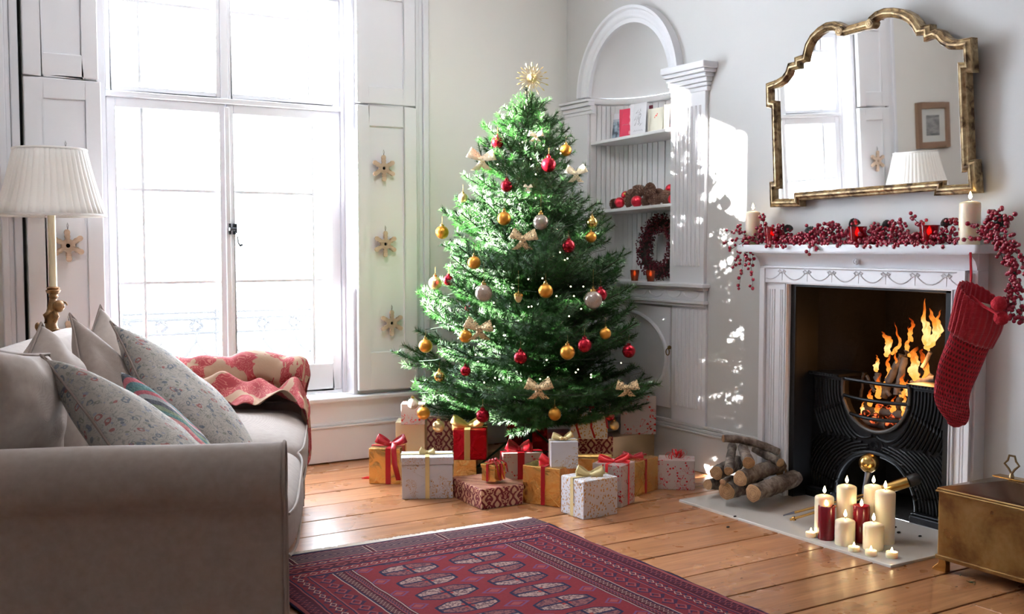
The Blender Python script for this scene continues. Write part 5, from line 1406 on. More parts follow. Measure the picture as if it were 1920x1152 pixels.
for i, (x, y, r, m, lb) in enumerate(BW):
    p = ontree(x, y, 1.06); kk = (p - CAM).dot(FW); s_ = r * kk / FPX
    t = thing('gauze_bow', p, lb, 'bow', 'gauze bows tied on the tree'); bow(t, p, s_, m, s_ * 0.62, seed=i + 1, loops=2, tails=2, droop=0.1)
# sparkling spire and sunburst topper
tp = onk(984, 222, 5.75); tip = onk(992, 172, 5.75)
ts = thing('tree_topper', (TX, TY, 1.95), 'gold wire sunburst topper on a glittery white spire', 'tree topper')
MB().lathe([(0.034, 0), (0.026, 0.03), (0.016, 0.06), (0.009, 0.09), (0.006, 0.15), (0.007, 0.155), (0, 0.165)], (0, 0, 0), 14).xf(Matrix.Translation(tp) @ (tip - tp).to_track_quat('Z', 'Y').to_matrix().to_4x4()).build('spire', bmat('glitter_white', S(236, 230, 214), 0.35, 0.4), ts)
c = onk(997, 147, 5.75); M_WIRE = bmat('gold_wire', S(206, 182, 130), 0.3, 0.9)
MB().ball(c, 0.014, 12, 8).build('hub', M_WIRE, ts)
for k in range(32):
    a = 2 * pi * k / 32; L_ = (0.098 if k % 2 == 0 else 0.066) * (0.95 + 0.08 * sin(k * 3)); d = RT * cos(a) + UP * sin(a); e = c + d * L_ - FW * 0.004 * (k % 3)
    q = MB(); q.tube([c, c + d * L_ * 0.7, e], [0.0028, 0.0018, 0.0012], 5); q.tube([e - d * 0.024, e - d * 0.011, e], [0.001, 0.0044, 0.001], 6)
    q.tube([c + d * 0.006, c + d * 0.03], [0.006, 0.002], 5); q.build('ray', M_WIRE, ts)
MB().tube([tip, c], 0.0012, 5).build('wire', M_WIRE, ts)
# ================================================================== GIFTS
def foil(name, c, bumpk=0.8, rough=0.27):
    m = Mt(name, c, rough, 0.9); v = m.coord(); n = m.noise(v, 9, 3, 1.5); m.bump(n, bumpk, 0.012); return m.m
P_GOLD = foil('gold_foil_paper', S(232, 188, 116)); P_RED = foil('red_foil_paper', S(168, 16, 26)); P_DRED = foil('dark_red_foil_paper', S(120, 12, 22))
def pat(name, base, ink, kind, sc=1.0, metal=0.0, rough=0.4, imet=0.6):
    m = Mt(name, base, rough, metal); v = m.coord(); x, y, z = m.xyz()
    if kind == 'leaf':      # small scattered leaves
        vv = m.coord('Object', (1, 1, 0.55), (0.5, 0.5, 0.6)); a = m.vor(vv, 95 * sc, rnd=0.9).lt(0.32)
        vv2 = m.coord('Object', (0.55, 1, 1), (0.2, -0.7, 0.4)); f = a.mx(m.vor(vv2, 85 * sc).lt(0.22))
    elif kind == 'sprig':   # sparse curling sprigs
        n = m.noise(v, 22 * sc, 2, 1.6); f = ((n * 30.0).sin().abs().lt(0.30)) * m.noise(v, 11 * sc, 2).gt(0.49)
        f = f.mx(m.vor(v, 70 * sc).lt(0.24) * m.noise(v, 9 * sc, 1).gt(0.56))
    elif kind == 'berry':   # red branches with berries
        n = m.noise(v, 13 * sc, 2, 1.2); br = ((n * 16.0).sin().abs().lt(0.12)) * m.noise(v, 8 * sc, 2).gt(0.46)
        f = br.mx(m.vor(v, 48 * sc, rnd=0.8).lt(0.30) * m.noise(v, 14 * sc, 1).gt(0.50))
    else:                   # damask: mirrored ornament on a drop repeat
        P_ = 0.085 / sc; col = ((x + y) / P_).floor(); u = (((x + y) / P_).mod(1.0) - 0.5).abs() ; w_ = ((z / P_) * 0.75 + col * 0.5).mod(1.0)
        w2 = (w_ - 0.5)
        r = (u * u * 3.4 + w2 * w2 * 1.5).sqrt()
        f = ((r * 26.0 + (u * 19.0).sin() * 1.6 + (w_ * 31.0).sin() * 1.3).sin().gt(-0.45)) * r.lt(0.54)
        f = f.mx((u * 20.0 + (w_ * 12.5).sin() * 2.2).sin().gt(0.15) * r.gt(0.42))
        f = f * m.noise(v, 90, 2).gt(0.28)
    m.color(m.mix(f, base, ink)); m.set('Metallic', f * imet + metal); m.bump(m.noise(v, 7, 2), 0.15, 0.008)
    return m.m
W1 = S(206, 208, 218)
P_WLEAF = pat('white_paper_gold_leaves', S(214, 214, 220), S(190, 142, 84), 'leaf')
P_WSPRIG = pat('silver_white_paper_gold_sprigs', W1, S(178, 130, 66), 'sprig')
P_SBERRY = pat('silver_paper_red_berries', S(196, 184, 180), S(206, 40, 36), 'berry')
P_SBERRY2 = pat('silver_paper_red_sprigs', S(186, 170, 166), S(190, 36, 46), 'berry', 1.3)
P_DAM = pat('cream_paper_burgundy_damask', S(206, 164, 134), S(112, 16, 36), 'damask', imet=0.1)
P_DAMR = pat('red_paper_gold_damask', S(150, 28, 44), S(196, 146, 110), 'damask', 1.2, imet=0.2)
P_CREAM = Mt('pearl_cream_paper', S(226, 218, 182), 0.3, 0.3).m; P_KRAFT = Mt('pale_gold_paper', S(190, 166, 132), 0.35, 0.35).m
P_ROSE = Mt('rose_paper', S(176, 90, 96), 0.45, 0.1).m
R_RED = Mt('red_satin_ribbon', S(164, 8, 30), 0.35); R_RED = R_RED.m
R_BRT = Mt('bright_red_organza_ribbon', S(214, 22, 34), 0.4).m; R_GOLD = Mt('gold_ribbon', S(204, 170, 108), 0.4, 0.4).m; R_CHAMP = Mt('champagne_organza', S(216, 196, 140), 0.4, 0.2).m
def gift(p1, p2, ytop, dep, paper, label, z0=0.0, ribbon=None, rw=0.018, cross='both', rpos=(0.5, 0.5), bowk=None, bows=0.06, lid=None, fold='front', hgt=None, bowm=None, dz=0.0):
    """box with its front bottom edge between two photo pixels on height z0, top edge at photo row ytop"""
    A, B = onz(*p1, z0), onz(*p2, z0); W_ = (B - A).length; ax = (B - A) / W_; ay = Vector((-ax.y, ax.x, 0))
    h = hgt or (zat(A, ytop) + zat(B, ytop)) / 2 - z0
    c = (A + B) / 2 + ay * dep / 2; ang = atan2(ax.y, ax.x)
    g = thing('gift_box', (0, 0, 0), label, 'gift', 'wrapped gifts under the tree')
    w2, d2 = W_ / 2, dep / 2
    ht = h - (lid or 0)
    MB().box(-w2, w2, -d2, d2, 0, ht if lid else h).build('box', paper, g, smooth=False, bevel=0.0025, seg=2)
    if lid: MB().box(-w2 - 0.004, w2 + 0.004, -d2 - 0.004, d2 + 0.004, ht, h).build('lid', paper, g, smooth=False, bevel=0.003, seg=2)
    if fold:   # folded paper flaps on the wrapped end
        sides = {'front': [((0, -d2, h / 2), (1, 0, 0), w2)], 'side': [((-w2, 0, h / 2), (0, -1, 0), d2)], 'right': [((w2, 0, h / 2), (0, 1, 0), d2)]}[fold]
        for (o, a, hw) in sides:
            hh = ht / 2; o = Vector(o); o.z = hh; k = min(hw * 0.92, hh * 0.98)
            MB().prism([(-hw + 0.003, -hh + 0.003), (hw - 0.003, -hh + 0.003), (hw * 0.05, -hh + k), (-hw * 0.05, -hh + k)], o, a, (0, 0, 1), 0.0003, 0.0018).build('flap', paper, g, smooth=False, bevel=0.0006, seg=1)
            if hh * 2 > k + 0.02: MB().prism([(-hw + 0.003, hh - 0.003), (-hw * 0.1, hh - k * 0.8), (hw * 0.1, hh - k * 0.8), (hw - 0.003, hh - 0.003)], o, a, (0, 0, 1), 0.0001, 0.0011).build('flap', paper, g, smooth=False, bevel=0.0005, seg=1)
    if ribbon:
        e = 0.0028; rx = -w2 + W_ * rpos[0]; ry = -d2 + dep * rpos[1]; q = e + (0.004 if lid else 0)
        if cross in ('both', 'x'):
            MB().tube([(0, 0, 0)], 0, 3, False)
            r = MB(); r.box(rx - rw / 2, rx + rw / 2, -d2 - q, -d2 - q + 0.001, 0.001, h + e).box(rx - rw / 2, rx + rw / 2, d2 + q - 0.001, d2 + q, 0.001, h + e).box(rx - rw / 2, rx + rw / 2, -d2 - q, d2 + q, h + e - 0.001, h + e)
            r.build('ribbon', ribbon, g, smooth=False)
        if cross in ('both', 'y'):
            r = MB(); r.box(-w2 - q, -w2 - q + 0.001, ry - rw / 2, ry + rw / 2, 0.001, h + e).box(w2 + q - 0.001, w2 + q, ry - rw / 2, ry + rw / 2, 0.001, h + e).box(-w2 - q, w2 + q, ry - rw / 2, ry + rw / 2, h + e - 0.0005, h + e + 0.0005)
            r.build('ribbon', ribbon, g, smooth=False)
        bp = Vector((rx if cross != 'y' else 0, ry if cross != 'x' else 0, h + e + rw * 0.3))
    else: bp = Vector((0, 0, h + 0.004))
    if bowk:
        bm_ = bowm or ribbon; Ri = Matrix.Rotation(-ang, 3, 'Z'); sd_ = Ri @ RT; fc = Ri @ (-Vector((FW.x, FW.y, 0)))
        if bowk == 'bow': bow(g, bp, bows, bm_, rw * 1.15, side=sd_, face=fc, loops=4, tails=2, droop=-0.6, seed=int(p1[0]), upv=(0, 0, 1))
        elif bowk == 'tails':
            bow(g, bp, bows, bm_, rw * 1.3, side=sd_, face=fc, loops=2, tails=0, droop=0, seed=int(p1[0]))
            for s_ in (-1, 1):
                pts = [bp, bp + sd_ * s_ * 0.02 + fc * d2 * 0.5 + Vector((0, 0, 0.015)), Vector((bp.x, 0, 0)) + sd_ * s_ * 0.03 + Vector((0, -d2 - 0.008, h)), Vector((bp.x, 0, 0)) + sd_ * s_ * 0.035 + Vector((0, -d2 - 0.006, h * 0.55)), Vector((bp.x, 0, 0)) + sd_ * s_ * 0.055 + Vector((0, -d2 - 0.010, h * 0.12))]
                if s_ > 0: MB().strip(pts, sd_, rw).build('bow_tail', bm_, g, ang=180, solid=0.0006)
        elif bowk == 'curls':
            rn = random.Random(int(p1[0]))
            for i in range(16):
                a = rn.uniform(0, 2 * pi); e_ = rn.uniform(0.1, 1.1); d = Vector((cos(a) * cos(e_), sin(a) * cos(e_), sin(e_))); s_ = d.cross(Vector((0, 0, 1))).normalized(); L_ = bows * rn.uniform(0.6, 1.1)
                MB().strip([bp + d * L_ * 0.5 * (1 - cos(t)) + (Vector((0, 0, 1)) - d * d.z) * L_ * 0.35 * sin(t) for t in [2 * pi * k / 12 * 0.9 for k in range(13)]], s_, 0.0055).build('curl', bm_, g, ang=180, solid=0.0005)
        elif bowk == 'thin':
            for s_ in (-0.35, 0.05, 0.42):
                MB().strip([bp, bp + Vector((s_ * W_ * 0.6, -d2 * 0.6, 0.012)), Vector((s_ * W_ * 1.05, -d2 - 0.007, h * 0.95)), Vector((s_ * W_ * (1.05 + 0.25 * s_), -d2 - 0.012, h * 0.45)), Vector((s_ * W_ * 1.0 + 0.02, -d2 - 0.010, h * (0.05 if s_ < 0.3 else 0.4)))], (1, 0, 0), 0.011).build('ribbon', bm_, g, ang=180, solid=0.0006)
            for i in range(5): MB().ball(bp + Vector(((i - 2) * 0.012, -0.008 * (i % 2), 0.008)), 0.008, 10, 6).build('bead', bm_, g)
        elif bowk == 'beads':
            bow(g, bp, bows, bm_, rw * 1.4, side=sd_, face=fc, loops=2, tails=0, seed=int(p1[0]))
            for s_ in (-1, 1): MB().ball(bp + sd_ * s_ * 0.010 + fc * 0.022 + Vector((0, 0, 0.004)), 0.0095, 14, 10).build('bead', BM['pale'], g)
    g.location = (c.x, c.y, z0 + dz); g.rotation_euler = (0, 0, ang)
    return g
# on the floor, front row
gift((692, 907.5), (750, 909), 842, 0.155, P_GOLD, 'gold foil gift with dark red velvet bow, leftmost of the front row', ribbon=R_RED, rw=0.026, rpos=(0.62, 0.5), bowk='tails', bows=0.075, fold=None)
gift((754, 937), (849, 935), 858, 0.15, P_WSPRIG, 'white lidded gift box with gold sprigs and a gauzy gold ribbon', ribbon=R_CHAMP, rw=0.02, rpos=(0.5, 0.5), bowk='bow', bows=0.04, lid=0.035, fold='front')
G3 = gift((903, 956.5), (980, 945.5), 913, 0.286, P_DAM, 'wide low red and cream damask box carrying the small gold box', fold=None, lid=0.03)
gift((980, 943), (1050, 952.5), 876, 0.16, P_GOLD, 'gold foil gift with bright red ribbon in the middle of the front row', ribbon=R_RED, rw=0.02, rpos=(0.55, 0.5), cross='x', bowk='bow', bows=0.06, bowm=R_BRT)
G6 = gift((1094, 975.6), (1157.5, 964), 899, 0.165, P_WLEAF, 'white box with tiny gold leaves and gold ribbon, frontmost gift of all', ribbon=R_CHAMP, rw=0.022, rpos=(0.5, 0.5), cross='y', bowk='bow', bows=0.062, fold='side')
gift((1165, 953), (1190, 941), 870, 0.15, P_SBERRY2, 'silver and red print gift with red organza bow, right of the frontmost gift', ribbon=R_BRT, rw=0.014, rpos=(0.5, 0.5), bowk='bow', bows=0.07, fold='front')
gift((1191, 932.5), (1233.6, 918), 862, 0.15, P_GOLD, 'gold foil gift with narrow red ribbon, second from the right on the floor', ribbon=R_RED, rw=0.014, rpos=(0.45, 0.5), bowk='bow', bows=0.055, bowm=R_RED)
gift((1234, 918), (1302, 920.5), 864, 0.125, P_SBERRY2, 'silver gift with red print and curly red bow, rightmost on the floor', bowk='curls', bows=0.055, bowm=R_BRT, fold='right')
# second row
gift((943, 901), (1018, 898), 850, 0.10, P_SBERRY2, 'silver gift with red sprigs and wide dark red ribbon behind the small gold box', ribbon=R_RED, rw=0.036, rpos=(0.45, 0.5), bowk='bow', bows=0.07, fold=None)
gift((1058, 905), (1150, 905), 860, 0.12, P_GOLD, 'gold gift almost hidden behind the frontmost white gift', fold=None)
a_ = gift((851, 893), (893, 893), 863, 0.20, P_GOLD, 'crumpled gold gift under the red foil gift', fold=None)
b_ = gift((742, 880), (797, 880), 792, 0.14, P_CREAM, 'pearl cream gift standing behind the leftmost gold gift', fold=None)
d_ = gift((772, 866), (868, 866), 785, 0.10, P_DAM, 'tall burgundy damask gift at the back left, behind the white lidded box', fold=None)
e_ = gift((950, 868), (1026, 868), 789, 0.14, P_DRED, 'dark red foil gift at the back middle under the branches', fold='right')
f_ = gift((1018, 866), (1084, 866), 812, 0.12, P_ROSE, 'dull rose red gift at the back, left of the small damask gift', fold=None)
h_ = gift((1081, 878), (1149, 878), 819, 0.13, P_DAM, 'red and cream damask gift supporting the white dotted gift', fold=None)
i_ = gift((1142, 874), (1231, 862), 816, 0.16, P_KRAFT, 'plain pale gold long gift supporting the big red-print gift', fold='right')
# stacked ones: front bottom edge sits on the top of the gift below
def topz(px, py, z0, ytop): return zat(onz(px, py, z0), ytop)
zt = topz(903, 956.5, 0, 913)
gift((927, 905), (948, 898), 870, 0.072, P_GOLD, 'small gold box with red ribbon sitting on the low damask box', z0=zt, ribbon=R_RED, rw=0.012, rpos=(0.45, 0.5), bowk='thin', bows=0.03, lid=0.018, fold=None)
zt = topz(851, 893, 0, 863)
gift((850, 863), (912, 863), 807, 0.19, P_RED, 'bright red foil gift with wide gold ribbon and bow', z0=zt, ribbon=R_GOLD, rw=0.030, rpos=(0.42, 0.5), bowk='bow', bows=0.085, fold='front')
zt = topz(742, 880, 0, 792)
gift((752, 797), (797, 797), 758, 0.12, P_SBERRY, 'small silver gift with red print stacked on the cream one at the left', z0=zt, fold=None)
zt = topz(1081, 878, 0, 819)
gift((1070, 824), (1139, 824), 772, 0.13, P_WLEAF, 'white gold-dotted gift with thin trailing red ribbons stacked at the back', z0=zt, bowk='thin', bowm=R_RED, bows=0.04, fold=None)
zt = (topz(1142, 874, 0, 816) + topz(1231, 862, 0, 816)) / 2
gift((1163, 815), (1230, 815), 743, 0.13, P_SBERRY, 'large silver gift with shiny red berry print stacked highest at the right', z0=zt, fold=None)
zt = topz(980, 943, 0, 876)
gift((1033, 880), (1084, 879), 829, 0.085, P_WSPRIG, 'small white gift with gold sprigs and gold beads, stacked in the middle', z0=zt, ribbon=R_CHAMP, rw=0.016, cross='y', bowk='beads', bows=0.05, fold=None)
# glass bauble with a red cap lying on the left stack
bz = onk(774, 757, 5.45); bauble(bz, 0.030, 'glass', 'clear bauble with a red cap resting on the left stack of gifts', thread=0)
tg = MB(); p0_ = onz(700, 897, 0.003); tg.strip([p0_, p0_ - RT * 0.03 + Vector((0, 0, 0.002)), p0_ - RT * 0.06], UP, [0.02, 0.016, 0.004])
tag(tg.build('ribbon_scrap', R_BRT, None, solid=0.001), 'bright red ribbon end on the floor left of the gold gift', 'ribbon')
# ================================================================== RECESS SHELVES AND WHAT STANDS ON THEM
def niche_shelf(zl, zr, thick, bowf, label):
    # board filling the apse, front edge slightly bowed
    mb = MB(); n = 24; out = []
    for i in range(n + 1):
        q = apse(0.02 + 0.96 * i / n, 0, 0.004); out.append((q.x, q.y))
    for i in range(13):
        t = i / 12; y = NY1 - 0.006 - (NY1 - NY0 - 0.012) * t; out.append((XW + 0.004 - bowf * sin(pi * t), y))
    m = len(out)
    def zz(y): return zl + (zr - zl) * (NY1 - y) / (NY1 - NY0)
    for d in (0, thick):
        for (x, y) in out: mb.v.append(Vector((x, y, zz(y) - thick + d)))
    mb.f = [tuple(reversed(range(m))), tuple(range(m, 2 * m))] + [(k, (k + 1) % m, m + (k + 1) % m, m + k) for k in range(m)]
    return tag(mb.build('niche_shelf', M_SHELF, None, smooth=False, bevel=0.003), label, 'shelf', 'shelves in the arched recess')
niche_shelf(1.822, 1.842, 0.018, 0.0, 'upper white shelf in the arched recess, holding greeting cards')
s2l, s2r = onx(1118, 398, XW).z, onx(1263, 384, XW).z
niche_shelf(s2l + 0.006, s2r + 0.010, 0.018, 0.015, 'lower white shelf in the arched recess, holding pinecones and red baubles')
ZS1 = 1.832; ZS2 = (s2l + s2r) / 2 + 0.008; ZS3 = 0.996
def zshelf(y): t = (NY1 - y) / (NY1 - NY0); return (1.822 + 0.020 * t)
# greeting cards
C_W = Mt('white_card', S(226, 226, 232), 0.6).m; C_CR = Mt('cream_card', S(236, 232, 216), 0.6).m; C_RED = Mt('red_card', S(206, 48, 82), 0.55).m; C_DR = Mt('dark_red_card', S(118, 18, 44), 0.55).m
C_PIC = Mt('snow_scene_print', rough=0.6); v = C_PIC.coord(); C_PIC.color(C_PIC.ramp(C_PIC.noise(v, 26, 2), [(0.35, S(70, 80, 92)), (0.5, S(150, 170, 186)), (0.65, S(196, 200, 210)), (0.75, S(180, 110, 80))])); C_PIC = C_PIC.m
C_PIC2 = Mt('dark_print', rough=0.6); v = C_PIC2.coord(); C_PIC2.color(C_PIC2.ramp(C_PIC2.noise(v, 30, 2), [(0.4, S(60, 56, 62)), (0.55, S(120, 90, 96)), (0.7, S(150, 84, 90))])); C_PIC2 = C_PIC2.m
C_INK = Mt('grey_ink', S(120, 120, 128), 0.7).m; C_LINE = Mt('pale_pink_ink', S(236, 150, 165), 0.6).m; C_CORAL = Mt('coral_ink', S(230, 90, 80), 0.6).m
def card(px0, px1, ytop, X, m, label, extra=None):
    A = onx(px0, 300, X); B = onx(px1, 300, X); zb = zshelf((A.y + B.y) / 2) + 0.0005
    A = Vector((X, A.y, zb)); B = Vector((X, B.y, zb)); h = zat(A, ytop) - zb; w_ = (B - A).length
    c = thing('greeting_card', (A + B) / 2, label, 'card', 'greeting cards on the upper shelf')
    M4 = Matrix.Translation((A + B) / 2) @ Matrix.Rotation(radians(-90), 4, 'Z') @ Matrix.Rotation(radians(-4), 4, 'X')
    w2 = w_ / 2
    MB().box(-w2, w2, -0.0006, 0.0006, 0, h).xf(M4).build('front_leaf', m, c, smooth=False)
    Mb = Matrix.Translation((A + B) / 2) @ Matrix.Rotation(radians(-90), 4, 'Z') @ Matrix.Translation((-w2, 0, 0)) @ Matrix.Rotation(radians(28), 4, 'Z')
    MB().box(0, 2 * w2 * 0.85, 0.0, 0.0012, 0, h * 0.995).xf(Mb).build('back_leaf', m, c, smooth=False)
    def art(mb, name, mm): mb.xf(M4).build(name, mm, c, smooth=False)
    rn = random.Random(int(px0))
    if extra == 'pic': art(MB().box(-w2 * 0.6, w2 * 0.95, -0.0012, -0.0006, h * 0.12, h * 0.80), 'print', C_PIC)
    if extra == 'pic2': art(MB().box(-w2 * 0.15, w2 * 0.98, -0.0012, -0.0006, h * 0.10, h * 0.84), 'print', C_PIC2)
    if extra == 'tree':
        q = MB()
        for i in range(26):
            a = rn.uniform(-1, 1); b = rn.random(); x0 = a * w2 * 0.55 * (1 - b * 0.5); z0 = h * (0.30 + 0.5 * b)
            q.tube([(x0, -0.0010, z0), (x0 + rn.uniform(-0.012, 0.012), -0.0010, z0 + rn.uniform(-0.012, 0.016)), (x0 + rn.uniform(-0.02, 0.02), -0.0010, z0 + rn.uniform(-0.004, 0.02))], 0.0006, 4)
        for k in range(9): q.tube([(w2 * (-0.62 + 0.15 * k), -0.001, h * 0.15), (w2 * (-0.56 + 0.15 * k), -0.001, h * (0.15 + 0.035 * (k % 2))), (w2 * (-0.50 + 0.15 * k), -0.001, h * 0.15)], 0.0006, 4)
        q.xf(M4); tag(q.build('ink_drawing', C_INK, c), kind='stuff')
    if extra == 'redline':
        q = MB()
        for zz_ in (0.2, 0.5, 0.72): q.ball((w2 * 0.72, -0.0008, h * zz_), 0.008, 8, 6, (1, 0.1, 1.4))
        for k in range(7): q.tube([(w2 * (-0.6 + 0.16 * k), -0.001, h * 0.46), (w2 * (-0.52 + 0.16 * k), -0.001, h * 0.49)], 0.0012, 4)
        q.xf(M4); tag(q.build('printed_sprig', C_LINE, c), kind='stuff')
    if extra == 'coral':
        q = MB()
        for (a, b) in ((0.0, 0.70), (0.18, 0.76), (-0.14, 0.64), (0.10, 0.70)): q.ball((w2 * a, -0.0008, h * b), 0.0045, 8, 6, (1, 0.15, 1))
        q.xf(M4); tag(q.build('printed_sprig', C_CORAL, c), kind='stuff')
card(1141, 1163, 215, 3.90, C_W, 'white-bordered card with a blue-grey snow scene, leftmost on the shelf', 'pic')
card(1161, 1182, 205.5, 3.86, C_RED, 'bright pinkish red card, second from the left on the shelf', 'redline')
card(1181, 1209, 195.5, 3.83, C_W, 'tall white card with a fine grey ink drawing', 'tree')
card(1206, 1220, 199, 3.90, C_DR, 'dark red card mostly hidden behind two pale cards')
card(1214, 1241, 204.5, 3.86, C_CR, 'cream card with a small coral motif', 'coral')
card(1244, 1268, 196, 3.84, C_CR, 'cream card with a dark picture, rightmost on the shelf', 'pic2')
# pinecones and baubles on the lower shelf
M_CONE = Mt('brown_pinecone', S(92, 58, 44), 0.8); v = M_CONE.coord(); M_CONE.color(M_CONE.mix(M_CONE.noise(v, 60, 3), S(40, 24, 20), S(158, 116, 96))); M_CONE = M_CONE.m
M_CONED = Mt('dark_frosted_cone', S(40, 34, 36), 0.7).m
def cone_mesh(rows=9):
    mb = MB(); mb.lathe([(0.0, -0.9), (0.28, -0.6), (0.32, 0.0), (0.2, 0.6), (0, 0.9)], (0, 0, 0), 8)
    for i in range(rows):
        t = i / (rows - 1); z = -0.85 + 1.75 * t; r = 1.2 * sqrt(max(0.03, 1 - (1.15 * t - 0.35) ** 2 * 1.3)) * (1 - 0.25 * t); n = 9
        for k in range(n):
            a = 2 * pi * (k + 0.5 * (i % 2)) / n; d = Vector((cos(a), sin(a), 0)); s = Vector((-sin(a), cos(a), 0)); b0 = d * 0.25 + Vector((0, 0, z - 0.1)); tp_ = d * r + Vector((0, 0, z + 0.12))
            w_ = 0.22 * r + 0.05; k0 = len(mb.v)
            mb.v += [b0 - s * 0.06, b0 + s * 0.06, tp_ + s * w_, tp_ + Vector((0, 0, 0.14)) + d * 0.05, tp_ - s * w_, b0 + Vector((0, 0, -0.1)), tp_ + Vector((0, 0, -0.14))]
            mb.f += [(k0, k0 + 1, k0 + 2, k0 + 3), (k0, k0 + 3, k0 + 4), (k0 + 5, k0 + 6, k0 + 2, k0 + 1), (k0 + 5, k0, k0 + 4, k0 + 6), (k0 + 6, k0 + 4, k0 + 3, k0 + 2)]
    me = bpy.data.meshes.new('pinecone'); me.from_pydata(mb.v, [], mb.f); return me
CONE = cone_mesh(); CONE.materials.append(M_CONE); CONED = CONE.copy(); CONED.materials.clear(); CONED.materials.append(M_CONED)
def shelfpt(px, py, X): return onx(px, py, X)
pc_lab = [(1153, 383, 3.80, 'small dark pinecone at the far left end of the lower shelf'), (1180, 378, 3.84, 'pinecone between the two left red baubles on the shelf'), (1186, 366, 3.86, 'dark pinecone behind the second-left red bauble on the shelf'),
          (1199, 358, 3.86, 'pinecone at the left top of the heap on the shelf'), (1219, 353, 3.87, 'pinecone at the right top of the heap on the shelf'), (1218, 367, 3.81, 'pale brown pinecone in the centre of the heap'),
          (1212, 379, 3.80, 'pinecone at the bottom centre of the heap'), (1229, 377, 3.80, 'pinecone low on the right of the heap'), (1234, 365, 3.86, 'pinecone behind the right side of the heap'),
          (1250, 368, 3.85, 'pinecone under the upper right red bauble'), (1251, 377, 3.80, 'pinecone in front beside the rightmost red bauble')]
rn = random.Random(9)
for (x, y, X, lb) in pc_lab:
    p = shelfpt(x, y, X); o = bpy.data.objects.new('pinecone', CONE); COL.objects.link(o); s = 0.033 * rn.uniform(0.85, 1.1); p.z = max(p.z, ZS2 + s * 0.8)
    o.location = p; o.scale = (s, s, s); o.rotation_euler = (rn.uniform(0.6, 1.9), rn.uniform(-0.6, 0.6), rn.uniform(0, 6)); tag(o, lb, 'pinecone', 'pinecones on the lower shelf')
BM['shelfred'] = Mt('bright_red_bauble', S(206, 40, 58), 0.3, 0.6).m
for (x, y, r, X, lb) in ((1162, 380, 10, 3.80, 'red bauble at the left end of the lower shelf'), (1173, 367, 8.5, 3.86, 'red bauble behind the leftmost one on the lower shelf'), (1194, 378, 11, 3.79, 'largest red bauble in front of the pinecones on the shelf'), (1257, 355, 9.5, 3.87, 'red bauble on top at the right end of the lower shelf'), (1262, 374, 10, 3.81, 'red bauble at the right end of the shelf below another')):
    p = shelfpt(x, y, X); kk = (p - CAM).dot(FW); R_ = r * kk / FPX; p.z = max(p.z, ZS2 + R_)
    b = bauble(p, R_, 'shelfred', lb, 'red baubles on the lower shelf', 0); b.rotation_euler = (1.2, 0.4, 1.0 + x)
# wreath
wx = XW + 0.17; wc = onx(1238, 464, wx); wth = thing('berry_wreath', wc, 'round dark red berry wreath leaning inside the recess', 'wreath')
M_TWIG = Mt('dark_twig', S(46, 34, 28), 0.85).m; M_WBERRY = Mt('wreath_berry', S(96, 16, 34), 0.3).m; M_WLEAF2 = Mt('dark_wreath_leaf', S(36, 40, 30), 0.6).m
RB = 0.142; tl_ = radians(8)
def wpt(a, r, d): return Vector((wx + 0.06 * 0 + (RB * sin(a)) * sin(tl_) * 0.5 + d, wc.y + r * cos(a), wc.z + r * sin(a)))
q = MB(); q.tube([wpt(a, RB, 0) for a in [2 * pi * k / 32 for k in range(33)]], 0.026, 8, hint=Vector((1, 0, 0))); q.build('ring', M_TWIG, wth)
q = MB(); rn = random.Random(4)
for i in range(900):
    a = rn.uniform(0, 2 * pi); b = rn.uniform(0, 2 * pi); rr = rn.uniform(0.026, 0.056); q.ball(wpt(a, RB + rr * cos(b), rr * 0.9 * sin(b) - 0.005), rn.uniform(0.0042, 0.0068), 6, 4)
tag(q.build('berries', M_WBERRY, wth), kind='stuff')
q = MB()
for i in range(900):
    a = rn.uniform(0, 2 * pi); b = rn.uniform(0, 2 * pi); rr = rn.uniform(0.03, 0.055); p = wpt(a, RB + rr * cos(b), rr * 0.8 * sin(b)); d = Vector([rn.uniform(-1, 1) for _ in range(3)]).normalized(); s = Vector([rn.uniform(-1, 1) for _ in range(3)]).normalized()
    q.add([p, p + d * 0.010 + s * 0.004, p + d * 0.022, p + d * 0.010 - s * 0.004], [(0, 1, 2, 3)])
tag(q.build('leaves', M_WLEAF2, wth), kind='stuff')
# votives in the recess
M_AMBER = Mt('amber_votive_glass', S(150, 70, 46), 0.15); M_AMBER.b.inputs['Transmission Weight'].default_value = 0.35; M_AMBER = M_AMBER.m
M_REDGL = Mt('red_votive_glass', S(150, 10, 22), 0.12); M_REDGL.b.inputs['Transmission Weight'].default_value = 0.5; M_REDGL = M_REDGL.m
M_VFL = emis('votive_flame', [(0, (1, 0.35, 0.08, 1)), (1, (1, 0.6, 0.2, 1))], 20)
def votive(p, r, h, m, label, group, flame_out=True):
    t = thing('votive_glass', p, label, 'candle holder', group)
    MB().lathe([(r * 0.72, 0), (r, h), (r * 0.93, h), (r * 0.66, 0.008), (0, 0.008)], p, 24, mod=lambda a, z: 1 + 0.02 * cos(12 * a)).build('glass', m, t, ang=60)
    MB().lathe([(0, 0.009), (r * 0.6, 0.009), (r * 0.66, h * 0.42), (0, h * 0.42)], p, 20).build('tea_light', M_WAX, t)
    flame_mesh(p + Vector((0, 0, h * 0.48)), h * 0.5, h * 0.13).build('flame', M_VFL, t)
    # glow seen on the near side of the glass
    return t
for (x, lb) in ((1190, 'left ribbed amber votive on the recess ledge'), (1220, 'right ribbed amber votive in front of the wreath')):
    p = onx(x, 526, XW - 0.012); p.z = ZS3 + 0.0005; votive(p, 0.0265, 0.062, M_AMBER, lb, 'votives on the recess ledge')
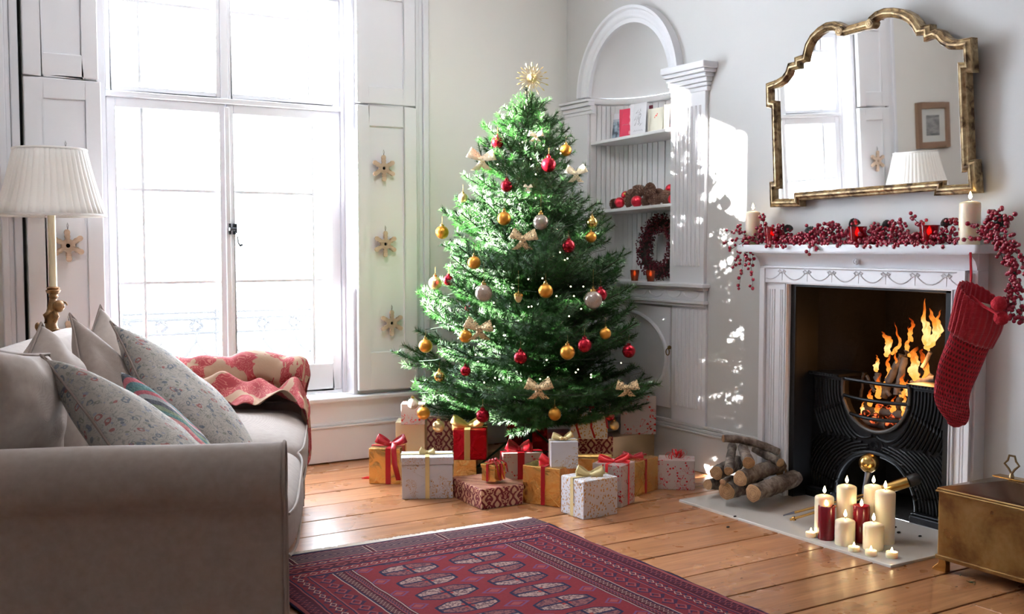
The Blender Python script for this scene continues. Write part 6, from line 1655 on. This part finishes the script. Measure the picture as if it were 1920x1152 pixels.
# ================================================================== MANTEL GARLAND
M_BERRY = Mt('glossy_burgundy_berry', S(142, 18, 44), 0.24); M_BERRY.b.inputs['Coat Weight'].default_value = 0.4; M_BERRY = M_BERRY.m
gar = thing('berry_garland', (3.66, 3.1, ZM), 'long burgundy berry garland with small black cones along the mantel shelf', 'garland')
rn = random.Random(17); berries = []; stems = MB()
BR = 0.0085
def sprig(p0, p1, n, spread, bend=Vector((0, 0, 0))):
    """stem from p0 to p1 with n berries on side stalks"""
    pts = [p0.lerp(p1, t) + bend * 4 * t * (1 - t) for t in [k / 6 for k in range(7)]]
    stems.tube(pts, 0.0013, 4)
    for i in range(n):
        t = (i + 0.6) / n; k = min(int(t * 6), 5); q = pts[k].lerp(pts[k + 1], t * 6 - k)
        d = Vector([rn.uniform(-1, 1) for _ in range(3)]).normalized() * spread * rn.uniform(0.4, 1.0)
        if i == n - 1: d *= 0.1
        stems.tube([q, q + d], 0.0008, 3); berries.append(q + d)
yy0, yy1 = 3.80, 2.56
main = [(3.68 + 0.02 * sin(k * 1.1), yy0 - (yy0 - yy1) * k / 30, ZM + 0.022 + 0.012 * sin(k * 1.7)) for k in range(31)]
stems.tube(main, 0.004, 6)
for i in range(900):
    t = rn.random() ** 1.0; y = 3.735 - (3.735 - 2.60) * t; hmax = 0.085 * (0.75 + 0.35 * sin(t * 21) + 0.15 * sin(t * 55)); x = rn.uniform(3.625, 3.725)
    z = ZM + BR + rn.random() ** 1.3 * max(0.03, hmax) * (1.1 - abs(x - 3.68) * 6)
    if rn.random() < 0.08: x = 3.60; z = ZM + rn.uniform(-0.012, 0.02)
    berries.append(Vector((x, y, max(z, ZM + BR) if x > 3.601 else z)))
for (x0, y0, x1, y1, n, X) in ((1432, 440, 1430, 400, 7, 3.66), (1440, 430, 1424, 405, 5, 3.64), (1592, 430, 1605, 412, 4, 3.68), (1730, 432, 1706, 398, 7, 3.66), (1722, 425, 1738, 412, 5, 3.66), (1636, 430, 1640, 418, 4, 3.66),
                               (1530, 445, 1511, 421, 4, 3.66), (1575, 440, 1572, 420, 4, 3.66), (1520, 455, 1517, 480, 4, 3.592), (1525, 450, 1530, 470, 4, 3.592), (1600, 455, 1608, 462, 3, 3.592), (1735, 450, 1737, 458, 3, 3.592), (1450, 452, 1435, 464, 3, 3.592), (1470, 455, 1473, 464, 3, 3.592)):
    sprig(onx(x0, y0, X), onx(x1, y1, X - 0.01), n, 0.016)
# left end: loose sprays past the candle and trailing down
for (x0, y0, x1, y1, n, X) in ((1415, 450, 1360, 432, 8, 3.62), (1412, 448, 1354, 457, 8, 3.60), (1408, 452, 1366, 472, 7, 3.60), (1405, 455, 1382, 425, 6, 3.62), (1400, 456, 1385, 545, 11, 3.62), (1404, 456, 1412, 545, 12, 3.62), (1402, 458, 1372, 505, 7, 3.62), (1400, 458, 1398, 500, 9, 3.62), (1396, 458, 1378, 490, 8, 3.62), (1408, 460, 1412, 500, 8, 3.64), (1385, 440, 1388, 422, 4, 3.62)):
    sprig(onx(x0, y0, X), onx(x1, y1, X), n, 0.018, Vector((0, 0, 0.01)))
# right end: over the candle and hanging in a long tail
for (x0, y0, x1, y1, n, X) in ((1835, 430, 1812, 420, 5, 3.60), (1840, 448, 1805, 451, 5, 3.59), (1840, 435, 1880, 392, 14, 3.62), (1842, 440, 1860, 395, 12, 3.62), (1842, 442, 1885, 405, 14, 3.62), (1845, 445, 1890, 425, 14, 3.62), (1845, 450, 1900, 440, 16, 3.60),
                               (1850, 452, 1912, 460, 16, 3.60), (1838, 440, 1855, 425, 8, 3.62), (1862, 448, 1905, 400, 12, 3.62), (1870, 452, 1908, 500, 18, 3.60), (1880, 450, 1900, 520, 20, 3.60), (1868, 452, 1882, 495, 14, 3.59), (1890, 470, 1912, 545, 22, 3.60), (1888, 480, 1905, 560, 22, 3.60),
                               (1900, 500, 1918, 600, 20, 3.60), (1896, 520, 1890, 575, 12, 3.60), (1900, 540, 1884, 590, 10, 3.60), (1895, 555, 1912, 608, 12, 3.60), (1888, 575, 1902, 605, 10, 3.59), (1885, 560, 1880, 600, 6, 3.59), (1872, 455, 1905, 470, 12, 3.59), (1905, 470, 1925, 520, 12, 3.60)):
    sprig(onx(x0, y0, X), onx(x1, y1, X), n, 0.017, Vector((0, 0, 0.008)))
bm0 = MB().ball((0, 0, 0), BR, 10, 7); o0 = bm0.build('berry', M_BERRY, None, ang=180); bme = o0.data; bpy.data.objects.remove(o0)
berries.sort(key=lambda q: (q - CAM).length)
for q in berries[:300]:
    o = bpy.data.objects.new('berry', bme); COL.objects.link(o); o.parent = gar; o.location = q - gar.location; s = rn.uniform(0.85, 1.15); o.scale = (s, s, s)
rest = MB()
for q in berries[300:]: rest.ball(q, BR * rn.uniform(0.85, 1.12), 8, 6)
tag(rest.build('berries', M_BERRY, gar, ang=180), kind='stuff')
stems.build('stem', M_TWIG, gar)
for (x, y, X, s) in ((1477, 428, 3.69, 0.019), (1521, 433, 3.66, 0.023), (1601, 418, 3.70, 0.022), (1663, 420, 3.70, 0.018), (1774, 417, 3.69, 0.019), (1877, 413, 3.64, 0.023)):
    o = bpy.data.objects.new('pinecone', CONED); COL.objects.link(o); o.parent = gar; o.location = onx(x, y, X) - gar.location; o.scale = (s, s, s * 0.8); o.rotation_euler = (rn.uniform(-0.5, 0.5), rn.uniform(-0.5, 0.5), 0)
for (x, lb) in ((1448, 'red glass votive at the left of the mantel garland'), (1607, 'red glass votive in the middle of the mantel garland'), (1742, 'red glass votive at the right of the mantel garland')):
    p = onx(x, 455, 3.655); p.z = ZM + 0.0005; votive(p, 0.040, 0.078, M_REDGL, lb, 'red votives on the mantel shelf')

# ================================================================== STOCKING
M_KNIT = Mt('red_knitted_wool', S(142, 12, 30), 0.85); v = M_KNIT.coord('UV'); M_KNIT.b.inputs['Sheen Weight'].default_value = 0.35; M_KNIT.b.inputs['Sheen Tint'].default_value = S(230, 80, 90)
ux = M_KNIT.xyz(v); gx_ = ux[0]; gy_ = ux[1]
row = (gy_ * 40.0).floor(); hx_ = ((gx_ * 38.0) + (row.mod(2.0)) * 0.5).mod(1.0) - 0.5; hy_ = (gy_ * 40.0).mod(1.0) - 0.5
hole = (hx_ * hx_ + hy_ * hy_).sqrt()
hm = hole.lt(0.30) * gy_.gt(0.26); M_KNIT.color(M_KNIT.mix(hm * 0.8, S(170, 14, 36), S(60, 4, 14))); M_KNIT.bump(hole.mn(0.45) * 2.0, 1.0, 0.006); M_KNIT = M_KNIT.m
M_KNITP = Mt('red_wool', S(170, 12, 34), 0.9); M_KNITP.bump(M_KNITP.noise(M_KNITP.coord(), 220, 2), 0.8, 0.004); M_KNITP = M_KNITP.m
XS = 3.545
stk = thing('christmas_stocking', onx(1823, 555, XS), 'red knitted Christmas stocking with pompoms hanging from the mantel shelf', 'stocking')
# centre line px, half width px
ln = [(1841, 556, 43), (1838, 575, 44), (1832, 600, 42), (1825, 620, 40), (1816, 645, 38), (1806, 670, 38), (1796, 695, 37), (1788, 720, 34), (1784, 745, 33), (1786, 765, 32), (1790, 782, 25), (1793, 795, 14), (1793, 801, 4)]
tiltd = radians(-20)
def stock(u, vv_, out=0.0):
    t = vv_ * (len(ln) - 1); i = min(int(t), len(ln) - 2); f = t - i
    def cr(a, b, c, d): return 0.5 * ((2 * b) + (c - a) * f + (2 * a - 5 * b + 4 * c - d) * f * f + (3 * b - a - 3 * c + d) * f ** 3)
    L = [ln[max(i - 1, 0)], ln[i], ln[i + 1], ln[min(i + 2, len(ln) - 1)]]
    cx, cy, hw = [cr(*[q[j] for q in L]) for j in range(3)]
    c = onx(cx, cy, XS); kk = (c - CAM).dot(FW); r = max(hw, 0.5) * kk / FPX + out
    a = 2 * pi * u; tl = 0.32 * (1 - vv_) ** 1.5
    side = (RT - UP * (0.30 + 0.35 * (1 - vv_) ** 2)).normalized() if vv_ < 0.9 else RT
    dpt = Vector((0, 0, 0)) + Vector((-1, 0, 0)) * 0.62
    upn = Vector((0, 0, -1))
    return c + side * r * cos(a) + Vector((-0.60, -0.1, -0.35 * (1 - vv_) ** 2)) * r * sin(a) * (0.75 if vv_ > 0.1 else 0.7)
def uvgrid(name, fn, nu, nv, m, parent, v0, v1, solid):
    mb = MB().grid(fn, nu, nv); o = mb.build(name, m, parent, ang=180, solid=solid)
    # wrap coordinates
    me = o.data; uvl = me.uv_layers.new(name='UVMap')
    if len(me.vertices) == nu * nv:
        for lp_ in me.loops: i = lp_.vertex_index; uvl.data[lp_.index].uv = ((i // nv) / (nu - 1), v0 + (v1 - v0) * (i % nv) / (nv - 1))
    return o
def nomerge(fn, nu, nv):   # tiny offset keeps the seam vertices apart
    return lambda u, v: Vector(fn(u, v)) + Vector((0, 0, 1)) * (2e-5 if u > 0.999 else 0) + Vector((1, 0, 0)) * 3e-5 * u
uvgrid('sock_body', nomerge(lambda u, v: stock(u, 0.12 + 0.88 * v), 81, 60), 81, 60, M_KNIT, stk, 0.28, 1.0, 0.004)
ribn = 24
def cuff(u, v):
    out = 0.0085 + 0.0055 * sin(2 * pi * ribn * u) + (0.004 * sin(pi * v)); return stock(u, 0.30 * v, out)
M_RIB = Mt('red_ribbed_wool', S(166, 13, 35), 0.85); M_RIB.b.inputs['Sheen Weight'].default_value = 0.3; M_RIB.bump(M_RIB.wave(M_RIB.coord(), 70, 2, 2, 2, 'Z'), 0.5, 0.002); M_RIB = M_RIB.m
MB().grid(cuff, ribn * 6 + 1, 14).build('ribbed_cuff', M_RIB, stk, ang=180, solid=0.003)
MB().grid(lambda u, v: stock(u, 0.16 * v, -0.005 + 0.0045 * sin(2 * pi * ribn * u)), ribn * 6 + 1, 8).build('cuff_lining', M_RIB, stk, ang=180)
# cable stitch down the left side
for ph in (0, pi):
    pts = []
    for k in range(60):
        t = k / 59; v_ = 0.33 + 0.42 * t; a = radians(222) + 0.10 * sin(14 * pi * t + ph); q = stock(a / (2 * pi), v_, 0.004 + 0.003 * cos(14 * pi * t + ph)); pts.append(q)
    MB().tube(pts, 0.0075, 8).build('cable_stitch', M_RIB, stk)
hang = onx(1823, 480, XS + 0.06)
hp0 = Vector((3.594, hang.y, 1.172)); hq = stock(0.60, 0.0, 0.0)
MB().tube([hp0, onx(1821, 520, XS + 0.03), onx(1819, 552, XS + 0.01), onx(1815, 570, XS)], [0.0045, 0.0045, 0.0045, 0.005], 8).build('hanging_loop', M_KNITP, stk)
MB().tube([onx(1822, 556, XS - 0.01), onx(1845, 575, XS - 0.035), onx(1872, 590, XS - 0.05)], 0.0055, 8).build('pompom_cord', M_KNITP, stk)
def pompom(p, r):
    mb = MB().ball(p, r, 34, 24); rn2 = random.Random(int(p.x * 1000))
    mb.v = [p + (q - p) * (1 + rn2.uniform(-0.09, 0.09)) for q in mb.v]; mb.build('pompom', M_KNITP, stk, ang=180)
pompom(onx(1873, 570, XS - 0.05), 0.0265); pompom(onx(1877, 597, XS - 0.02), 0.0255)
MB().box(-0.045, 0.045, -0.001, 0.001, -0.07, 0.0).xf(Matrix.Translation(onx(1836, 566, XS - 0.006)) @ Matrix((RT, Vector((FW.x, FW.y, 0)).normalized(), Vector((0, 0, 1)))).transposed().to_4x4() @ Matrix.Rotation(radians(15), 4, 'Y')).build('card_inside', C_CR, stk, smooth=False)['label'] = 'cream card edge poking out'
MB().tube([onx(1815, 548, XS), onx(1814, 556, XS - 0.01), onx(1817, 560, XS - 0.01)], 0.003, 6).build('hook', M_OLDBRASS, stk)

# ================================================================== LOGS
M_BRK = Mt('birch_bark', S(96, 84, 76), 0.9); v = M_BRK.coord('Object', (1, 1, 1)); n1 = M_BRK.noise(v, 18, 5, 0.4); n2 = M_BRK.noise(v, 70, 4)
M_BRK.color(M_BRK.ramp(n1 * 0.7 + n2 * 0.3, [(0.32, S(44, 36, 32)), (0.48, S(92, 80, 72)), (0.62, S(134, 122, 112)), (0.75, S(74, 78, 66))])); M_BRK.bump(n2 + n1, 0.8, 0.006); M_BRK = M_BRK.m
M_END = Mt('sawn_wood_end', S(176, 134, 92), 0.75); v = M_END.coord('Object')
M_END.color(M_END.mix(M_END.noise(v, 60, 3), S(148, 106, 68), S(196, 156, 112))); M_END = M_END.m
def log(p0, p1, r, label, bend=0.0, r1=None, seed=0):
    p0, p1 = Vector(p0), Vector(p1); g = thing('firewood_log', p0, label, 'log', 'firewood logs piled beside the hearth'); n = 14; rn2 = random.Random(seed); pts = []; rr = []
    for i in range(n):
        t = i / (n - 1); q = p0.lerp(p1, t) + Vector((0, 0, bend * 4 * t * (1 - t))) + Vector((rn2.uniform(-1, 1), rn2.uniform(-1, 1), rn2.uniform(-1, 1))) * r * 0.05
        pts.append(q); rr.append((r + ((r1 or r) - r) * t) * (1 + 0.05 * sin(i * 1.7 + seed)))
    mb = MB(); base = len(mb.v); m = 20
    for i, q in enumerate(pts):
        d = pts[min(i + 1, n - 1)] - pts[max(i - 1, 0)]; a, b = frame_from(d)
        for k in range(m): th_ = 2 * pi * k / m; k2 = rr[i] * (1 + 0.05 * sin(3 * th_ + seed) + 0.03 * sin(7 * th_ + i * 0.6)); mb.v.append(q + a * cos(th_) * k2 + b * sin(th_) * k2)
    for i in range(n - 1):
        for k in range(m): mb.f.append((i * m + k, i * m + (k + 1) % m, (i + 1) * m + (k + 1) % m, (i + 1) * m + k))
    ends = [mb.v[:m], mb.v[-m:]]; mb.build('bark', M_BRK, g, ang=180)
    for e, c, s_ in ((ends[0], pts[0], -1), (ends[1], pts[-1], 1)):
        d = (pts[1] - pts[0] if s_ < 0 else pts[-1] - pts[-2]).normalized() * s_; en = MB()
        for f_ in (0.985, 0.955, 0.5): en.v += [c + (q - c) * f_ + d * (0.0016 if f_ < 0.98 else 0.0) for q in e]
        en.v.append(c + d * 0.0018)
        for j in range(2):
            for k in range(m): en.f.append((j * m + k, j * m + (k + 1) % m, (j + 1) * m + (k + 1) % m, (j + 1) * m + k))
        for k in range(m): en.f.append((2 * m + k, 2 * m + (k + 1) % m, 3 * m))
        en.build('sawn_end', M_END, g, ang=60)
        for f_ in (0.35, 0.6, 0.8): MB().tube([c + (q - c) * f_ + d * 0.0019 for q in e + [e[0]]], 0.0006, 4).build('growth_ring', M_CONE, g)
    return g
def LP(px, py, k): return onk(px, py, k)
K0 = 4.82
log(LP(1413, 926, 4.72), LP(1492, 897, 4.98), 0.0385, 'thick pale log lying in front, rightmost on the hearth slab', seed=1)
log(LP(1362, 921, 4.80), LP(1420, 905, 5.0), 0.040, 'dark log on the slab behind the front pale log', seed=2)
log(LP(1388, 898, 4.78), LP(1462, 872, 5.02), 0.036, 'thick log with split pale end in the middle of the pile', seed=3)
log(LP(1327, 909, 4.95), LP(1385, 905, 5.14), 0.026, 'leftmost log on the floor with its pale end facing left', seed=4)
log(LP(1343, 888, 4.94), LP(1382, 868, 5.18), 0.034, 'log with a big round sawn end at the left of the pile', seed=5)
log(LP(1355, 905, 4.78), LP(1372, 897, 4.90), 0.0145, 'thin log end poking out between the left and middle logs', seed=6)
log(LP(1366, 884, 4.82), LP(1373, 836, 5.06), 0.0205, 'greenish log standing steeply at the left of the pile', seed=7)
log(LP(1404, 868, 4.80), LP(1390, 834, 5.06), 0.027, 'pinkish brown log leaning toward the camera in the centre', r1=0.022, seed=8)
log(LP(1463, 868, 4.90), LP(1415, 842, 5.10), 0.0195, 'greenish log leaning to the right with an orange sawn end', seed=9)
log(LP(1356, 823, 4.98), LP(1458, 848, 5.02), 0.0185, 'curved log lying across the top of the pile', bend=0.016, seed=10)
log(LP(1464, 885, 5.02), LP(1477, 876, 5.14), 0.030, 'short dark log at the right back against the fireplace', seed=11)

# ================================================================== FIRE TOOLS
M_BRASS = Mt('polished_brass', S(190, 150, 86), 0.22, 1.0); M_BRASS.bump(M_BRASS.noise(M_BRASS.coord(), 40, 3), 0.12, 0.002); M_BRASS = M_BRASS.m; M_STEEL = Mt('blued_steel', S(96, 96, 104), 0.3, 0.9).m; M_BLK = Mt('matt_black_handle', S(18, 17, 18), 0.6).m
t = thing('fire_poker', onk(1622, 950, 4.55), 'brass ball-topped poker standing behind the candles', 'poker')
bc = onk(1629, 869, 4.42); MB().ball(bc, 0.0405, 30, 20).build('brass_ball', M_BRASS, t)
MB().tube([bc - Vector((0, 0, 0.036)), onk(1622, 915, 4.42), onk(1614, 975, 4.40)], [0.015, 0.011, 0.006], 12).build('shaft', M_STEEL, t)
t = thing('fire_tongs', onz(1480, 975, ZH), 'brass fire tongs with black-capped handle lying across the hearth', 'tongs')
a_, b_ = onz(1469, 967, ZH + 0.012), onk(1662, 917, 4.30); c_, d_ = onz(1482, 975, ZH + 0.010), onk(1664, 921, 4.28)
MB().tube([a_, a_.lerp(b_, 0.12)], [0.003, 0.006], 8).build('tip', M_STEEL, t); MB().tube([a_.lerp(b_, 0.12), b_], [0.0058, 0.005], 8).build('rod', M_BRASS, t)
MB().tube([c_, d_], [0.006, 0.005], 8).build('rod', M_BRASS, t); MB().tube([c_ + (d_ - c_) * t_ for t_ in (0.03, 0.05)], 0.010, 10).build('ferrule', M_BRASS, t)
MB().tube([onk(1655, 919, 4.29), onk(1703, 904, 4.26)], 0.0215, 20).build('handle_sleeve', M_BRASS, t); MB().tube([onk(1703, 904, 4.26), onk(1706, 903, 4.26), onk(1720, 898, 4.25), onk(1723, 897, 4.25)], [0.0235, 0.025, 0.025, 0.019], 20).build('handle_cap', M_BLK, t)

# ================================================================== BRASS COAL BOX
M_BOX = Mt('tarnished_brass_sheet', S(128, 98, 56), 0.32, 0.92); v = M_BOX.coord()
M_BOX.color(M_BOX.ramp(M_BOX.noise(v, 5, 5, 1.5) * 0.8 + M_BOX.noise(v, 50, 3) * 0.2, [(0.3, S(106, 72, 44)), (0.5, S(146, 116, 72)), (0.68, S(168, 140, 92))])); M_BOX.bump(M_BOX.noise(v, 8, 4), 0.15, 0.01); M_BOX.set('Roughness', M_BOX.noise(v, 9, 3) * 0.3 + 0.18)
M_BOX = M_BOX.m
BX0, BX1, BY1 = 3.335, 3.70, 2.452; BY0 = BY1 - 0.62; zb, zt = 0.052, 0.296
cb = thing('brass_coal_box', (BX0, BY1, 0), 'tarnished brass coal box with low pyramid lid at the right edge', 'coal box')
MB().box(BX0, BX1, BY0, BY1, zb, zt).build('box_body', M_BOX, cb, smooth=False, bevel=0.003)
MB().box(BX0 - 0.006, BX1 + 0.006, BY0 - 0.006, BY1 + 0.006, zb - 0.004, zb + 0.012).build('base_rim', M_BOX, cb, smooth=False, bevel=0.003)
MB().box(BX0 - 0.009, BX1 + 0.009, BY0 - 0.009, BY1 + 0.009, zt, zt + 0.008).box(BX0 - 0.005, BX1 + 0.005, BY0 - 0.005, BY1 + 0.005, zt + 0.008, zt + 0.016).build('lid_rim', M_BOX, cb, smooth=False, bevel=0.0035, seg=3)
z0 = zt + 0.016; mx_, my_ = (BX0 + BX1) / 2, (BY0 + BY1) / 2; i1, i2, zq, zr = 0.012, 0.145, z0 + 0.004, z0 + 0.042
v_ = [(BX0, BY0, z0), (BX1, BY0, z0), (BX1, BY1, z0), (BX0, BY1, z0), (BX0 + i1, BY0 + i1, zq), (BX1 - i1, BY0 + i1, zq), (BX1 - i1, BY1 - i1, zq), (BX0 + i1, BY1 - i1, zq), (BX0 + i2, BY0 + i2 * 1.2, zr), (BX1 - i2, BY0 + i2 * 1.2, zr), (BX1 - i2, BY1 - i2 * 1.2, zr), (BX0 + i2, BY1 - i2 * 1.2, zr)]
f_ = []
for a in (0, 4): f_ += [(a + k, a + (k + 1) % 4, a + 4 + (k + 1) % 4, a + 4 + k) for k in range(4)]
MB().add(v_, f_ + [(8, 9, 10, 11)]).build('lid', Mt('lid_brown_brass', S(104, 78, 58), 0.25, 0.85).m, cb, smooth=False, bevel=0.002)
hy = onx(1897, 880, mx_).y
q = MB(); pl = [(mx_ - 0.022, hy - 0.06), (mx_ + 0.022, hy - 0.06), (mx_ + 0.022, hy + 0.06), (mx_ - 0.022, hy + 0.06)]
q.box(mx_ - 0.024, mx_ + 0.024, hy - 0.062, hy + 0.062, zr, zr + 0.006); q.build('handle_plate', M_BRASS, cb, smooth=False, bevel=0.004)
q = MB(); hz = zr + 0.006; H_ = 0.075
q.tube([(mx_, hy, hz), (mx_, hy, hz + 0.014)], [0.010, 0.006], 10)
dm = [(0, 0.012), (-0.012, 0.030), (-0.029, 0.046), (-0.016, 0.060), (-0.011, 0.078), (0.011, 0.078), (0.016, 0.060), (0.029, 0.046), (0.012, 0.030), (0, 0.012)]
q.tube([(mx_, hy + a, hz + b) for a, b in dm], 0.0042, 6, hint=Vector((1, 0, 0))); q.build('handle', Mt('old_brass_handle', S(140, 116, 84), 0.35, 0.9).m, cb)
for (x, y) in ((BX0, BY1), (BX1, BY1), (BX0, BY0), (BX1, BY0)):
    sx = 1 if x == BX0 else -1; sy = -1 if y == BY1 else 1; f2 = MB()
    f2.prism([(-0.024, 0.0), (0.034, 0.0), (0.034, 0.03), (0.030, zb - 0.003), (0.006, zb - 0.003), (0.0, 0.03), (-0.024, 0.007)], (x, y, 0), (0, sy, 0), (0, 0, 1), -0.010 * sx * sy * 0 - 0.004, 0.030)
    if sx * sy < 0: f2.v = [Vector((2 * x - q_.x + 0.0, q_.y, q_.z)) if (q_.x - x) * sx < -0.006 else q_ for q_ in f2.v]
    f2.build('foot', M_BRASS, cb, smooth=False, bevel=0.002)
# bits on the boards
rn = random.Random(2)
nb = MB()
for (x, y) in ((1820, 1093), (1800, 1080)): p = onz(x, y, 0.002); nb.tube([p, p + Vector((0.012, 0.004, 0.001))], 0.0012, 5)
p = onz(1821, 1093, 0.002)
for k in range(6): a = k * 1.05; nb.tube([p, p + Vector((0.016 * cos(a), 0.016 * sin(a), 0.004))], 0.0006, 4)
tag(nb.build('fallen_needles', M_NEEDLE), 'few fallen green needles on the boards near the brass box', 'needles', kind='stuff')
